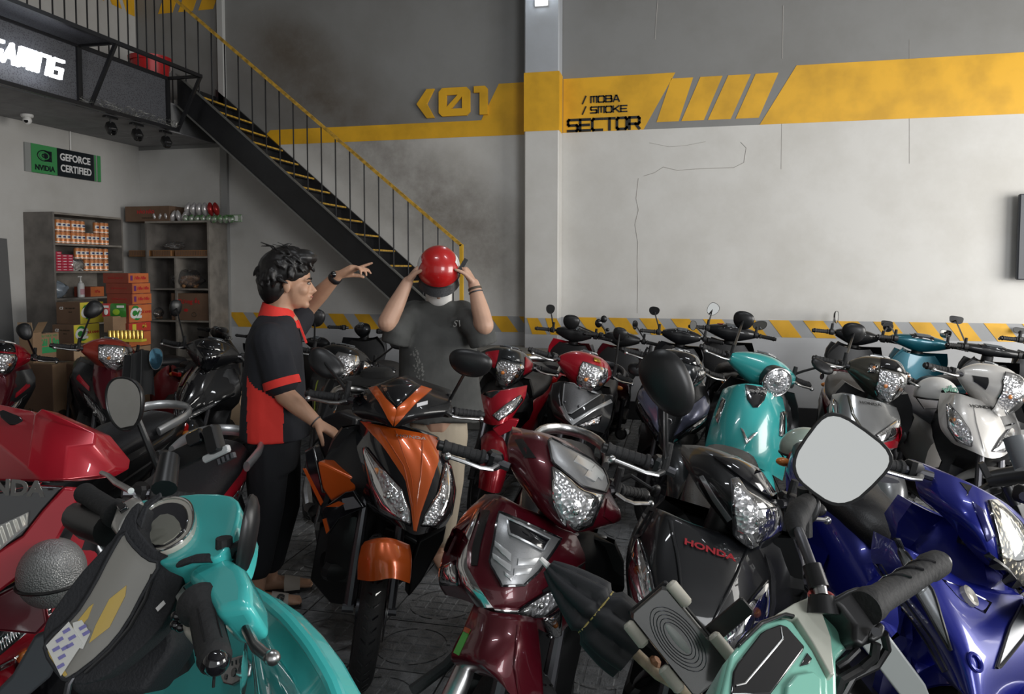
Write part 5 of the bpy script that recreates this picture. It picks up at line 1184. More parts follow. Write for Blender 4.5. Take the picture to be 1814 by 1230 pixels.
# collar: two red leaves and placket
cm = MB(Matrix.Translation(-base)); nn_ = 26
def colr(a, b):
    t = a*2*math.pi; rr = .066+.030*b; zz = -.010*b+(.030*(1-b))-.035*max(0, math.cos(t))*(.4+.6*b)-.028*b
    return nk+Vector((0, 0, .018+zz+.02*max(0, -math.cos(t))))+f1*(math.cos(t)*rr*1.02+.008*b)+s1*(math.sin(t)*rr*1.12)
cm.grid(lambda a, b: colr(.03+a*.94, b), nn_, 4); cm.grid(lambda a, b: colr(.03+a*.94, b)+(Vector((0, 0, -.004))), nn_, 4); cm.build('collar', shr, man, label='red turned-down collar')
pq = MB(Matrix.Translation(-base)); q0 = nk+f1*.092+Vector((0, 0, -.02)); q1 = nk+f1*.130+Vector((0, 0, -.13)); pq.bar(q0-s1*.01, q1-s1*.01, .03, .008, up=f1); pq.build('placket', shr, man)
# trousers
tm = mat('trousers_black', (.010, .011, .014), .9, bump=.3, bscale=16)
tb = MB(); tb.loft([oring(J(487, 735, D1), s1, f1, .165, .125), oring(J(485, 790, D1), s1, f1, .17, .125), oring(J(484, 830, D1), s1, f1, .16, .11)])
for q, (hx, kx, ky, ax, ay, dd) in enumerate(((474, 472, 900, 456, 1004, -.085), (494, 502, 895, 480, 992, .085))):
    h, k, a = J(hx, 790, D1+dd), J(kx, ky, D1+dd+.02), J(ax, ay, D1+dd+.05); limb(tb, [h, (h+k)/2, k, a], [.102, .095, .080, .066])
remesh(tb, 'trousers', tm, man, .009, 4)
# watch, bracelet
def band_on(p, d, r, w, m, name, par, orig):
    d = d.normalized(); o = MB(Matrix.Translation(-orig)); o.tube([p-d*w/2, p-d*w*.4, p+d*w*.4, p+d*w/2], [r*.95, r, r, r*.95], 20); return o.build(name, m, par)
d2 = (wr2-el2); wt = band_on(wr2-d2.normalized()*.018, d2, .0335, .024, vinyl, 'wristwatch', man, base)
pc = wr2-d2.normalized()*.018+CD*-.028+UPZ*.018; MB(Matrix.Translation(-base)).ell(pc, (.017, .017, .017), 12, 8).build('watch_face', gloss, wt)
band_on(wr-(wr-el).normalized()*.002, wr-el, .031, .006, steel, 'bracelet', man, base)
# sandals
snm = mat('sandal_grey', (.40, .36, .32), .7); 
for q, (ax, ay, dd) in enumerate(((452, 1022, -.09), (476, 1000, .10))):
    a = J(ax, ay, D1+dd+.06); a.z = 0
    sd = empty_at('sandal', man, a-base+Vector((0, 0, 0))); T = Matrix((f1, s1, UPZ)).transposed().to_4x4()
    m = MB(T); m.loft([[Vector((x*1.0, y, z)) for (x, y) in [(-.075+.14*(1-math.cos(t))/1.0*1.0, .046*math.sin(t)*(1 if math.cos(t) > -.2 else 1.05)) for t in [2*math.pi*i/24 for i in range(24)]]] for z in (.002, .022)]); m.build('sole', vinyl, sd)
    m = MB(T); m.grid(lambda a_, b_: Vector((.075+.075*b_+.0, .050*math.cos(math.pi*a_)*(1-.1*b_), .018+.062*math.sin(math.pi*a_)*(1-.32*b_))), 14, 5); m.build('strap', snm, sd)
    if q == 0: text('G', .045, inkm, T @ basis((.115, -.036, .060), (.9, 0, -.35), (.25, .55, .75)) , sd, bold=.003, name='strap_letter')
# ------------------------------------------------ the person with the helmet
D2 = 4.02
base2 = P(775, 985, Z=0)
m2 = empty('person', base2, 'person in charcoal oversized tee lifting a helmet over their face', 'person')
f2 = (-CD*.99+CR*.10).normalized(); s2 = UPZ.cross(f2)    # s2 points to the figure's left = image right
H2 = J(777, 500, D2-.03); MH2 = head_frame(H2, f2-UPZ*.55, UPZ+f2*.4, 1.0)
nk2 = J(776, 540, D2+.03)
b2 = MB(); hp = MB(MH2); head_parts(hp); b2.add(hp.v, hp.f); limb(b2, [H2+Vector((0, 0, -.05)), nk2, nk2-Vector((0, 0, .08))], [.055, .058, .08])
for s, (shp, elp, wrp, md) in ((-1, (J(722, 562, D2-.02), J(686, 572, D2-.20), J(722, 500, D2-.16), J(737, 480, D2-.15))), (1, (J(832, 562, D2-.02), J(858, 577, D2-.20), J(839, 503, D2-.16), J(828, 484, D2-.15)))):
    limb(b2, [shp, (shp+elp)/2, elp], [.058, .055, .050]); limb(b2, [elp, elp*.62+wrp*.38, wrp], [.050, .047, .030])
    hand(b2, wrp, md, (CR*-s*1.0+CD*.1), curl=(26, 32, 36, 40) if s < 0 else (48, 55, 60, 62), spread=.06, side=s*1, thumb=(30, 30), ks=1.05)
limb(b2, [nk2-Vector((0, 0, .06)), J(776, 650, D2), J(776, 740, D2)], [.10, .12, .13])
for s, (hx, kx, ax, ay) in ((-1, (755, 752, 750, 975)), (1, (797, 795, 780, 965))):
    h, k, a = J(hx, 750, D2), J(kx, 850, D2-.02), J(ax, ay, D2+.02); a.z = .08; limb(b2, [h, k, a], [.09, .062, .04])
    t = a+f2*.16+s2*s*.03; t.z = .026; b2.tube([a-f2*.05-Vector((0, 0, .045)), a+f2*.06-Vector((0, 0, .040)), t], [(.032, .034), (.04, .032), (.04, .018)], 12)
    for i in range(5): p = t+s2*(i-2)*.016; b2.tube([p-f2*.02, p+f2*.024], [.010, .009], 8)
remesh(b2, 'body', skin2, m2, .0058, 4); face_bits(MH2, m2, base2)
hb = MB(MH2); hb.ell((-.02, 0, .045), (.104, .086, .085), 18, 12); hb.ell((-.055, 0, -.005), (.062, .082, .085), 16, 10)
for i in range(40):
    y = rnd.uniform(-.08, .08); p = Vector((rnd.uniform(-.06, .06), y, rnd.uniform(.0, .08))); hb.tube([p, p*1.25+Vector((0, 0, -.03))], [.012, .003], 5)
remesh(hb, 'hair', hairm, m2, .006, 1)
mk = MB(Matrix.Translation(-base2) @ MH2)
mk.grid(lambda a, b: Vector(((.100+.020*math.sin(math.pi*b))*math.cos((a-.5)*2.4)-.0, (.076)*math.sin((a-.5)*2.4), -.020-.088*b)), 18, 8); mk.grid(lambda a, b: Vector(((.098+.018*math.sin(math.pi*b))*math.cos((a-.5)*2.4), (.074)*math.sin((a-.5)*2.4), -.020-.088*b)), 18, 8)
mk.build('face_mask', mat('mask_white', (.72, .70, .67), .8, bump=.2, bscale=30), m2)
tsm = mat('tee_charcoal', (.075, .077, .074), .9, bump=.35, bscale=12, noise=.35, nscale=6, sheen=.0)
tb = MB()
rows = ((533, 776, .085, .075), (545, 776, .165, .095), (560, 776, .215, .115), (600, 776, .210, .130), (660, 777, .215, .140), (710, 780, .225, .145), (742, 784, .232, .150))
tb.loft([oring(J(x, y, D2), s2, f2, w, d, 30, .85, (lambda a, yy=y: .012*math.sin(a*5+1)*(yy-530)/210)) for (y, x, w, d) in rows])
for s, (a, b, c) in ((-1, (J(735, 560, D2), J(712, 575, D2-.12), J(703, 588, D2-.15))), (1, (J(818, 560, D2), J(842, 577, D2-.12), J(853, 590, D2-.15)))):
    limb(tb, [a, b, c], [.088, .080, .072]); q_ = c+(c-b).normalized()*.02; tb.tube([b, c+Vector((0, 0, -.02)), c+Vector((0, 0, -.065))+s2*s*.012], [.06, .078, .074], 14)
    for i in range(3):   # folds falling from the shoulder
        p = a+s2*(-s*.03*i)+f2*.10; tb.tube([p, p+Vector((0, 0, -.20-.05*i))+s2*(-s*.02)], [.016, .004], 6)
teo = remesh(tb, 'tee_shirt', tsm, m2, .009, 5)
chalk = mat('chalk_print', (.36, .36, .34), .9, noise=.7, nscale=60)
def onshirt(px, py, D=D2-.30): 
    ok, loc, nn, i = teo.ray_cast(CO-base2, (P(px, py, D=1)-CO).normalized()); return (loc, nn) if ok else (P(px, py, D=D2-.14)-base2, f2)
bpy.context.view_layer.update()
l_, n_ = onshirt(815, 574); text('SW', .05, chalk, basis(l_+n_*.003, CR, UPZ), m2, name='chest_print', shear=.3)
sm = MB()
for i in range(90):
    t = rnd.random(); l_, n_ = onshirt(732+18*t+rnd.gauss(0, 5), 617+85*t+rnd.gauss(0, 3)); x = n_.cross(UPZ).normalized(); y = n_.cross(x); r_ = rnd.uniform(.002, .009)
    a0 = rnd.random()*6; sm.add([l_+n_*.0015+x*math.cos(a0+k*1.256)*r_*rnd.uniform(.4, 1)+y*math.sin(a0+k*1.256)*r_*rnd.uniform(.5, 1.6) for k in range(5)], [(0, 1, 2, 3, 4)])
o = sm.build('powder_marks', mat('powder', (.17, .17, .16), .9), m2); o['kind'] = 'stuff'
pm2 = mat('trousers_beige', (.50, .43, .33), .85, bump=.35, bscale=12)
tb = MB(); tb.loft([oring(J(777, 720, D2), s2, f2, .15, .11), oring(J(777, 775, D2), s2, f2, .16, .11), oring(J(777, 800, D2), s2, f2, .15, .10)])
for s, (hx, kx, ax, ay) in ((-1, (757, 754, 752, 958)), (1, (797, 797, 785, 950))):
    h, k, a = J(hx, 770, D2), J(kx, 855, D2-.02), J(ax, ay, D2+.0); limb(tb, [h, (h+k)/2, k, a], [.092, .086, .074, .062])
remesh(tb, 'trousers', pm2, m2, .009, 4)
a, b = J(858, 577, D2-.20), J(839, 503, D2-.16); w_ = b+(a-b)*.12
band_on(w_, b-a, .0365, .012, mat('bracelet_brown', (.08, .06, .04), .6), 'bracelet', m2, base2); band_on(w_+(a-b).normalized()*.02, b-a, .038, .008, steel, 'bracelet', m2, base2)
# the helmet, held over the face
hlc = J(777, 476, D2-.13)
hl = empty('helmet', hlc, 'glossy red half helmet with black brim held up in both hands', 'helmet')
MHh = head_frame(Vector((0, 0, 0)), f2-UPZ*.9, UPZ+f2*.9, 1.0)      # local x forward/down, z crown
hred = paint('helmet_red', (.50, .012, .012), .0, .3, .15)
def hsh(a, b, r=1.0):
    t = a*2*math.pi; e = b*math.pi*.56; rr = math.sin(e); return Vector((.128*rr*math.cos(t), .112*rr*math.sin(t), .118*math.cos(e)))*r
MB(MHh).grid(lambda a, b: hsh(a, b), 36, 16, True).build('shell', hred, hl)
MB(MHh).grid(lambda a, b: hsh(a, b, .93), 36, 12, True).build('liner', vinyl, hl)
MB(MHh).tube([hsh(i/36, 1, .985) for i in range(36)], .007, 6, closed=True).build('edge_trim', black, hl)
for s in (-1, 1):
    MB(MHh).grid(lambda a, b: hsh(.25*s+(a-.5)*.10, .52+b*.46, 1.012)+Vector((0, 0, 0)), 4, 14).build('side_stripe', white_p, hl, label='white side stripe')
vb = MB(MHh)
for r_ in (1.0, .97): vb.grid(lambda a, b: Vector(((.124+.045*b)*math.cos((a-.5)*2.2), (.112+.010*b)*math.sin((a-.5)*2.2), -.018-.030*b))*r_, 18, 5)
vb.build('brim', vinyl, hl)
MB().tube([J(728, 500, D2-.10)-hlc, J(712, 515, D2-.12)-hlc, J(706, 540, D2-.12)-hlc, J(712, 533, D2-.12)-hlc], .005, 6).build('chin_strap', vinyl, hl)
MB().bar(J(812, 484, D2-.18)-hlc, J(826, 459, D2-.17)-hlc, .022, .008, up=CD).build('strap_end', vinyl, hl)
# ================================================================= shelves and stock
wood = mat('shelf_wood', (.27, .245, .215), .55, noise=.35, nscale=7); wood_d = mat('shelf_side', (.20, .182, .165), .55, noise=.35, nscale=6)
def board(mb, lo, hi): return mb.box([(a+b)/2 for a, b in zip(lo, hi)], [b-a for a, b in zip(lo, hi)])
def bpart(name, lo, hi, m, par, **k): return board(MB(Matrix.Translation(-par.location)), lo, hi).build(name, m, par, smooth=0, **k)
SA = empty('shelf_unit', (LX+.18, 6.8, 0), 'dark wooden shelf unit along the left wall holding orange cans', 'shelf')
x0, x1, y0, y1 = LX+.004, -6.20, 6.26, 7.22
bpart('side_panel', (x0, y0, 0), (x1, y0+.022, 2.18), wood_d, SA); bpart('side_panel', (x0, y1-.022, 0), (x1, y1, 2.18), wood_d, SA)
bpart('back_panel', (x0, y0+.022, 0), (x0+.01, y1-.022, 2.16), wood, SA); bpart('top_board', (x0, y0+.022, 2.158), (x1, y1-.022, 2.18), wood, SA)
ZA = (1.865, 1.58, 1.30, 1.02, .72, .40, .08)
for z in ZA: bpart('shelf', (x0+.01, y0+.022, z-.02), (x1-.005, y1-.022, z), wood, SA)
SB = empty('shelf_unit', (-5.7, 7.75, 0), 'dark wooden shelf unit against the back wall with cartons and bags', 'shelf')
bx0, bx1, by0, by1 = -6.18, -5.33, 7.55, BY-.008
bpart('side_panel', (bx1-.022, by0, 0), (bx1, by1, 2.14), wood, SB); bpart('side_panel', (bx0, by0, 0), (bx0+.022, by1, 2.14), wood_d, SB)
bpart('back_panel', (bx0+.022, by1-.01, 0), (bx1-.022, by1, 2.14), wood_d, SB); bpart('top_board', (bx0, by0, 2.14), (bx1, by1, 2.162), wood, SB)
ZB = (1.75, 1.375, 1.00, .55, .08)
for z in ZB: bpart('shelf', (bx0+.022, by0+.004, z-.02), (bx1-.022, by1-.01, z), wood, SB)
bpart('divider', (-5.80, by0+.006, .08), (-5.778, by1-.01, 1.73), wood, SB)
# cans ---------------------------------------------------------
canm = mat('can_orange', (.66, .25, .09), .3, .25, coat=.4); cand = mat('can_end', (.6, .6, .6), .3, .9); canw = mat('can_white', (.75, .70, .62), .4); canb = mat('can_blue', (.02, .04, .14), .4)
def can(first, loc, lab):
    if first is None:
        c = empty('drink_can', loc, lab, 'can', 'orange cans on the left shelf')
        MB().lathe([(.026, 0), (.031, .006), (.031, .112), (.027, .12)], None, 14).build('can_body', canm, c)
        MB().lathe([(.027, .119), (.0275, .122), (.024, .1215), (.023, .119)], None, 14).build('can_lid', cand, c)
        m = MB(); m.grid(lambda a, b: Vector((.0314*math.cos((a-.5)*2.2), .0314*math.sin((a-.5)*2.2), .052+.034*b)), 8, 1); m.build('white_label', canw, c)
        m = MB(); m.grid(lambda a, b: Vector((.0318*math.cos((a-.5)*1.2), .0318*math.sin((a-.5)*1.2), .060+.018*b)), 6, 1); m.build('blue_mark', canb, c)
        m = MB(); m.grid(lambda a, b: Vector((.0313*math.cos(2*math.pi*a), .0313*math.sin(2*math.pi*a), .010+.012*b)), 14, 1, True); m.build('pale_band', canw, c); return c
    c = first.copy(); COL.objects.link(c); c.location = loc; c['label'] = lab
    for ch in first.children: k = ch.copy(); COL.objects.link(k); k.parent = c
    return c
c0 = None
for (z, lay, n, ys) in ((1.865, 'upper', 11, 6.36), (1.58, 'second', 7, 6.60)):
    for i in range(n):
        for h in (0, 1):
            if lay == 'second' and i < 2 and h == 0: continue
            if lay == 'upper' and i in (6, 7) and h == 1: continue
            o = can(c0, (-6.245-.02*((i*7) % 3)*.3, ys+i*.0655, z+h*.123), 'orange drink can in the %s layer on the %s' % ('top' if h else 'bottom', 'topmost shelf' if lay == 'upper' else 'second shelf'))
            o['group'] = 'orange cans, %s layer, %s shelf' % ('top' if h else 'bottom', lay)
            c0 = c0 or o
# the bottom cans below the two bare spots on the second shelf still need something: pink packets and a bag of sachets stand there
pk = mat('pink_packet', (.55, .03, .07), .45); pkw = mat('packet_white', (.7, .6, .6), .5)
for i in range(3):
    for j in range(7 if i == 0 else 6):
        p = empty('packet', (-6.26, 6.335+i*.072, 1.58+.0285*j), 'small pink packet in the stack of pink packets at the shelf corner', 'packet', 'pink packets on the left shelf')
        MB().box((0, 0, .014), (.10, .068, .0265), ch=.002).build('carton', pk, p, smooth=0); MB().box((.0505, .0, .014), (.001, .04, .008)).build('white_print', pkw, p, smooth=0)
def bag(name, c, r, m, label, cat='bag', seed=1, n=22, rough=.18, knot=None, inner=None, nin=0, group=None):
    """crumpled clear bag with its contents"""
    rd = random.Random(seed); o = empty(name, c, label, cat, group)
    ph = [rd.uniform(0, 6.3) for _ in range(8)]
    def f(a, b):
        t = a*2*math.pi; e = math.pi*(.03+.94*b); w = 1+rough*(math.sin(3*t+ph[0]+4*e)+math.sin(7*t+ph[1]-5*e)*.6+math.sin(11*t+ph[2]+3*e)*.45+math.sin(5*e+ph[3]+2*t)*.5)*.5
        return Vector((r[0]*math.sin(e)*math.cos(t)*w, r[1]*math.sin(e)*math.sin(t)*w, r[2]*(1-math.cos(e)) if e < math.pi*.5 else r[2]*(1-math.cos(e)*(1+.15*math.sin(3*t+ph[4])))))
    MB().grid(f, n, n, True).build('film', m, o, smooth=60)
    if inner:
        mm = MB()
        for i in range(nin):
            a = rd.uniform(0, 6.3); q = math.sqrt(rd.random())*.72; z = rd.uniform(.18, 1.25)*r[2]
            mm.ell((r[0]*q*math.cos(a), r[1]*q*math.sin(a), z), (rd.uniform(.02, .035), rd.uniform(.02, .03), rd.uniform(.012, .022)), 8, 5, Euler((rd.uniform(0, 3), rd.uniform(0, 3), 0)).to_matrix())
        q = mm.build('contents', inner, o); q['kind'] = 'stuff'
    return o
film = clear('bag_film', (.95, .95, .95), .12, .18, .06)
bag('sachet_bag', (-6.245, 6.575, 1.58), (.055, .11, .072), film, 'clear bag of grey and white sachets beside the pink packets', seed=2, inner=mat('sachet', (.4, .37, .34), .5), nin=70)
bag('blue_bag', (-6.30, 6.38, 1.30), (.09, .10, .085), clear('blue_film', (.62, .72, .82), .12, .25, .5), 'crumpled pale blue plastic bag on the third shelf', seed=5, rough=.3)
# pump bottle
pb_ = empty('pump_bottle', (-6.17+.0, 6.63, 1.30), 'tall white pump bottle with pink print on the third shelf', 'bottle')
pb_.location = (-6.235, 6.63, 1.30)
MB().lathe([(.030, 0), (.034, .005), (.034, .13), (.028, .15), (.014, .16), (.014, .175)], None, 18).build('bottle_body', white_p, pb_)
MB().tube([(0, 0, .17), (0, 0, .215), (.0, -.03, .222), (0, -.036, .214)], [.006, .005, .006, .004], 8).build('pump', white_p, pb_); MB().cyl((0, 0, .215), (0, 0, .225), .013, 10).build('pump_head', white_p, pb_)
m = MB(); m.grid(lambda a, b: Vector((.0345*math.cos((a-.5)*2), .0345*math.sin((a-.5)*2), .03+.06*b)), 8, 1); m.build('pink_label', mat('label_pink', (.6, .32, .36), .5), pb_)
# cartons ------------------------------------------------------
kraft = mat('kraft_card', (.32, .20, .115), .8, noise=.18, nscale=5); kraft_d = mat('kraft_card_dark', (.17, .10, .062), .8, noise=.2, nscale=5); tape = mat('parcel_tape', (.38, .28, .18), .3)
orc = mat('carton_orange', (.62, .17, .05), .6, noise=.15); orr = mat('carton_red_brown', (.30, .06, .035), .65, noise=.15); yelc = mat('carton_yellow', (.72, .62, .06), .6); redc = mat('carton_red', (.55, .05, .03), .6)
c2w = mat('letter_white', (.8, .8, .78), .5); grn = mat('leaf_green', (.03, .25, .04), .5); inkr = mat('ink_red', (.5, .03, .03), .5); inkg = mat('ink_green', (.04, .33, .12), .5); inkb = mat('ink_dark', (.05, .035, .02), .6); inkp = mat('ink_purple', (.14, .03, .16), .6)
def carton(label, cpx, apx, bpx, yt, yb, D, face=None, side=None, group=None, name='carton', openf=False, tp=True, z0=None):
    """room-aligned box: near corner at column cpx, left face to apx, right face to bpx, top and bottom rows at the corner"""
    K = P(cpx, yt, D=D); zb = P(cpx, yb, D=D).z if z0 is None else z0
    X1, Y0, zt = K.x, K.y, K.z; X0 = P(apx, yt, Y=Y0).x; Y1 = P(bpx, yt, X=X1).y
    c = Vector(((X0+X1)/2, (Y0+Y1)/2, zb)); o = empty(name, c, label, 'box', group)
    w, d, h = X1-X0, Y1-Y0, zt-zb
    MB().box((0, 0, h/2), (w, d, h-.002), ch=.003).build('card_body', side or kraft, o, smooth=0)
    if face and face is not (side or kraft): MB().box((w/2+.0005, 0, h/2), (.002, d-.006, h-.008)).build('printed_face', face, o, smooth=0)
    if tp: MB().box((0, 0, h+.000), (w*.98, .045, .0015)).build('tape_strip', tape, o, smooth=0)
    o['dims'] = 0
    del o['dims']
    return o, w, d, h
def FR(w, h): return basis((w/2+.003, 0, h/2), (0, 1, 0), (0, 0, 1))     # right face, reading towards +y
def FL(d, h, w=0): return basis((0, -d/2-.0015, h/2), (1, 0, 0), (0, 0, 1))
def c2(o, w, d, h, back=True):
    M = FR(w, h) @ Matrix.Translation((-d*.22, 0, 0))
    if back: MB(M).ell((-.0, .03, -.001), (.055, .05, .0012), 12, 4).build('leaf_print', grn, o); MB(M).ell((.02, -.03, -.001), (.05, .035, .0012), 12, 4).build('leaf_print', grn, o)
    text('C2', min(h*.75, .13), c2w, M, o, bold=.006, name='lettering', shear=.15); text('TRÀ XANH', min(h*.2, .032), inkr, FR(w, h) @ Matrix.Translation((d*.22, .01, 0)), o, bold=.001)
    text('C2', .035, c2w, FL(d, h) @ Matrix.Translation((-w*.28, h*.22, 0)), o, bold=.001, shear=.15); text('TRÀ XANH VIỆT', .016, inkb, FL(d, h) @ Matrix.Translation((w*.1, h*.22, 0)), o); text('360 ML', .014, inkb, FL(d, h) @ Matrix.Translation((w*.1, h*.05, 0)), o)
S1, S2 = 6.55, 6.9
# yellow stack, left
o, w, d, h = carton('brown carton with yellow end and big C2, upper of the yellow pair', 141, 99, 183, 536, 575, 7.05, yelc, kraft_d, 'yellow-ended drink cartons'); c2(o, w, d, h)
o, w, d, h = carton('brown carton with yellow end and big C2, lower of the yellow pair', 130, 92, 176, 576, 612, 6.95, yelc, kraft_d, 'yellow-ended drink cartons'); c2(o, w, d, h)
o, w, d, h = carton('plain brown carton under the yellow-ended pair', 132, 96, 165, 612, 646, 6.8, kraft, kraft_d, z0=.79)
# orange stack behind
for i, (c, a, b, t, bt) in enumerate(((227, 182, 263, 484, 502), (234, 187, 266, 502, 521), (234, 189, 268, 521, 540))):
    o, w, d, h = carton('orange-brown carton, %s of the three stacked above the C2 carton' % ('topmost', 'middle', 'lowest')[i], c, a, b, t, bt, 7.2, orc, orr, 'orange cartons in a stack')
    text('Hảo Hảo', .04, inkr, FR(w, h) @ Matrix.Translation((.02, 0, 0)), o, bold=.002, shear=.2); text('MÌ TÔM CHUA CAY', .018, inkr, FL(d, h), o, sx=1.1)
    MB(FR(w, h)).box((-d*.36, 0, 0), (.03, h*.5, .001)).build('purple_patch', inkp, o, smooth=0)
o, w, d, h = carton('orange C2 carton in the middle of the tall stack', 228, 196, 268, 541, 573, 7.05, orc, orr); c2(o, w, d, h)
o, w, d, h = carton('red and orange noodle carton under the orange C2 carton', 228, 196, 267, 573, 590, 7.05, redc, orr)
MB(FR(w, h)).box((-.08, 0, 0), (.05, h*.7, .001)).build('yellow_patch', yelc, o, smooth=0); text('ĐỎ', .04, yelc, FR(w, h) @ Matrix.Translation((.06, 0, 0)), o, bold=.002)
o, w, d, h = carton('lowest orange noodle carton of the tall stack', 228, 196, 267, 590, 616, 7.05, orc, orr); o_u, *_ = carton('kraft carton under the tall orange stack', 228, 186, 267, 616.5, 700, 7.05, kraft, kraft_d, z0=0); text('MÌ GÓI', .03, inkp, FR(w, h), o, bold=.002)
o, w, d, h = carton('orange-brown small carton lying on the third shelf', 160, 131, 184, 508, 528, 7.95, orc, orr, z0=1.301); text('Hảo', .04, inkr, FR(w, h), o, bold=.002)
# snack display tray with green pouch
o, w, d, h = carton('cut-open brown display carton holding snack pouches', 200, 183, 226, 561, 590, 6.9, kraft, kraft, tp=False)
carton('dark kraft carton under the tray of golden cans', 205, 188, 232, 615, 700, 6.75, kraft, kraft_d, z0=0)
for (s, lab, mm, xx) in ((0, 'green snack pouch standing in the display carton', mat('pouch_green', (.04, .22, .03), .3, coat=.6), 208), (1, 'red snack pouch standing in the display carton', mat('pouch_red', (.5, .04, .04), .3, coat=.6), 190)):
    K = P(xx, 562, D=7.0); q = empty('snack_pouch', K, lab, 'pouch')
    m = MB(); T = basis((0, 0, 0), CR, UPZ); m.M = T
    m.grid(lambda a, b: Vector(((a-.5)*(.17 if s == 0 else .09), b*.13, .018*math.sin(math.pi*a)*math.sin(math.pi*b)+.004)), 10, 8); m.grid(lambda a, b: Vector(((a-.5)*(.17 if s == 0 else .09), b*.13, -.018*math.sin(math.pi*a)*math.sin(math.pi*b))), 10, 8); m.build('pouch_film', mm, q)
    MB(T).ell((0.0, .05, .02), (.035 if s == 0 else .02, .03, .004), 12, 5).build('pouch_picture', mat('lime', (.3, .5, .03), .4) if s == 0 else c2w, q); MB(T).box((0.04 if s == 0 else 0, .10, .018), (.07 if s == 0 else .05, .022, .002)).build('pouch_title', c2w, q, smooth=0)
# golden cans in tray
K = P(190, 606, D=6.75); o = empty('can_tray', K, 'yellow tray pack of golden cans in front of the carton stack', 'tray'); T = basis((0, 0, 0), CR, UPZ)
MB(T).box((.155, .012, -.03), (.34, .025, .09), ch=.004).build('tray', yelc, o, smooth=0)
gcm = mat('can_gold', (.75, .52, .14), .25, .9); g0 = None
for i in range(9):
    cl = T @ Vector((.01+i*.0362, .022, -.03))+K
    if g0 is None:
        g0 = empty('gold_can', cl, 'golden drink can standing in the yellow tray', 'can', 'golden cans in the yellow tray'); MB().lathe([(.013, 0), (.0168, .005), (.0168, .075), (.014, .082)], None, 12).build('can_body', gcm, g0); MB().lathe([(.014, .0815), (.0145, .084), (.012, .083)], None, 12).build('can_lid', cand, g0)
    else: clone(g0, loc=cl)
# floor cartons
o, w, d, h = carton('upright brown carton with green CÁI LÂN lettering', 66, 60, 104, 592, 646, 6.35, kraft, kraft_d, z0=.79)
MB(FR(w, h)).box((0, -.02, -.0005), (d*.97, .055, .001)).build('green_band', inkg, o, smooth=0); text('Cái Lân', .085, inkg, FR(w, h) @ Matrix.Translation((.0, .045, 0)), o, bold=.003, sx=.85); text('DẦU THỰC VẬT', .026, inkg, FR(w, h) @ Matrix.Translation((0, .10, 0)), o); text('x12', .04, inkb, FR(w, h) @ Matrix.Translation((-.03, -.10, 0)), o)
o, w, d, h = carton('brown carton with pale end beside the green-lettered carton', 130, 96, 166, 614, 646, 6.5, mat('kraft_pale', (.46, .32, .20), .8), kraft_d, z0=.79)
o, w, d, h = carton('open brown carton with raised flaps at far left', 58, 33, 74, 590, 640, 6.28, kraft, kraft, tp=False, z0=.79)
for a_, b_ in (((-.5, -.5), (.5, -.5)), ((.5, -.5), (.5, .5))):
    p0, p1 = Vector((a_[0]*w, a_[1]*d, h)), Vector((b_[0]*w, b_[1]*d, h)); up_ = Vector((.02, -.03, .09)) if a_[1] == b_[1] else Vector((.06, 0, .09)); MB().add([p0, p1, p1+up_, p0+up_, p0+Vector((0, .004, 0)), p1+Vector((0, .004, 0)), p1+up_+Vector((0, .004, 0)), p0+up_+Vector((0, .004, 0))], [(0, 1, 2, 3), (7, 6, 5, 4), (0, 4, 5, 1), (1, 5, 6, 2), (2, 6, 7, 3), (3, 7, 4, 0)]).build('flap', mat('kraft_pale', (.46, .32, .20)), o, smooth=0)
o, w, d, h = carton('low brown carton on the floor at far left', 92, 10, 118, 646, 700, 6.2, kraft, kraft_d, z0=0)
text('x24', .05, inkb, FL(d, h), o)
o, w, d, h = carton('wide brown carton under the row of floor cartons', 150, 97, 190, 646, 700, 6.3, kraft, kraft_d, z0=0)
# on the back shelf
def sbox_(label, xa, xb, yt, yb, depth, m, name='carton', Y=by0+.03, group=None):
    a, b = P(xa, yb, Y=Y), P(xb, yt, Y=Y); o = empty(name, ((a.x+b.x)/2, Y+depth/2, a.z), label, 'box', group); w, h = b.x-a.x, b.z-a.z
    MB().box((0, 0, h/2), (w, depth, h), ch=.003).build('card_body', m, o, smooth=0); return o, w, h, depth
o, w, h, d = sbox_('brown carton with red script on top of the back shelf', 222, 300, 363, 391.5, .3, kraft_d); o.location.z = 2.163
text('HẢO HẢO', .05, inkr, FL(d, h) @ Matrix.Translation((-.02, .02, 0)), o, bold=.002); text('THÙNG 30 GÓI', .022, inkb, FL(d, h) @ Matrix.Translation((0, -.05, 0)), o)
o, w, h, d = sbox_('brown carton with red Tương Ớt lettering on the lower back shelf', 304, 371, 515, 562, .28, kraft_d); o.location.z = 1.001
text('Tương Ớt', .07, inkr, FL(d, h) @ Matrix.Translation((-.02, .06, 0)), o, bold=.002); MB(FL(d, h)).ell((-.06, -.04, 0), (.03, .02, .001), 10, 4).build('chilli_print', inkr, o); MB(FL(d, h)).tube([(.05+.03*math.cos(a), -.09+.025*math.sin(a), 0) for a in [6.28*i/14 for i in range(14)]], .003, 4, closed=True).build('heart_print', inkb, o)
for i, (xa, xb) in enumerate(((228, 264), (270, 303), (310, 371))):
    o, w, h, d = sbox_('shallow brown tray box, %s on the upper back shelf' % ('leftmost', 'middle', 'wide rightmost')[i], xa, xb, 441, 452, .26, mat('tray_card', (.30, .14, .05), .7), 'tray_box', group='tray boxes on the upper back shelf'); o.location.z = 1.751
    for k in range(int(w/.022)): MB().box((-w/2+.011+k*.022, -d/2-.001, h/2), (.015, .002, h*.8)).build('corrugation', kraft_d, o, smooth=0)
bag('snack_bag', (P(310, 440, Y=7.72).x, 7.72, 1.835), (.12, .09, .045), film, 'clear crumpled plastic bag lying over the tray boxes', seed=9, rough=.3)
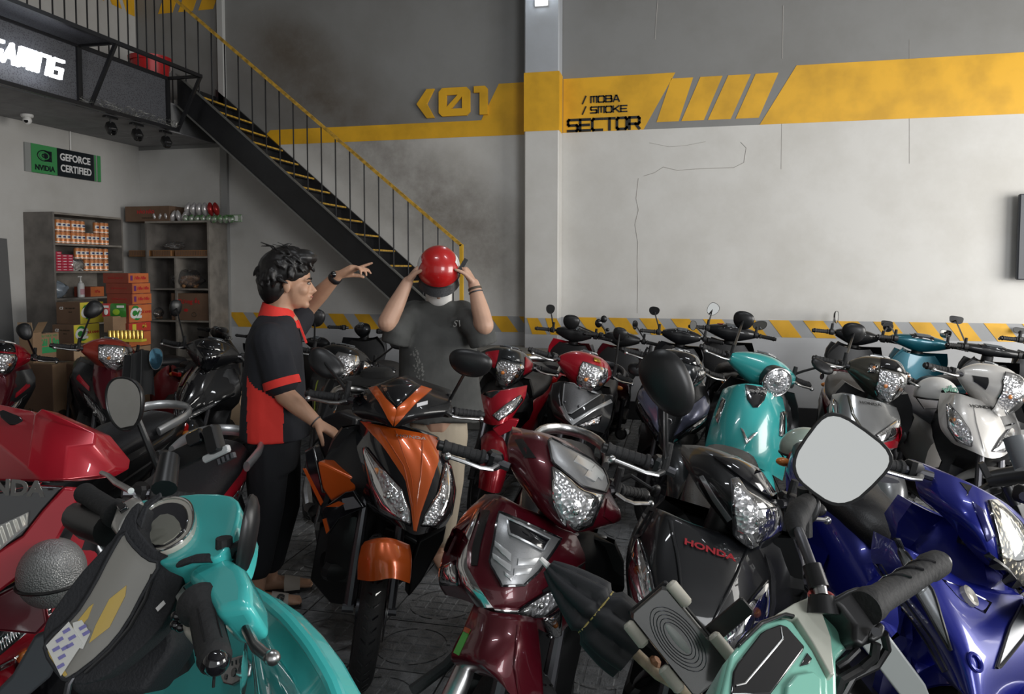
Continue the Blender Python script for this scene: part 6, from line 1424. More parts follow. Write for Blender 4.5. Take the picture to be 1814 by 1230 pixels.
bag('bread_bag', (P(330, 505, Y=7.68).x, 7.70, 1.376), (.20, .11, .105), film, 'big clear bag of brown snacks on the middle back shelf', seed=4, rough=.22, inner=mat('snack_brown', (.32, .16, .07), .6), nin=110)
bag('small_goods_bag', (P(275, 560, Y=7.68).x, 7.70, 1.001), (.08, .08, .07), film, 'small dim bag of goods on the lower back shelf', seed=6, inner=kraft_d, nin=24)
# snack bags in rows on top
def pillow(loc, r, rot, m, lab, grp, seed):
    o = empty('snack_pack', loc, lab, 'snack pack', grp, rot)
    m_ = MB(); m_.grid(lambda a, b: Vector((r[0]*math.cos(a*6.2832)*math.sin(math.pi*(.02+.96*b))**.55*(1+.06*math.sin(9*a*6.28+seed)), r[1]*math.sin(a*6.2832)*math.sin(math.pi*(.02+.96*b))**.8, r[2]*(2*b-1)*(1+.03*math.sin(5*a*6.28)))), 18, 10, True); m_.build('foil', m, o, smooth=60); return o
foil = mat('foil_white', (.62, .60, .60), .25, .5, bump=.4, bscale=40); foilr = mat('foil_red', (.42, .03, .03), .25, .4); foilg = mat('foil_green', (.10, .30, .08), .25, .4, col2=(.5, .5, .48), nscale=16)
for i in range(6):
    K = P(277+i*10, 384, Y=7.62); pillow(K, (.030, .05, .075), (.1, .5*(i % 2)-.2, .1*i), foil, 'white snack pack in the lower left row on the back shelf', 'white snack packs, lower row', i)
for i in range(6):
    K = P(333+i*10, 371, Y=7.66); pillow(K, (.036, .05, .080), (.1, .3-.1*i, .1*i), foil if i < 4 else foilr, ('white' if i < 4 else 'red')+' snack pack in the upper row on the back shelf', ('white' if i < 4 else 'red')+' snack packs, upper row', i)
for i in range(9):
    K = P(330+i*10, 388, Y=7.60); pillow(K, (.035, .045, .050), (.1, .4*(i % 3)-.3, .2*i), foilg, 'green and silver snack pack heaped on the back shelf', 'green snack packs', i)
K = P(416, 387, Y=7.62); o = empty('snack_strip', K, 'green-edged strip pack with white card beyond the shelf end', 'snack pack')
MB().box((-.03, 0, 0), (.25, .012, .085), ch=.003).build('strip', foilg, o, smooth=0); MB().box((.01, -.008, 0), (.07, .004, .06)).build('card', c2w, o, smooth=0)
# red goods bags on the floor by the shelf
for i, (px, py, D_, lab) in enumerate(((300, 590, 6.9, 'dark red plastic sack on the floor below the back shelf'), (345, 580, 7.2, 'dark red plastic sack next to the carton, below the back shelf'))):
    q = P(px, py, D=D_); q.z = 0; bag('plastic_sack', q, (.2, .16, .33), mat('sack_red', (.16, .008, .012), .35), lab, 'sack', seed=20+i)
# grey leaning board at far left
o = MB().prism([(6.10, 0), (5.0, 0), (5.0, 1.95), (6.02, 1.90)], Matrix(((0, 0, 1, LX+.02), (1, 0, 0, 0), (0, 1, 0, 0), (0, 0, 0, 1))), .03).build('leaning_board', mat('board_grey', (.11, .11, .11), .6), smooth=0); tag(o, 'tall dark grey board leaning at the far left wall', 'board')
o.rotation_euler = (0, 0, 0)
# ================================================================= foreground
nrm_b = (-FW).normalized()
# --- F2 turquoise scooter from the rider's side
G2 = scooter('motor_scooter', pt(276, 992, 1.10), scale=1.08, head=54, lean=0, steer=0, apron='retro', cowl='round', body=turq, inner=turq, side_m=turq, dash=False, nocowl=True, nofront=True, nobars=True,
             label='bright turquoise scooter seen from the rider side in the left foreground', mirrors=[(1, dict(w=P(220, 716, D=1.56), wn=(-.12, -1, .0), rx=.047, rz=.054, wb=P(291, 858, D=1.60))), (-1, dict(w=P(434, 950, D=1.10), wn=(-.93, -.40, .16), rx=.036, rz=.057, roll=.15, wb=P(398, 1010, D=1.10)))])
r2 = G2['root']; W2 = G2['Wi']; sil = mat('silver_switch', (.5, .49, .46), .3, .6, coat=.4); creamw = mat('cream_housing', (.58, .55, .48), .3, coat=.5)
def bev(o, w, seg=4, ang=25):
    b = o.modifiers.new('b', 'BEVEL'); b.width = w; b.segments = seg; b.limit_method = 'ANGLE'; b.angle_limit = R(ang); o.data.shade_smooth(); o.data.set_sharp_from_angle(angle=R(70)); return o
def onplane(pts, K, n, lift=0.0):
    n = n.normalized(); out = []
    for (x, y) in pts:
        d = ray(x, y); t = (K-CO).dot(n)/d.dot(n); out.append(CO+d*t+n*lift)
    return out
def solid(name, pts, m, par, Wi, K, n, th, lift=0.0, bw=.004, seg=3, shrink=1.0, sm=0):
    """outline on a plane of the vehicle, given thickness"""
    n = n.normalized(); top = onplane(pts, K, n, lift); k = len(top)
    if sm:   # round the outline
        for _ in range(sm): top = [q for i in range(len(top)) for q in (top[i]*.75+top[(i+1) % len(top)]*.25, top[i]*.25+top[(i+1) % len(top)]*.75)]
        k = len(top)
    c = sum(top, Vector())/k; bot = [c+(p-c)*shrink-n*th for p in top]
    o = fixn(MB(Wi).add(top+bot, [tuple(range(k)), tuple(range(2*k-1, k-1, -1))]+[(i, (i+1) % k, k+(i+1) % k, k+i) for i in range(k)]).build(name, m, par, smooth=0))
    return bev(o, bw, seg) if bw else o
fw2 = Vector((math.cos(R(54)), math.sin(R(54)), 0)); rt2 = Vector((fw2.y, -fw2.x, 0))
n2 = (UPZ*.86-fw2*.46).normalized(); K2 = P(295, 942, D=1.20)
solid('headset', [(228, 905), (246, 884), (290, 884), (336, 873), (406, 874), (426, 890), (421, 925), (408, 962), (384, 992), (352, 990), (300, 1004), (262, 990), (236, 955)], turq, r2, W2, K2, n2, .085, 0, .022, 6, .9, sm=1)
solid('right_shroud', [(318, 1010), (352, 982), (400, 975), (424, 992), (434, 1020), (433, 1062), (372, 1076), (350, 1040)], turq, r2, W2, K2, n2, .075, -.010, .016, 6, .9)
solid('left_shroud', [(214, 892), (248, 876), (286, 884), (262, 915), (226, 930)], turq, r2, W2, K2, n2, .07, -.008, .014, 5, .9)
so = solid('instrument_surround', [(240, 952), (262, 912), (303, 888), (342, 894), (352, 925), (340, 962), (290, 990), (256, 976)], creamw, r2, W2, K2, n2, .012, .010, .003, 3, sm=2)
rim_ = onplane([(240, 952), (262, 912), (303, 888), (342, 894), (352, 925), (340, 962), (290, 990), (256, 976)], K2, n2, .011)
for _ in range(2): rim_ = [q for i in range(len(rim_)) for q in (rim_[i]*.75+rim_[(i+1) % len(rim_)]*.25, rim_[i]*.25+rim_[(i+1) % len(rim_)]*.75)]
MB(W2).tube(rim_, .0022, 6, closed=True).build('chrome_rim', chrome, r2)
dg_ = solid('dash_glass', [(247, 953), (268, 917), (302, 899), (334, 903), (342, 928), (332, 957), (289, 983), (262, 973)], gloss, r2, W2, K2, n2, .008, .014, .002, 2, sm=2)
solid('screen', [(262, 966), (286, 926), (312, 922), (331, 944), (324, 962), (290, 982)], mat('lcd_grey', (.24, .24, .20), .12, coat=.6), dg_, W2, K2, n2, .002, .0155, 0, sm=1)
T_ = lambda q: [P(x, y, D=d) for x, y, d in q]
# left controls
solid('switch_box', [(192, 930), (204, 896), (238, 876), (252, 884), (222, 918), (206, 946)], sil, r2, W2, P(215, 905, D=1.30), n2, .075, .0, .010, 4, .9)
solid('rocker_switch', [(208, 902), (222, 893), (229, 902), (215, 911)], gloss, r2, W2, P(215, 905, D=1.30), n2, .012, .008, .002, 2)
MB(W2).tube(T_([(210, 912, 1.34), (203, 908, 1.35), (198, 905, 1.355), (160, 880, 1.42), (150, 874, 1.44)]), [.026, .026, .0195, .0185, .020], 18).build('left_grip', rubber, r2)
MB(W2).tube(T_([(196, 940, 1.34), (160, 925, 1.42), (136, 915, 1.46)]), [.03, .034, .028], 14).build('rear_boot', black, r2)
MB(W2).tube(T_([(232, 870, 1.38), (205, 855, 1.46), (192, 843, 1.5), (180, 838, 1.54)]), [.006, .006, .005, .005], 8).build('left_brake_lever', alu, r2)
# right controls
KR = P(340, 1070, D=1.06); 
solid('switch_box', [(306, 1076), (312, 1048), (332, 1028), (360, 1017), (372, 1040), (352, 1082), (346, 1128), (322, 1122), (316, 1096)], creamw, r2, W2, KR, n2, .060, .0, .010, 5, .92)
sw_ = solid('switch_plate', [(312, 1060), (326, 1040), (360, 1019), (366, 1036), (334, 1052), (318, 1072)], sil, r2, W2, KR, n2, .004, .003, .001, 2)
solid('rocker_switch', [(328, 1048), (346, 1036), (354, 1046), (336, 1059)], gloss, r2, W2, KR, n2, .010, .009, .002, 2)
for (x, y) in ((312, 1092), (318, 1112), (310, 1108)): MB(W2).ell(P(x, y, D=1.03), (.008, .006, .007), 12, 8).build('button', gloss, r2)
gp = T_([(352, 1068, 1.03), (357, 1076, 1.02), (361, 1084, 1.01), (364, 1092, 1.0), (372, 1130, .96), (379, 1160, .93), (380, 1166, .925), (382, 1176, .918)])
MB(W2).tube(gp, [.030, .0305, .024, .0205, .0198, .0205, .0215, .019], 24).build('right_grip', rubber, r2)
for i in range(6):
    t = i/6*math.pi*2; q = gp[3:6]; ax = (q[2]-q[0]).normalized(); u_ = ax.cross(UPZ).normalized(); v_ = ax.cross(u_); o_ = (u_*math.cos(t)+v_*math.sin(t))*.0203
    MB(W2).tube([q[0]+o_+ax*.006, q[2]+o_-ax*.006], .0012, 5).build('grip_ridge', black, r2)
MB(W2).ell(P(382, 1174, D=.915), (.0165, .0165, .0165), 18, 12).build('bar_end', gloss, r2); MB(W2).tube(T_([(380, 1190, .91), (379, 1205, .90), (378, 1218, .90)]), .0018, 6).build('bar_end_cord', black, r2)
lv = MB(W2); lv.tube(T_([(392, 1074, 1.05), (410, 1076, 1.03), (428, 1092, 1.0), (438, 1118, .98), (452, 1146, .96), (470, 1160, .945), (480, 1166, .94)]), [(.008, .014), (.009, .016), (.007, .013), (.006, .011), (.006, .010), (.006, .009), (.007, .009)], 12); lv.build('right_brake_lever', alu, r2)
MB(W2).ell(P(482, 1166, D=.938), (.011, .010, .010), 14, 10).build('lever_end', alu, r2)
MB(W2).tube(T_([(393, 1022, 1.12), (398, 1008, 1.11), (402, 985, 1.10)]), [.024, .021, .017], 16).build('mirror_boot', rubber, r2)
# leg shield, rider side, with raised rim
nS = (-fw2+UPZ*.40).normalized(); KS = P(455, 1120, D=1.30)
SH = [(300, 1075), (380, 1050), (436, 1046), (462, 1056), (498, 1082), (536, 1122), (572, 1172), (606, 1236), (620, 1300), (400, 1330), (230, 1330), (262, 1180)]
solid('leg_shield', SH, turq, r2, W2, KS, nS, .05, 0, .012, 4, .97)
rp2 = onplane(SH[2:9], KS, nS, .004); MB(W2).tube([rp2[0]]+[p for i in range(len(rp2)-1) for p in (rp2[i]*.66+rp2[i+1]*.34, rp2[i]*.33+rp2[i+1]*.67)]+[rp2[-1]], .012, 10).build('shield_rim', turq, r2)
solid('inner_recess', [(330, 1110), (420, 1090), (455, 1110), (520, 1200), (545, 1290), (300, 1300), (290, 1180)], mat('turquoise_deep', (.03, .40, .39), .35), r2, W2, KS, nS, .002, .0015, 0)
kp_ = solid('key_plate', [(398, 1196), (412, 1168), (440, 1160), (452, 1178), (448, 1200), (420, 1216), (404, 1212)], alu, r2, W2, KS, nS, .008, .010, .003, 3)
for (x, y, r_) in ((424, 1192, .0075), (410, 1200, .0045), (438, 1184, .008)):
    q = onplane([(x, y)], KS, nS, .0105)[0]; MB(W2).cyl(q, q+nS*.0015, r_, 14).build('key_hole', gloss if r_ < .008 else steel, kp_)
for i in range(4):
    q = onplane([(414+7*i, 1174-2*i), (414+7*i, 1182-2*i)], KS, nS, .0108); MB(W2).bar(q[0], q[1], .002, .001).build('key_mark', inkm, kp_)
MB(W2).tube(T_([(438, 1072, 1.26), (446, 1070, 1.24), (452, 1078, 1.23), (448, 1092, 1.23), (440, 1096, 1.24), (436, 1104, 1.24)]), .0035, 8).build('bag_hook', chrome, r2)
# clear plastic bag hanging from the hook
pc_ = P(470, 1190, D=1.14); hb_ = empty('hanging_bag', pc_, 'clear crumpled plastic bag hanging in front of the turquoise leg shield', 'bag')
rdm = random.Random(8); ph = [rdm.uniform(0, 6) for _ in range(6)]
def hbf(a, b):
    w = (.006+.060*min(1, b*1.4)**1.1); t = a*2*math.pi; w2 = w*(1+.22*math.sin(5*t+ph[0]+3*b)+.15*math.sin(9*t+ph[1]-5*b)+.1*math.sin(13*t+ph[2]))
    return CR*(w2*math.cos(t)*.95-.022+.045*b)+CD*(w2*math.sin(t)*.35)+UPZ*(.085-.22*b+.008*math.sin(7*t))
MB().grid(hbf, 44, 22, True).build('film', clear('bag_clear', (1, 1, 1), .01, .10, .0), hb_, smooth=60)
# --- phone and handlebar bag (black, clear window, folded notes)
bgm = mat('bag_black', (.014, .015, .018), .75, bump=.25, bscale=220)
K0 = P(190, 1070, D=1.15); bo = empty('handlebar_bag', K0, 'black padded bag with clear window slung on the turquoise handlebar', 'bag')
nb = (-FW*.75+UPZ*.35).normalized(); KB = P(200, 1060, D=1.10)
Ti = Matrix.Translation(-K0)
def bpan(name, pts, m, th, lift, bw=0, sm=0, par=None, seg=3, shrink=1.0): return solid(name, pts, m, par or bo, Ti, KB, nb, th, lift, bw, seg, shrink, sm)
OUT = [(250, 884), (226, 905), (206, 948), (170, 985), (140, 1018), (104, 1066), (78, 1104), (74, 1136), (82, 1172), (110, 1206), (140, 1216), (178, 1206), (222, 1172), (262, 1138), (296, 1098), (318, 1046), (328, 1010), (330, 985), (306, 988), (276, 976), (252, 950), (240, 930)]
bpan('bag_body', OUT, bgm, .055, 0, .018, 1, seg=5, shrink=.97)
Wd = [(222, 940), (232, 962), (262, 992), (288, 998), (262, 1040), (226, 1110), (186, 1158), (124, 1206), (112, 1202), (80, 1154), (88, 1130), (132, 1096), (168, 1040), (196, 984)]
bpan('clear_window', Wd, mat('bag_window', (.21, .205, .185), .12, 0, coat=1.0), .004, .003, 0, 1)
wp = onplane(Wd, KB, nb, .004); wp = [q for i in range(len(wp)) for q in (wp[i]*.75+wp[(i+1) % len(wp)]*.25, wp[i]*.25+wp[(i+1) % len(wp)]*.75)]
MB(Ti).tube(wp, .0028, 6, closed=True).build('window_piping', bgm, bo)
bpan('yellow_slip', [(196, 1062), (226, 1038), (224, 1056), (196, 1112), (160, 1140), (172, 1108)], mat('slip_yellow', (.50, .35, .08), .4, coat=.8), .001, .0042)
bpan('yellow_slip', [(128, 1116), (160, 1076), (168, 1070), (158, 1096), (136, 1122)], MATS['slip_yellow'], .001, .0042)
bpan('yellow_slip', [(84, 1158), (92, 1144), (122, 1196), (114, 1200)], MATS['slip_yellow'], .001, .0042)
noteM = mat('banknote', (.60, .60, .57), .5, coat=.5); npr = mat('note_violet', (.18, .17, .40), .6)
for k, q in enumerate(([(132, 1104), (148, 1099), (163, 1122), (150, 1150), (140, 1148)], [(86, 1144), (126, 1102), (150, 1140), (112, 1198)])):
    nt_ = bpan('folded_note', q, noteM, .001, .0055+.0012*k)
    for (x, y) in (((150, 1112), (156, 1122)) if k == 0 else ((122, 1118), (132, 1130), (110, 1134), (120, 1148), (104, 1150), (114, 1164), (128, 1144), (112, 1180))):
        bpan('note_print', [(x-7, y+1), (x+5, y-6), (x+8, y-1), (x-4, y+6)], npr, .0005, .0063+.0012*k, par=nt_)
zp = onplane([(268, 1010), (262, 1040), (238, 1090), (205, 1136), (150, 1185)], KB, nb, .001); MB(Ti).tube([P(0, 0, D=1)*0+p for p in onplane([(272, 1018), (258, 1062), (230, 1112), (196, 1152), (152, 1192)], KB, nb, .002)], .0035, 8).build('zip', black, bo)
bpan('side_label', [(276, 1078), (290, 1064), (294, 1070), (280, 1084)], white_p, .001, .0012)
bpan('strap', [(240, 925), (256, 890), (284, 872), (286, 880), (262, 900), (250, 938)], bgm, .006, .001, .002)
MB(Ti).tube(T_([(322, 998, 1.09), (345, 990, 1.085), (372, 988, 1.085), (398, 992, 1.10)]), [(.014, .005)]*4, 10).build('strap', bgm, bo)
MB(Ti).tube(T_([(136, 1190, 1.06), (122, 1212, 1.05), (117, 1236, 1.05)]), [.003, .0045, .005], 8).build('zip_pull', steel, bo)
solid('lower_pouch', [(262, 1120), (300, 1098), (310, 1146), (296, 1170), (252, 1232), (128, 1232), (118, 1206), (200, 1180)], bgm, bo, Ti, P(230, 1170, D=1.15), nb, .10, 0, .022, 5, .95)
# --- phone clamp on the turquoise left mirror stalk
K = P(345, 800, D=1.62); ph_ = empty('phone_mount', K, 'black folding phone clamp beside the round mirror stalk', 'phone mount')
T = basis((0, 0, 0), (CR*.85+UPZ*.42-CD*.2), (UPZ*.8-CR*.35+CD*.3)); m = MB(T)
MB(T).box((0, 0, 0), (.13, .046, .016), ch=.004).build('clamp_back', black, ph_); MB(T).box((-.07, -.005, .018), (.02, .07, .03), ch=.004).build('clamp_jaw', black, ph_); MB(T).box((.07, .0, .018), (.03, .06, .03), ch=.004).build('clamp_jaw', black, ph_)
MB(T).box((.025, .022, .018), (.04, .03, .016), ch=.004).build('clamp_arm', gloss, ph_); MB(T).box((.062, -.03, .012), (.07, .016, .012), ch=.003).build('clamp_slide', mat('slide_grey', (.5, .5, .5), .4), ph_)
for i in range(4): MB(T).cyl((.055+.012*i, -.04, .0), (.055+.012*i, -.052, .0), .007, 8).build('clamp_screw', steel, ph_)
MB().cyl(P(300, 812, D=1.50)-K, P(291, 866, D=1.44)-K, .020, 12, .024).build('clamp_neck', black, ph_)
# --- silver textured helmet wedged by the red scooter
K = P(92, 1015, D=1.72); o = empty('helmet', K, 'silver honeycomb-textured helmet wedged beside the large red scooter', 'helmet')
MB().ell((0, 0, 0), (.072, .072, .080), 30, 20).build('shell', facet('honeycomb', (.30, .30, .30), .4, 260, .35, 'VORONOI', .5), o); MB().tube([Vector((.072*math.cos(a), .072*math.sin(a), -.02)) for a in [6.2832*i/30 for i in range(30)]], .004, 6, closed=True).build('edge_trim', black, o)
# --- F6 mint scooter from the rider's side, right foreground
G6 = scooter('motor_scooter', pt(1338, 1150, 1.11), scale=1.1, head=136, lean=0, steer=0, apron='under', cowl='dash', body=mint, inner=mint, dash=False, nocowl=True, nofront=True, nobars=True,
             label='mint green scooter seen from the rider side in the right foreground', mirrors=[(-1, dict(w=P(1486, 818, D=1.20), wn=(-.10, -1, .05), rx=.058, rz=.062, roll=-.62, sq=True, wb=P(1424, 915, D=1.27)))])
r6 = G6['root']; W6 = G6['Wi']; fw6 = Vector((math.cos(R(136)), math.sin(R(136)), 0)); n6 = (UPZ*.82-fw6*.50).normalized(); K6 = P(1360, 1170, D=.98)
cream = paint('paint_cream', (.50, .51, .44), .0, .35, .05)
solid('headset', [(1262, 1260), (1284, 1172), (1306, 1146), (1346, 1108), (1384, 1094), (1404, 1100), (1432, 1078), (1486, 1078), (1511, 1104), (1510, 1140), (1484, 1166), (1488, 1300), (1280, 1310)], mint, r6, W6, K6, n6, .10, 0, .010, 4, .92)
solid('cream_ridge', [(1366, 1100), (1398, 1080), (1436, 1064), (1450, 1100), (1464, 1140), (1470, 1206), (1462, 1206), (1432, 1150), (1404, 1104), (1384, 1096)], cream, r6, W6, K6, n6, .016, .014, .005, 3)
solid('dash_frame', [(1272, 1240), (1290, 1166), (1312, 1140), (1350, 1108), (1386, 1100), (1400, 1108), (1436, 1160), (1462, 1210), (1466, 1300), (1280, 1300)], mint, r6, W6, K6, n6, .010, .008, .004, 3)
solid('dash_brow', [(1300, 1150), (1340, 1110), (1384, 1094), (1404, 1099), (1400, 1104), (1384, 1101), (1344, 1117), (1304, 1156)], gloss, r6, W6, K6, n6, .008, .014, .002, 2)
dp6 = solid('dash_panel', [(1300, 1184), (1341, 1131), (1350, 1125), (1376, 1115), (1388, 1119), (1419, 1155), (1416, 1162), (1358, 1240), (1288, 1240), (1292, 1200)], gloss, r6, W6, K6, n6, .006, .012, .002, 2)
ql = onplane([(1376, 1122), (1379, 1143), (1312, 1222), (1296, 1226)], K6, n6, .013); MB(W6).tube(ql, .0012, 6).build('groove_line', alu, dp6)
solid('corner_window', [(1424, 1164), (1433, 1175), (1427, 1184), (1411, 1188)], gloss, r6, W6, K6, n6, .004, .010, .001, 2)
solid('lower_step', [(1384, 1226), (1400, 1206), (1430, 1200), (1446, 1214), (1448, 1260), (1380, 1260)], mint, r6, W6, K6, n6, .008, .016, .004, 3)
KG = P(1510, 1090, D=1.04); n6b = (n6*.7-FW*.5).normalized()
solid('switch_box', [(1470, 1064), (1500, 1046), (1522, 1038), (1540, 1046), (1562, 1082), (1560, 1108), (1528, 1150), (1508, 1138), (1510, 1108), (1488, 1080)], black, r6, W6, KG, n6b, .075, .004, .012, 5, .9)
solid('switch_pod', [(1538, 1118), (1556, 1102), (1566, 1112), (1562, 1130), (1544, 1140), (1534, 1132)], black, r6, W6, KG, n6b, .03, .006, .005, 4)
MB(W6).cyl(P(1552, 1120, D=1.02), P(1552, 1120, D=1.01), .006, 14).build('button', steel, r6)
gq = T_([(1532, 1078, 1.04), (1542, 1070, 1.05), (1556, 1062, 1.07), (1610, 1030, 1.14), (1640, 1010, 1.18), (1646, 1006, 1.19), (1662, 998, 1.21)])
MB(W6).tube(gq, [.024, .0245, .0205, .0195, .0195, .0225, .021], 24).build('thick_grip', rubber, r6); MB(W6).cyl(gq[-1], gq[-1]+(gq[-1]-gq[-2]).normalized()*.012, .017, 18).build('bar_end', black, r6)
axg = (gq[4]-gq[2]).normalized(); ug = axg.cross(UPZ).normalized(); vg = axg.cross(ug)
for i in range(3):
    c0_ = gq[2]+(gq[4]-gq[2])*(.12+.27*i); MB(W6).tube([c0_+axg*(.010*k)+(ug*math.cos(2.4+k*.5)+vg*math.sin(2.4+k*.5))*.0200 for k in range(7)], .0022, 6).build('grip_groove', gloss, r6)
for k, q in enumerate(([(1552, 1140, 1.02), (1548, 1165, 1.02), (1525, 1185, 1.02), (1490, 1205, 1.0), (1480, 1235, 1.0)], [(1566, 1122, 1.03), (1572, 1150, 1.04), (1552, 1180, 1.04), (1510, 1200, 1.03), (1488, 1240, 1.02)], [(1520, 1150, 1.03), (1500, 1170, 1.02), (1484, 1180, 1.02)])): MB(W6).tube(T_(q), .007-.001*k, 8).build('brake_cable', black, r6)
MB(W6).tube(T_([(1458, 1088, 1.05), (1455, 1055, 1.06)]), [.022, .018], 16).build('mirror_boot', black, r6)
MB(W6).tube([P(1455, 1056, D=1.06)+(CR*math.cos(a)+CD*math.sin(a))*.016 for a in [6.2832*i/18 for i in range(18)]], .003, 6, closed=True).build('red_ring', mat('ring_red', (.5, .09, .08), .5), r6)
MB(W6).tube(T_([(1455, 1056, 1.06), (1451, 1038, 1.07)]), .010, 12).build('stalk_foot', alu, r6)
MB(W6).tube(T_([(1451, 1042, 1.07), (1438, 1002, 1.09)]), [.0145, .0135], 14).build('stalk_sleeve', black, r6)
MB(W6).tube(T_([(1440, 1008, 1.09), (1420, 955, 1.12), (1414, 940, 1.14)]), .0078, 12).build('stalk_rod', steel, r6)
MB(W6).tube(T_([(1412, 945, 1.14), (1408, 925, 1.17), (1416, 905, 1.22), (1432, 888, 1.25)]), [.012, .017, .020, .014], 14).build('stalk_gaiter', rubber, r6)
# white rear panel of the neighbouring step, visible under the mint switchgear
# --- clear power bank on a clamp, beige taped bar, and the umbrella (right of centre)
K = P(1205, 1130, D=1.22); o = empty('phone_mount', K, 'clear plastic phone clamp with cream rollers in front of the black scooter', 'phone mount')
ax1 = (P(1255, 1205, D=1.20)-P(1150, 1075, D=1.24)).normalized(); ax2 = (P(1235, 1100, D=1.2)-P(1185, 1178, D=1.2)).normalized(); T = basis((0, 0, 0), ax1, ax2)
if (T.to_3x3() @ Vector((0, 0, 1))).dot(FW) > 0: T = basis((0, 0, 0), ax1, -ax2)
smoky = clear('smoky_plastic', (.35, .35, .34), .14, .08, .15)
MB(T).box((0, 0, 0), (.165, .085, .008), ch=.003).build('base_plate', black, o); MB(T).box((0, 0, .014), (.160, .080, .018), ch=.006).build('clear_case', smoky, o)
for i in range(5): MB(T).tube([Vector(((.026+.006*i)*math.cos(a)*1.15-.005, (.014+.004*i)*math.sin(a), .0235)) for a in [6.2832*k/28 for k in range(28)]], .0007, 4, closed=True).build('ring_ridge', steel, o)
MB(T).ell((-.005, 0, .022), (.030, .008, .005), 12, 6).build('bright_slot', mat('slot_white', (.62, .62, .6), .3), o)
crm = mat('cream_roller', (.52, .49, .42), .4)
for (x, y) in ((-.055, .048), (.045, .048), (-.05, -.050), (.035, -.050)):
    MB(T).tube([(x-.022, y, .020), (x-.018, y, .020), (x+.018, y, .020), (x+.022, y, .020)], [.007, .0105, .0105, .007], 12).build('roller', crm, o)
    MB(T).box((x, y*.86, .008), (.024, .014, .02), ch=.003).build('roller_bracket', black, o)
MB(T).box((.03, .075, -.02), (.03, .09, .012), ch=.003).build('clamp_arm', black, o)
tb_ = empty('taped_bar', P(1180, 1190, D=1.24), 'thin beige taped bar running down from the umbrella', 'bar'); q = tb_.location
MB().tube([P(1118, 1150, D=1.27)-q, P(1165, 1195, D=1.25)-q, P(1240, 1238, D=1.23)-q], .0095, 12).build('bar_tube', mat('beige_tape', (.45, .36, .25), .5, noise=.4, nscale=40), tb_); MB().bar(P(1150, 1168, D=1.262)-q, P(1166, 1184, D=1.258)-q, .021, .021, ch=.005).build('tape_wrap', mat('rust_tape', (.28, .13, .06), .6), tb_)
K = P(1055, 1085, D=1.32); um = empty('folded_umbrella', K, 'folded black umbrella with yellow rubber band in front of the maroon scooter', 'umbrella')
um_m = mat('umbrella_black', (.012, .013, .016), .6); A0, A1 = P(972, 1004, D=1.34)-K, P(1125, 1152, D=1.28)-K; dU = (A1-A0).normalized(); e1_ = dU.cross(nrm_b).normalized(); e2_ = dU.cross(e1_)
def uf(a, b):
    t = a*2*math.pi; r = (.012+.040*math.sin(min(1, b*1.0)*math.pi*.62)**.9)*(1-.25*max(0, 1-abs(b-.56)/.06)*1.0); r *= 1+.34*abs(math.sin(t*3.5+b*2.2))-.12
    return A0+dU*(b*(A1-A0).length)+e1_*math.cos(t)*r+e2_*math.sin(t)*r*.8
MB().grid(uf, 48, 24, True).build('canopy', um_m, um, smooth=60); MB().cyl(A0-dU*.02, A0+dU*.01, .0045, 8, .007).build('tip', white_p, um)
MB().tube([uf(i/30, .56)+(uf(i/30, .56)-(A0+dU*(.56*(A1-A0).length)))*.07 for i in range(30)], .0022, 6, closed=True).build('rubber_band', mat('band_yellow', (.5, .40, .12), .5), um, label='yellow rubber band')
def flap(pa): 
    q = [P(x, y, D=d)-K for x, y, d in pa]; n = len(q); m = MB().add(q+[p-nrm_b*.006 for p in q], [tuple(range(n)), tuple(range(2*n-1, n-1, -1))]+[(i, (i+1) % n, n+(i+1) % n, n+i) for i in range(n)]); fixn(m.build('canopy_flap', um_m, um, smooth=20))
flap([(1072, 1082, 1.33), (1098, 1072, 1.34), (1120, 1075, 1.34), (1122, 1110, 1.32), (1120, 1140, 1.31), (1095, 1130, 1.33)]); flap([(1036, 1112, 1.34), (1060, 1120, 1.32), (1085, 1135, 1.30), (1105, 1160, 1.30), (1088, 1172, 1.30), (1052, 1170, 1.33), (1042, 1150, 1.34)])
for i, (x, y) in enumerate(((1098, 1160), (1104, 1172), (1120, 1145), (1128, 1138), (1115, 1152))): MB().tube([P(x-14, y-14, D=1.30)-K, P(x, y, D=1.29)-K], [.002, .004], 6).build('rib_tip', black, um)
MB().cyl(A1-dU*.03, A1+dU*.05, .007, 8).build('shaft', steel, um)
# --- helmets and hat resting on seats
def half_helmet(label, c, m, r=.125, txt=None, rot=0):
    o = empty('helmet', c, label, 'helmet'); T = Euler((0, 0, rot)).to_matrix().to_4x4()
    g_ = lambda a, b, k=1: Vector((r*1.12*k*math.sin(b*1.75)*math.cos(a*6.2832), r*k*math.sin(b*1.75)*math.sin(a*6.2832), r*.95*k*math.cos(b*1.75)))
    MB(T).grid(lambda a, b: g_(a, b), 32, 14, True).build('shell', m, o); MB(T).grid(lambda a, b: g_(a, b, .94), 32, 10, True).build('liner', vinyl, o); MB(T).tube([g_(i/32, 1) for i in range(32)], .006, 6, closed=True).build('edge_trim', black, o)
    MB(T).tube([g_(.0, 1), g_(.0, 1)+Vector((-.05, 0, -.07)), g_(.5, 1)+Vector((.05, 0, -.07)), g_(.5, 1)], .004, 6).build('chin_strap', vinyl, o)
    MB(T).ell(g_(-.25, .72)*1.0, (.02, .008, .012), 10, 6).build('rivet', black, o)
    if txt: c_ = g_(-.20, .66)*1.03; n = c_.normalized(); x = UPZ.cross(n).normalized(); text(txt, .060, mat('wilo_green', (.02, .22, .14), .5), T @ (Matrix.Translation(c_) @ Matrix((x, n.cross(x), n)).transposed().to_4x4()), o, bold=.002)
    return o
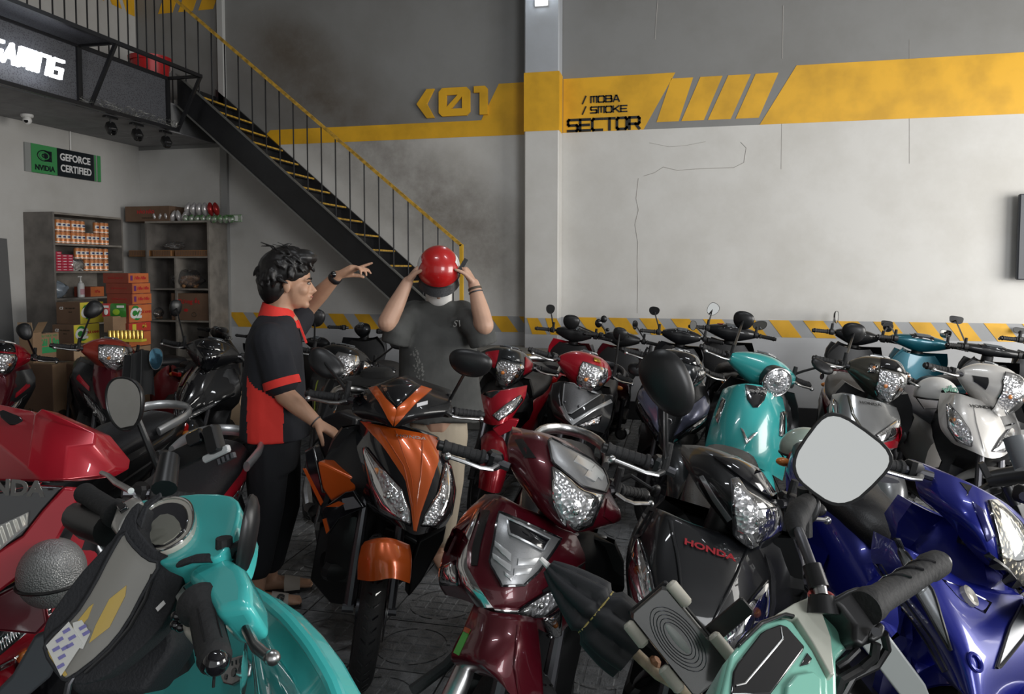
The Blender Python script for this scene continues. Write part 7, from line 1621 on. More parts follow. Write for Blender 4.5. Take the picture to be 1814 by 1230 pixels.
half_helmet('white helmet with green wilo lettering on a seat behind the white scooter', P(1658, 698, D=4.35), white_p, .105, 'wilo', rot=R(8))
half_helmet('pale green half helmet hanging behind the large right mirror', P(1428, 796, D=3.55), paint('helmet_green', (.36, .44, .38), 0, .3), .11)
K = P(668, 672, D=4.35); o = empty('sun_hat', K, 'round black wide-brimmed hat lying on the seat between the people', 'hat')
MB().lathe([(.09, .012), (.20, -.012), (.205, -.008), (.20, -.002), (.10, .022), (.088, .055), (.07, .064), (.001, .066)], None, 32).build('hat_felt', mat('hat_black', (.018, .018, .018), .8), o); MB().lathe([(.091, .020), (.093, .022), (.091, .034), (.089, .034)], None, 32).build('hat_band', black, o)
# cloth hanging on the red-cowl motorbike
K = P(248, 655, D=4.95); o = empty('jacket', K, 'dark jacket draped over the handlebar of the red-cowl motorbike', 'jacket')
MB().grid(lambda a, b: CR*((a-.5)*(.17+.05*b)+.0)+UPZ*(.12-.30*b-.02*math.sin(6*a))-CD*(.03+.018*math.sin(a*17+2*b)+.03*math.sin(math.pi*a)), 24, 12).build('cloth', mat('cloth_dark', (.016, .017, .018), .85, sheen=.3), o, smooth=70)
# small phone holder on the back-row scooter
K = P(1066, 573, D=6.95); o = empty('phone_mount', K, 'black round phone mount on a back-row handlebar', 'phone mount')
MB().ell((-.03, 0, 0), (.035, .02, .042), 14, 10).build('clamp_left', gloss, o); MB().ell((.02, 0, .04), (.03, .02, .035), 14, 10).build('clamp_top', black, o); MB().tube([(0, 0, -.02), (.03, 0, -.06), (.05, .0, -.11)], .009, 8).build('clamp_arm', black, o); MB().ell((.055, 0, -.06), (.018, .015, .018), 10, 8).build('knob', black, o)
# bare handlebar at the right edge
K = P(1812, 842, D=2.75); o = empty('handlebar', K, 'black flat handlebar with clamps reaching in at the right edge', 'handlebar')
MB().tube([P(1748, 850, D=2.8)-K, P(1775, 846, D=2.78)-K, P(1850, 835, D=2.7)-K], [.030, .034, .038], 14).build('bar_cover', black, o); MB().tube([P(1735, 875, D=2.8)-K, P(1765, 862, D=2.8)-K], [.022, .028], 10).build('switch_pod', black, o)
MB().tube([P(1785, 862, D=2.72)-K, P(1800, 895, D=2.70)-K], .022, 12).build('clamp', black, o); MB().bar(P(1738, 820, D=2.78)-K, P(1750, 845, D=2.78)-K, .018, .02).build('lever_stub', black, o)
MB().tube([P(1796, 776, D=2.5)-K, P(1818, 830, D=2.45)-K], .034, 16).build('grey_tube', mat('tube_grey', (.16, .17, .18), .35), o)

# --- F1: faceted cowl and side blade of the large red scooter
r1 = G1['root']; W1 = G1['Wi']
def facet_mesh(name, V, Fc, m, par, Wi, th=.05, bw=.006):
    top = [P(x, y, D=d) for x, y, d in V]; n = len(top); back = [p+FW*th-UPZ*.02 for p in top]; ed = {}
    for f in Fc:
        for i in range(len(f)): e = (f[i], f[(i+1) % len(f)]); ed[e] = 1
    rimf = [(b, a, n+a, n+b) for (a, b) in ed if (b, a) not in ed]
    o = fixn(MB(Wi).add(top+back, list(Fc)+[tuple(n+i for i in reversed(f)) for f in Fc]+rimf).build(name, m, par, smooth=0)); return bev(o, bw, 3, 8)
V = [(-60, 705, 2.02), (58, 729, 1.95), (72, 724, 1.90), (170, 767, 1.90), (167, 788, 1.87), (113, 851, 1.78), (74, 853, 1.78), (48, 830, 1.80), (-60, 740, 1.97), (62, 734, 1.92), (207, 812, 1.95), (204, 830, 1.92), (180, 842, 1.86), (-90, 850, 1.9), (120, 792, 1.84)]
facet_mesh('handlebar_cowl', V, [(0, 1, 9, 7, 8), (2, 3, 4, 14, 5, 6, 7, 9), (3, 10, 11, 4), (4, 11, 12, 5, 14), (8, 7, 6, 13)], red, r1, W1, .07, .005)
KW = P(25, 742, D=1.93); nW = (-FW+UPZ*.4).normalized()
solid('brake_reservoir_window', [(2, 731), (10, 728), (40, 740), (46, 748), (40, 756), (22, 755), (6, 742)], gloss, r1, W1, KW, nW, .006, .012, .002, 2)
KB1 = P(90, 930, D=1.72); nB1 = (-FW+CR*.45+UPZ*.1).normalized()
solid('side_blade', [(112, 864), (139, 866), (136, 892), (98, 966), (50, 1010), (-40, 1080), (-40, 1000), (40, 950), (75, 905)], red, r1, W1, KB1, nB1, .03, .002, .006, 3)
solid('black_cheek', [(-40, 880), (60, 862), (112, 864), (75, 905), (40, 950), (-40, 1000)], gloss, r1, W1, KB1, nB1, .03, -.004, .004, 3)
lp_ = solid('side_lamp', [(-40, 945), (0, 932), (50, 908), (48, 930), (0, 972), (-40, 1000)], facet('lamp_ribs', (.62, .60, .52), .25, 45, .5, 'WAVE', .7), r1, W1, KB1, nB1, .012, .004, .003, 2)
solid('lens_cover', [(-40, 943), (0, 930), (52, 906), (50, 932), (0, 975), (-40, 1003)], lens, lp_, W1, KB1, nB1, .002, .009, 0)
solid('turn_signal', [(-40, 1040), (30, 1000), (78, 977), (70, 1002), (20, 1036), (-40, 1072)], mat('amber_lens', (.70, .30, .07), .15, coat=1.0, noise=.5, nscale=60), r1, W1, KB1, nB1, .012, -.012, .003, 2)
solid('lower_panel', [(-40, 1075), (20, 1045), (57, 1008), (72, 1050), (82, 1108), (62, 1130), (-40, 1120)], maroon, r1, W1, KB1, nB1, .03, -.018, .006, 3)
text('HONDA', .048, badge_m, W1 @ basis(onplane([(0, 864)], KB1, nB1, .003)[0], CR-UPZ*.02-CD*.1, UPZ+CD*.1), r1, bold=.002, name='badge', sx=1.2)
solid('grey_lower_cover', [(60, 1130), (80, 1122), (112, 1140), (90, 1200), (20, 1260), (-40, 1260), (20, 1200)], mat('cover_grey', (.045, .05, .058), .4), r1, W1, P(50, 1180, D=1.72), nB1, .03, 0, .006, 3)

# ================================================================= measured fairings of the four nearest scooters
def lampx(S, A, B, par, name='headlight', bulbs=(), m=None, rim=None, dome=.010, n=14, k=8, lift=.004):
    o = patch(S, A, B, m or refl, name, par, n, k, lift, .001, .012, rim=rim or gloss)
    for (x, y, r, mm) in bulbs: MB(S.M).ell(S.p(x, y)+S.nrm(x, y)*.006, (r, r, r), 14, 10).build('bulb', mm, o)
    patch(S, A, B, lens, 'lens_cover', o, n, k, lift+.006, dome, .006); return o
def px_text(S, x, y, s, size, m, par, ang=0, sx=1.4, lift=.004, bold=.0):
    c = S.p(x, y); n = S.nrm(x, y); u = (S.p(x+3*math.cos(ang), y-3*math.sin(ang))-S.p(x-3*math.cos(ang), y+3*math.sin(ang))).normalized()
    M = Matrix((u, n.cross(u), n)).transposed().to_4x4(); M.translation = c+n*lift; text(s, size, m, S.M @ M, par, bold=bold, sx=sx, name='badge', depth=.0008)
def panelx(S, A, B, par, m, name, lift=.003, dome=0, thick=.006, n=14, k=5, rim=None): return patch(S, A, B, m, name, par, n, k, lift, dome, thick, rim=rim)
# F4 maroon
r, Wi = G4['root'], G4['Wi']
S = traced('front_apron', [[(856, 882), (885, 884), (925, 905), (985, 930), (1050, 958)], [(812, 925), (855, 930), (915, 945), (985, 975), (1053, 1002)], [(784, 985), (830, 990), (903, 1000), (975, 1035), (1043, 1050)],
     [(777, 1030), (820, 1035), (890, 1055), (955, 1085), (1018, 1095)], [(788, 1054), (838, 1070), (874, 1098), (925, 1103), (985, 1130)]], [2.02, 1.95, 1.90, 1.86, 1.85], .20, maroon, r, Wi, .05)
o = panelx(S, [(886, 912), (869, 1000), (889, 1040)], [(989, 958), (950, 1013), (924, 1038)], r, plate_silver, 'chest_badge', .010, .004, .014, 14, 10, rim=gloss)
panelx(S, [(898, 926), (902, 951)], [(966, 960), (955, 978)], o, gloss, 'badge_window', .017, .001, .006, 4, 8, rim=silver)
cw = mat('badge_relief', (.62, .63, .64), .3, .6)
for A_, B_ in (([(880, 962), (905, 985)], [(880, 972), (903, 998)]), ([(948, 990), (915, 992)], [(940, 1002), (914, 1004)]), ([(876, 984), (903, 1004)], [(877, 994), (901, 1016)]), ([(936, 1008), (908, 1010)], [(930, 1018), (907, 1022)]), ([(893, 1015), (904, 1025)], [(894, 1022), (903, 1032)])): panelx(S, A_, B_, o, cw, 'badge_chevron', .018, .002, .005, 6, 2)
panelx(S, [(846, 906), (816, 970), (812, 1005), (826, 1042), (866, 1094)], [(854, 904), (832, 970), (830, 1005), (846, 1034), (880, 1084)], r, chrome, 'chrome_trim', .008, .004, .012, 20, 3)
panelx(S, [(866, 1096), (915, 1101), (948, 1086)], [(874, 1078), (915, 1080), (952, 1066)], r, chrome, 'chrome_trim', .008, .004, .012, 12, 3)
panelx(S, [(856, 905), (838, 970), (836, 1003)], [(868, 906), (852, 965), (846, 1003)], r, black, 'black_strip', .004, 0, .006)  # black plastic strips on both sides of the chest badge
panelx(S, [(960, 1046), (1010, 1012), (1036, 996)], [(962, 1056), (1006, 1034), (1022, 1014)], r, black, 'black_strip', .004, 0, .006)
lampx(S, [(915, 1082), (965, 1050), (994, 1040)], [(920, 1092), (964, 1090), (992, 1068)], r, 'headlight', [(955, 1072, .010, chrome)])
lampx(S, [(962, 1096), (974, 1128)], [(992, 1078), (991, 1122)], r, 'turn_signal', [(982, 1105, .008, amber)])
lampx(S, [(783, 1008), (784, 1034)], [(810, 996), (814, 1036)], r, 'turn_signal', [(800, 1020, .009, chrome)])
panelx(S, [(786, 975), (800, 940), (838, 912)], [(792, 985), (808, 950), (842, 920)], r, maroon, 'shoulder_ridge', .004, .003, .006)
S4c = traced('handlebar_cowl', [[(905, 768), (935, 775), (972, 783), (1020, 803), (1070, 842)], [(898, 795), (940, 810), (990, 830), (1040, 850), (1082, 875)], [(906, 832), (945, 860), (1005, 885), (1055, 895), (1100, 910)],
     [(928, 868), (960, 905), (1012, 925), (1050, 928), (1094, 926)], [(960, 905), (984, 930), (1016, 943), (1045, 940), (1068, 934)]], [2.10, 2.02, 1.97, 1.97, 2.0], .14, maroon, r, Wi, .12)
lampx(S4c, [(978, 830), (980, 886), (996, 921), (1017, 939)], [(986, 834), (1030, 872), (1068, 880), (1046, 928)], r, 'headlight', [(1018, 905, .012, chrome)], dome=.014, rim=black)
o = panelx(S4c, [(970, 786), (977, 822), (1000, 842), (1030, 866), (1068, 876)], [(975, 782), (1010, 799), (1045, 818), (1068, 838), (1074, 862)], r, plate_silver, 'upper_trim', .008, .004, .012, 14, 6, rim=black)
for A_, B_ in (([(1012, 822), (1040, 840)], [(1018, 812), (1046, 828)]), ([(1030, 848), (1048, 858)], [(1036, 838), (1056, 846)]), ([(1040, 838), (1060, 856)], [(1048, 830), (1064, 846)])): panelx(S4c, A_, B_, o, cw, 'trim_chevron', .014, .002, .004, 5, 2)
panelx(S4c, [(912, 780), (930, 812)], [(926, 778), (950, 812)], r, black, 'cowl_vent', .002, -.002, .004, 6, 3); panelx(S4c, [(1074, 884), (1068, 915)], [(1094, 908), (1086, 926)], r, maroon, 'cowl_corner', .005, .003, .006, 6, 4)
Sf = traced('front_fender', [[(838, 1076), (870, 1092), (920, 1098), (952, 1104)], [(818, 1122), (860, 1130), (920, 1140), (958, 1160)], [(799, 1170), (848, 1176), (905, 1195), (962, 1220)], [(850, 1196), (880, 1206), (915, 1240), (964, 1270)]], [1.78, 1.72, 1.68, 1.68], .10, maroon, r, Wi, .03)
o = panelx(Sf, [(825, 1112), (804, 1157)], [(834, 1116), (813, 1162)], r, green_d, 'sticker', .002, 0, .003, 6, 3); panelx(Sf, [(825, 1112), (822, 1120)], [(834, 1116), (831, 1124)], o, orange, 'sticker_top', .0035, 0, .002, 3, 3)
panelx(Sf, [(916, 1108), (908, 1180), (918, 1235)], [(922, 1110), (914, 1180), (924, 1235)], r, maroon, 'fender_crease', .002, .004, .004)
MB(Wi).tube(T_([(830, 1170, 1.80), (820, 1195, 1.78), (800, 1240, 1.76)]), [.022, .026, .028], 14).build('fork_leg', alu, r)
MB(Wi).tube(T_([(835, 1130, 1.9), (790, 1180, 1.86), (730, 1225, 1.84)]), [.012, .014, .016], 10).build('brake_hose', rubber, r)
# F5 black
r, Wi = G5['root'], G5['Wi']
S = traced('front_apron', [[(1150, 903), (1180, 912), (1240, 938), (1310, 960), (1360, 976)], [(1121, 955), (1165, 965), (1240, 985), (1315, 1000), (1370, 1015)], [(1110, 1010), (1160, 1030), (1240, 1050), (1315, 1060), (1374, 1065)],
     [(1116, 1075), (1165, 1098), (1240, 1120), (1310, 1120), (1366, 1112)], [(1140, 1140), (1180, 1170), (1240, 1190), (1300, 1175), (1345, 1150)]], [1.92, 1.86, 1.80, 1.76, 1.75], .18, pblack, r, Wi, .05, pw=2.6)
edge_m = mat('apron_edge', (.02, .02, .022), .45)
panelx(S, [(1152, 906), (1126, 950), (1112, 1010), (1118, 1075), (1140, 1135)], [(1158, 908), (1133, 955), (1119, 1012), (1125, 1075), (1146, 1135)], r, edge_m, 'apron_edge', .006, .004, .010, 18, 2)
panelx(S, [(1358, 978), (1371, 1020), (1371, 1070), (1360, 1115)], [(1350, 976), (1362, 1020), (1363, 1070), (1352, 1115)], r, edge_m, 'apron_edge', .006, .004, .010, 18, 2)
panelx(S, [(1182, 920), (1196, 985), (1205, 1060), (1212, 1110)], [(1192, 922), (1204, 985), (1212, 1060), (1217, 1110)], r, pblack, 'body_crease', .000, .006, .004, 16, 4)
panelx(S, [(1322, 968), (1300, 1020), (1272, 1075), (1256, 1110)], [(1328, 972), (1308, 1022), (1280, 1077), (1262, 1112)], r, pblack, 'body_crease', .000, .006, .004, 16, 4)
lampx(S, [(1131, 960), (1115, 1010), (1119, 1066), (1136, 1114)], [(1135, 958), (1154, 1018), (1164, 1070), (1148, 1108)], r, 'turn_signal', [(1135, 1012, .013, amber), (1140, 1055, .013, chrome)], dome=.012)
lampx(S, [(1356, 1030), (1310, 1085), (1266, 1142)], [(1357, 1052), (1354, 1100), (1292, 1152)], r, 'turn_signal', [(1335, 1085, .013, amber)], m=ribbed, dome=.012)
px_text(S, 1256, 976, 'HONDA', .024, badge_r, r, -.33, 1.5, .004, .0008)
S5c = traced('handlebar_cowl', [[(1222, 803), (1262, 806), (1300, 816), (1340, 832), (1362, 856)], [(1222, 825), (1268, 838), (1310, 850), (1350, 868), (1377, 890)], [(1238, 860), (1278, 880), (1318, 895), (1355, 905), (1387, 915)],
     [(1262, 900), (1290, 925), (1325, 940), (1358, 940), (1384, 943)], [(1292, 938), (1306, 959), (1330, 972), (1350, 972), (1366, 964)]], [2.02, 1.95, 1.90, 1.90, 1.92], .13, pblack, r, Wi, .12)
lampx(S5c, [(1296, 852), (1299, 890), (1303, 946), (1330, 968)], [(1306, 850), (1322, 876), (1375, 899), (1379, 942)], r, 'headlight', [(1340, 925, .013, chrome), (1303, 866, .007, chrome)], dome=.016, rim=steel)
panelx(S5c, [(1264, 812), (1310, 848), (1372, 893)], [(1300, 815), (1342, 832), (1376, 884)], r, gloss, 'visor', .008, .008, .012, 14, 8)
panelx(S5c, [(1240, 845), (1262, 885), (1290, 925)], [(1246, 843), (1268, 880), (1297, 920)], r, silver, 'silver_line', .003, .001, .004, 12, 2)
# F3 orange and black
r, Wi = G3['root'], G3['Wi']; D3 = 2.98
S = traced('front_apron', [[(634, 745), (672, 750), (712, 757), (748, 766), (776, 778)], [(624, 790), (668, 800), (725, 806), (768, 808), (791, 812)], [(632, 848), (680, 862), (736, 868), (782, 858), (804, 862)],
     [(652, 895), (694, 910), (738, 917), (784, 908), (802, 905)], [(676, 920), (708, 934), (736, 948), (768, 940), (789, 932)]], [2.98, 2.90, 2.82, 2.76, 2.72], .17, gloss, r, Wi, .06)
panelx(S, [(641, 748), (681, 793), (719, 851), (729, 899), (733, 942)], [(774, 777), (774, 822), (758, 875), (745, 913), (738, 943)], r, orange, 'centre_spear', .010, .004, .014, 20, 14)
for A_, B_ in (([(672, 760), (716, 830), (732, 905)], [(677, 760), (720, 830), (734, 905)]), ([(744, 775), (744, 840), (737, 905)], [(749, 775), (748, 840), (739, 905)]), ([(700, 765), (730, 850), (735, 920)], [(703, 765), (732, 850), (736, 920)])): panelx(S, A_, B_, r, mat('orange_edge', (.40, .065, .01), .35, coat=.6), 'spear_ridge', .012, .004, .005, 12, 2)
lampx(S, [(645, 795), (659, 866), (677, 908), (728, 931)], [(650, 793), (682, 834), (712, 868), (727, 908)], r, 'headlight', [(668, 835, .013, amber), (690, 880, .022, chrome), (712, 905, .014, chrome)], dome=.016, n=18, k=10)
lampx(S, [(787, 822), (776, 872), (756, 908), (746, 931)], [(795, 824), (803, 872), (797, 912), (772, 933)], r, 'headlight', [(788, 852, .012, amber), (785, 890, .020, chrome)], dome=.016, n=18, k=10)
px_text(S, 727, 778, 'HONDA', .019, badge_m, r, -.12, 1.7, .013)
S3c = traced('handlebar_cowl', [[(646, 692), (675, 682), (710, 673), (748, 684), (797, 700)], [(628, 712), (668, 706), (710, 702), (752, 706), (799, 712)], [(624, 730), (664, 733), (704, 736), (748, 731), (793, 728)], [(640, 742), (672, 748), (698, 757), (740, 745), (784, 739)]],
     [3.08, 2.98, 2.92, 2.92], .13, pblack, r, Wi, .14)
panelx(S3c, [(654, 690), (672, 714), (688, 742), (697, 754)], [(669, 686), (685, 708), (701, 724), (703, 730)], r, orange, 'orange_chevron', .008, .002, .010, 14, 5); panelx(S3c, [(764, 692), (738, 714), (714, 740), (699, 755)], [(745, 686), (722, 708), (704, 724), (702, 732)], r, orange, 'orange_chevron', .008, .002, .010, 14, 5)
panelx(S3c, [(676, 685), (690, 708), (703, 722)], [(738, 685), (718, 708), (705, 722)], r, gloss, 'visor', .010, .006, .012, 12, 10)
panelx(S3c, [(738, 716), (757, 711)], [(738, 722), (757, 717)], r, decal, 'sticker', .004, 0, .003, 3, 3); panelx(S3c, [(627, 700), (636, 720)], [(650, 696), (652, 712)], r, gloss, 'reservoir', .006, .004, .006, 5, 4)
Sf = traced('front_fender', [[(640, 968), (662, 962), (690, 962), (724, 974)], [(634, 995), (660, 990), (694, 992), (728, 1000)], [(633, 1027), (660, 1030), (695, 1025), (726, 1034)]], [2.62, 2.58, 2.56], .07, orange, r, Wi, .05)
nF = (-FW-CR*.3).normalized(); KF = P(600, 950, D=3.20)
solid('lower_fairing', [(571, 902), (640, 915), (700, 940), (742, 962), (736, 1000), (720, 1040), (700, 990), (640, 975), (632, 1076), (584, 1070), (548, 1028), (560, 960)], black, r, Wi, KF, nF, .10, 0, .010, 3)
solid('seat_front', [(566, 742), (600, 728), (632, 740), (624, 800), (632, 848), (600, 846), (576, 824), (562, 790)], vinyl, r, Wi, P(600, 790, D=3.44), nF, .10, 0, .020, 4)
solid('side_cover', [(538, 800), (556, 790), (562, 818), (572, 870), (628, 872), (618, 900), (572, 906), (552, 880)], gloss, r, Wi, P(570, 870, D=3.06), nF, .05, 0, .008, 3)
solid('lower_fairing', [(742, 958), (792, 932), (786, 960), (748, 1030), (724, 1060), (728, 1000)], black, r, Wi, P(760, 980, D=3.1), (-FW+CR*.4).normalized(), .08, 0, .010, 3)
solid('tunnel_cover', [(561, 818), (576, 822), (634, 850), (630, 868), (586, 890), (570, 866)], orange, r, Wi, P(600, 850, D=2.98), nF, .08, 0, .010, 3)
solid('side_wing', [(570, 902), (612, 872), (626, 870), (645, 900), (600, 920), (580, 948)], gloss, r, Wi, P(600, 900, D=2.93), nF, .02, .0, .003, 2)
solid('wing_stripe', [(578, 898), (600, 888), (612, 892), (600, 898)], orange, r, Wi, P(600, 900, D=2.93), nF, .003, .004, 0); solid('wing_stripe', [(572, 920), (578, 918), (584, 940), (579, 946)], orange, r, Wi, P(600, 900, D=2.93), nF, .003, .004, 0)
solid('wing_arrow', [(606, 884), (626, 880), (640, 898), (612, 904)], mat('arrow_grey', (.14, .14, .15), .4), r, Wi, P(600, 900, D=2.93), nF, .003, .004, 0)
solid('side_stripe', [(536, 830), (541, 830), (572, 890), (568, 896)], orange, r, Wi, P(560, 860, D=3.0), nF, .004, .0, 0)
# F7 blue
r, Wi = G7['root'], G7['Wi']
S = traced('front_apron', [[(1556, 946), (1600, 968), (1660, 1000), (1730, 1040), (1812, 1056)], [(1553, 1000), (1610, 1015), (1675, 1050), (1745, 1085), (1830, 1100)], [(1588, 1056), (1640, 1080), (1700, 1110), (1765, 1140), (1840, 1150)],
     [(1636, 1130), (1676, 1150), (1720, 1170), (1770, 1190), (1830, 1200)], [(1680, 1210), (1705, 1230), (1732, 1250), (1765, 1250), (1800, 1240)]], [1.86, 1.80, 1.72, 1.66, 1.62], .20, blue, r, Wi, .04)
stk = facet('sticker_mesh', (.42, .43, .45), .4, 150, .4, 'CHECK', .5)
for A_, B_ in (([(1583, 954), (1622, 1046), (1684, 1150)], [(1591, 955), (1652, 1050), (1688, 1152)]), ([(1812, 1062), (1786, 1112), (1762, 1184)], [(1836, 1090), (1812, 1130), (1768, 1182)])):
    o = panelx(S, A_, B_, r, stk, 'silver_sticker', .003, .001, .004, 14, 4, rim=edge_m)
panelx(S, [(1618, 1036), (1634, 1048), (1640, 1036)], [(1622, 1042), (1634, 1056), (1643, 1042)], o, silver, 'sticker_arrow', .006, .001, .003, 6, 2)
panelx(S, [(1668, 1026), (1700, 1062), (1745, 1088)], [(1698, 1038), (1738, 1058), (1757, 1068)], r, gloss, 'horn_opening', .001, -.004, .003, 10, 6)
c = S.p(1713, 1058); n = S.nrm(1713, 1058); M = Matrix((n.cross(UPZ).normalized(), n.cross(n.cross(UPZ)).normalized(), n)).transposed().to_4x4(); M.translation = c
MB(Wi @ M).lathe([(.026, -.005), (.026, .012), (.020, .015), (.012, .010), (.004, .012), (.001, .012)], None, 20).build('horn', mat('horn_cream', (.42, .40, .36), .35, .3), r)
c = S.p(1726, 1174); n = S.nrm(1726, 1174); e_ = n.cross(UPZ).normalized(); g_ = n.cross(e_)
MB(Wi).tube([c+n*.003+e_*math.cos(a)*.016+g_*math.sin(a)*.018 for a in [6.2832*i/20 for i in range(20)]], .0045, 8, closed=True).build('ring_emblem', blue, r)
panelx(S, [(1554, 1000), (1590, 1062), (1640, 1135), (1672, 1192)], [(1562, 1000), (1600, 1060), (1650, 1130), (1680, 1188)], r, edge_m, 'edge_panel', .004, .004, .008, 16, 3)
panelx(S, [(1574, 1046), (1630, 1110)], [(1590, 1040), (1644, 1104)], r, refl, 'side_lamp', .002, .004, .006, 8, 3)
S7c = traced('handlebar_cowl', [[(1652, 830), (1700, 848), (1745, 870), (1790, 898), (1830, 935)], [(1660, 868), (1705, 888), (1745, 905), (1790, 950), (1836, 985)], [(1672, 905), (1712, 925), (1750, 950), (1790, 990), (1838, 1020)], [(1704, 932), (1736, 962), (1757, 992), (1797, 1034), (1834, 1056)]],
     [1.98, 1.90, 1.86, 1.86], .10, blue, r, Wi, .12)
lampx(S7c, [(1748, 890), (1764, 950), (1772, 1000), (1802, 1042)], [(1762, 888), (1802, 925), (1832, 965), (1834, 1046)], r, 'headlight', [(1800, 985, .016, chrome)], m=facet('warm_reflector', (.78, .72, .58), .16, 60, .5), dome=.014, rim=gloss)
panelx(S7c, [(1744, 985), (1772, 1012), (1800, 1050)], [(1752, 978), (1778, 1004), (1806, 1042)], r, black, 'lamp_chin', .014, .004, .016, 10, 3)
panelx(S7c, [(1700, 855), (1716, 875)], [(1722, 862), (1712, 880)], r, gloss, 'cowl_gap', .002, -.001, .004, 5, 3); panelx(S7c, [(1722, 890), (1748, 960)], [(1742, 905), (1760, 950)], r, mat('blue_deep', (.01, .012, .12), .25, .3, coat=.8), 'cowl_facet', .004, .004, .006, 8, 4)
nE = (-FW-CR*.2).normalized()
solid('step_panel', [(1500, 1110), (1552, 1096), (1640, 1214), (1650, 1240), (1600, 1240)], mat('panel_pale', (.42, .44, .43), .35, coat=.4), r, Wi, P(1560, 1180, D=1.70), nE, .03, 0, .004, 3)

# ---- second row fairings
def row2(G, rows, Ds, bul, m): return G['root'], traced('front_apron', rows, Ds, bul, m, G['root'], G['Wi'], .04, 20, 18)
r, S = row2(G9, [[(1283, 690), (1300, 683), (1325, 680), (1358, 686), (1386, 704)], [(1268, 728), (1292, 725), (1328, 722), (1364, 726), (1393, 740)], [(1256, 768), (1286, 768), (1325, 768), (1362, 768), (1394, 775)],
     [(1249, 800), (1280, 802), (1322, 808), (1360, 814), (1392, 822)], [(1254, 812), (1284, 810), (1322, 820), (1358, 836), (1386, 852)]], [4.10, 4.00, 3.93, 3.90, 3.92], .16, turq2)
panelx(S, [(1320, 682), (1323, 708), (1334, 723)], [(1360, 688), (1353, 710), (1342, 723)], r, gloss, 'grille_panel', .006, .003, .008, 12, 8)
px_text(S, 1341, 697, 'VINFAST', .022, badge_m, r, -.06, 1.8, .020, .001)
lampx(S, [(1281, 706), (1269, 742)], [(1286, 710), (1273, 750)], r, 'turn_signal', dome=.004); lampx(S, [(1382, 732), (1380, 772)], [(1389, 730), (1388, 774)], r, 'turn_signal', dome=.004)
panelx(S, [(1312, 758), (1322, 787)], [(1317, 762), (1326, 784)], r, chrome, 'emblem', .006, .003, .006, 6, 2); panelx(S, [(1323, 787), (1342, 766)], [(1324, 778), (1335, 768)], r, chrome, 'emblem', .006, .003, .006, 6, 2)
r, S = row2(GM7, [[(978, 680), (1000, 676), (1035, 688), (1068, 699), (1086, 700)], [(974, 705), (1002, 705), (1032, 712), (1062, 718), (1085, 722)], [(980, 735), (1000, 738), (1018, 744), (1050, 742), (1080, 745)], [(996, 750), (1004, 754), (1014, 758), (1040, 760), (1070, 768)]], [4.28, 4.20, 4.12, 4.10], .14, pblack)
o = panelx(S, [(1001, 677), (998, 715), (1005, 733)], [(1066, 698), (1040, 715), (1012, 734)], r, plate_grey, 'chest_plate', .006, .003, .008, 12, 8, rim=silver)
for x, y in ((1002, 714), (1025, 722), (1026, 690)): MB(S.M).ell(S.p(x, y)+S.nrm(x, y)*.012, (.008, .008, .008), 10, 6).build('screw', steel, o)
panelx(S, [(992, 722), (1003, 742), (1014, 754)], [(998, 720), (1008, 738), (1016, 745)], r, silver, 'silver_v', .008, .003, .008, 10, 3); panelx(S, [(1014, 754), (1050, 730), (1083, 714)], [(1016, 745), (1050, 724), (1080, 708)], r, silver, 'silver_v', .008, .003, .008, 10, 3)
lampx(S, [(1022, 754), (1064, 736)], [(1032, 756), (1060, 750)], r, 'turn_signal', [(1050, 747, .008, amber)])
r, S = row2(GM11, [[(1672, 697), (1696, 697), (1726, 706), (1760, 715), (1784, 724)], [(1667, 725), (1694, 728), (1730, 734), (1768, 742), (1793, 748)], [(1672, 762), (1704, 768), (1738, 774), (1772, 776), (1798, 775)], [(1692, 788), (1722, 800), (1752, 812), (1776, 809), (1790, 798)]], [3.92, 3.84, 3.76, 3.72], .16, pwhite)
lampx(S, [(1678, 717), (1681, 758), (1697, 782), (1722, 791)], [(1683, 717), (1701, 738), (1717, 762), (1723, 779)], r, 'turn_signal', [(1690, 745, .012, amber)], rim=steel); lampx(S, [(1794, 750), (1770, 778), (1757, 800)], [(1795, 762), (1792, 785), (1778, 801)], r, 'turn_signal', rim=steel)
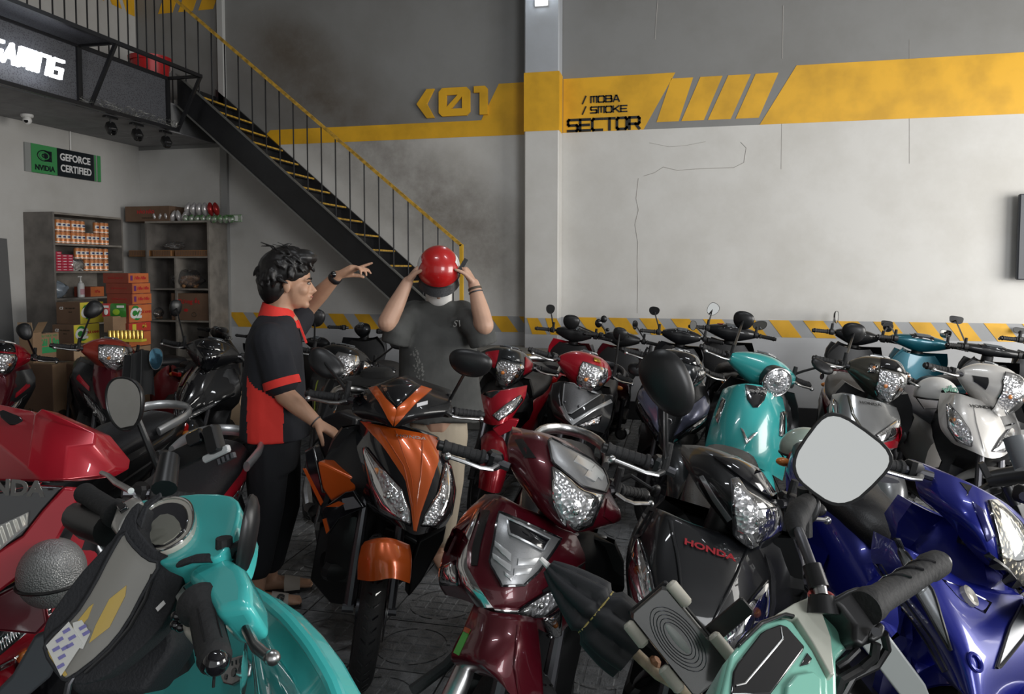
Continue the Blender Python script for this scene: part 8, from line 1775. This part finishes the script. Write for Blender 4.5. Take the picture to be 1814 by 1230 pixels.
px_text(S, 1738, 722, 'HONDA', .028, badge_d, r, -.1, 1.5, .004)
panelx(S, [(1722, 712), (1728, 750), (1742, 800)], [(1726, 713), (1732, 750), (1745, 800)], r, pwhite, 'body_crease', 0, .006, .004, 12, 3)
r, S = row2(GM10, [[(1478, 700), (1500, 697), (1530, 705), (1562, 712), (1588, 722)], [(1472, 728), (1498, 732), (1532, 738), (1566, 742), (1595, 744)], [(1474, 752), (1500, 762), (1534, 770), (1568, 772), (1593, 772)], [(1490, 770), (1514, 782), (1545, 794), (1572, 800), (1588, 792)]], [4.05, 3.97, 3.90, 3.87], .14, psilver)
lampx(S, [(1590, 744), (1570, 758), (1551, 772)], [(1594, 753), (1586, 772), (1560, 784)], r, 'headlight', [(1575, 770, .012, chrome)]); lampx(S, [(1478, 708), (1473, 735)], [(1484, 716), (1486, 748)], r, 'headlight')
panelx(S, [(1595, 756), (1584, 780), (1552, 788)], [(1597, 770), (1588, 794), (1552, 796)], r, red, 'red_cheek', .006, .003, .008, 10, 3)
panelx(S, [(1500, 700), (1508, 735), (1530, 770)], [(1506, 702), (1514, 735), (1536, 770)], r, bronze, 'body_crease', 0, .005, .004, 12, 3); px_text(S, 1541, 716, 'HONDA', .024, badge_d, r, -.15, 1.5, .004)
r, S = row2(GM6, [[(850, 700), (868, 694), (890, 692), (912, 688), (934, 683)], [(847, 718), (866, 716), (888, 714), (910, 710), (930, 705)], [(851, 738), (868, 738), (886, 738), (902, 732), (919, 722)], [(858, 750), (870, 753), (884, 753), (896, 747), (908, 740)]], [4.25, 4.18, 4.12, 4.10], .12, red)
lampx(S, [(921, 701), (896, 718), (874, 737)], [(925, 709), (908, 729), (884, 746)], r, 'headlight', [(900, 728, .010, chrome)])
panelx(S, [(853, 698), (870, 706)], [(888, 692), (872, 705)], r, dgrey, 'dark_insert', .005, .003, .006, 6, 5)
solid('lower_fairing', [(872, 760), (905, 742), (920, 744), (912, 760), (884, 774)], red, r, GM6['Wi'], P(895, 758, D=4.15), (-FW).normalized(), .05, 0, .006, 3)
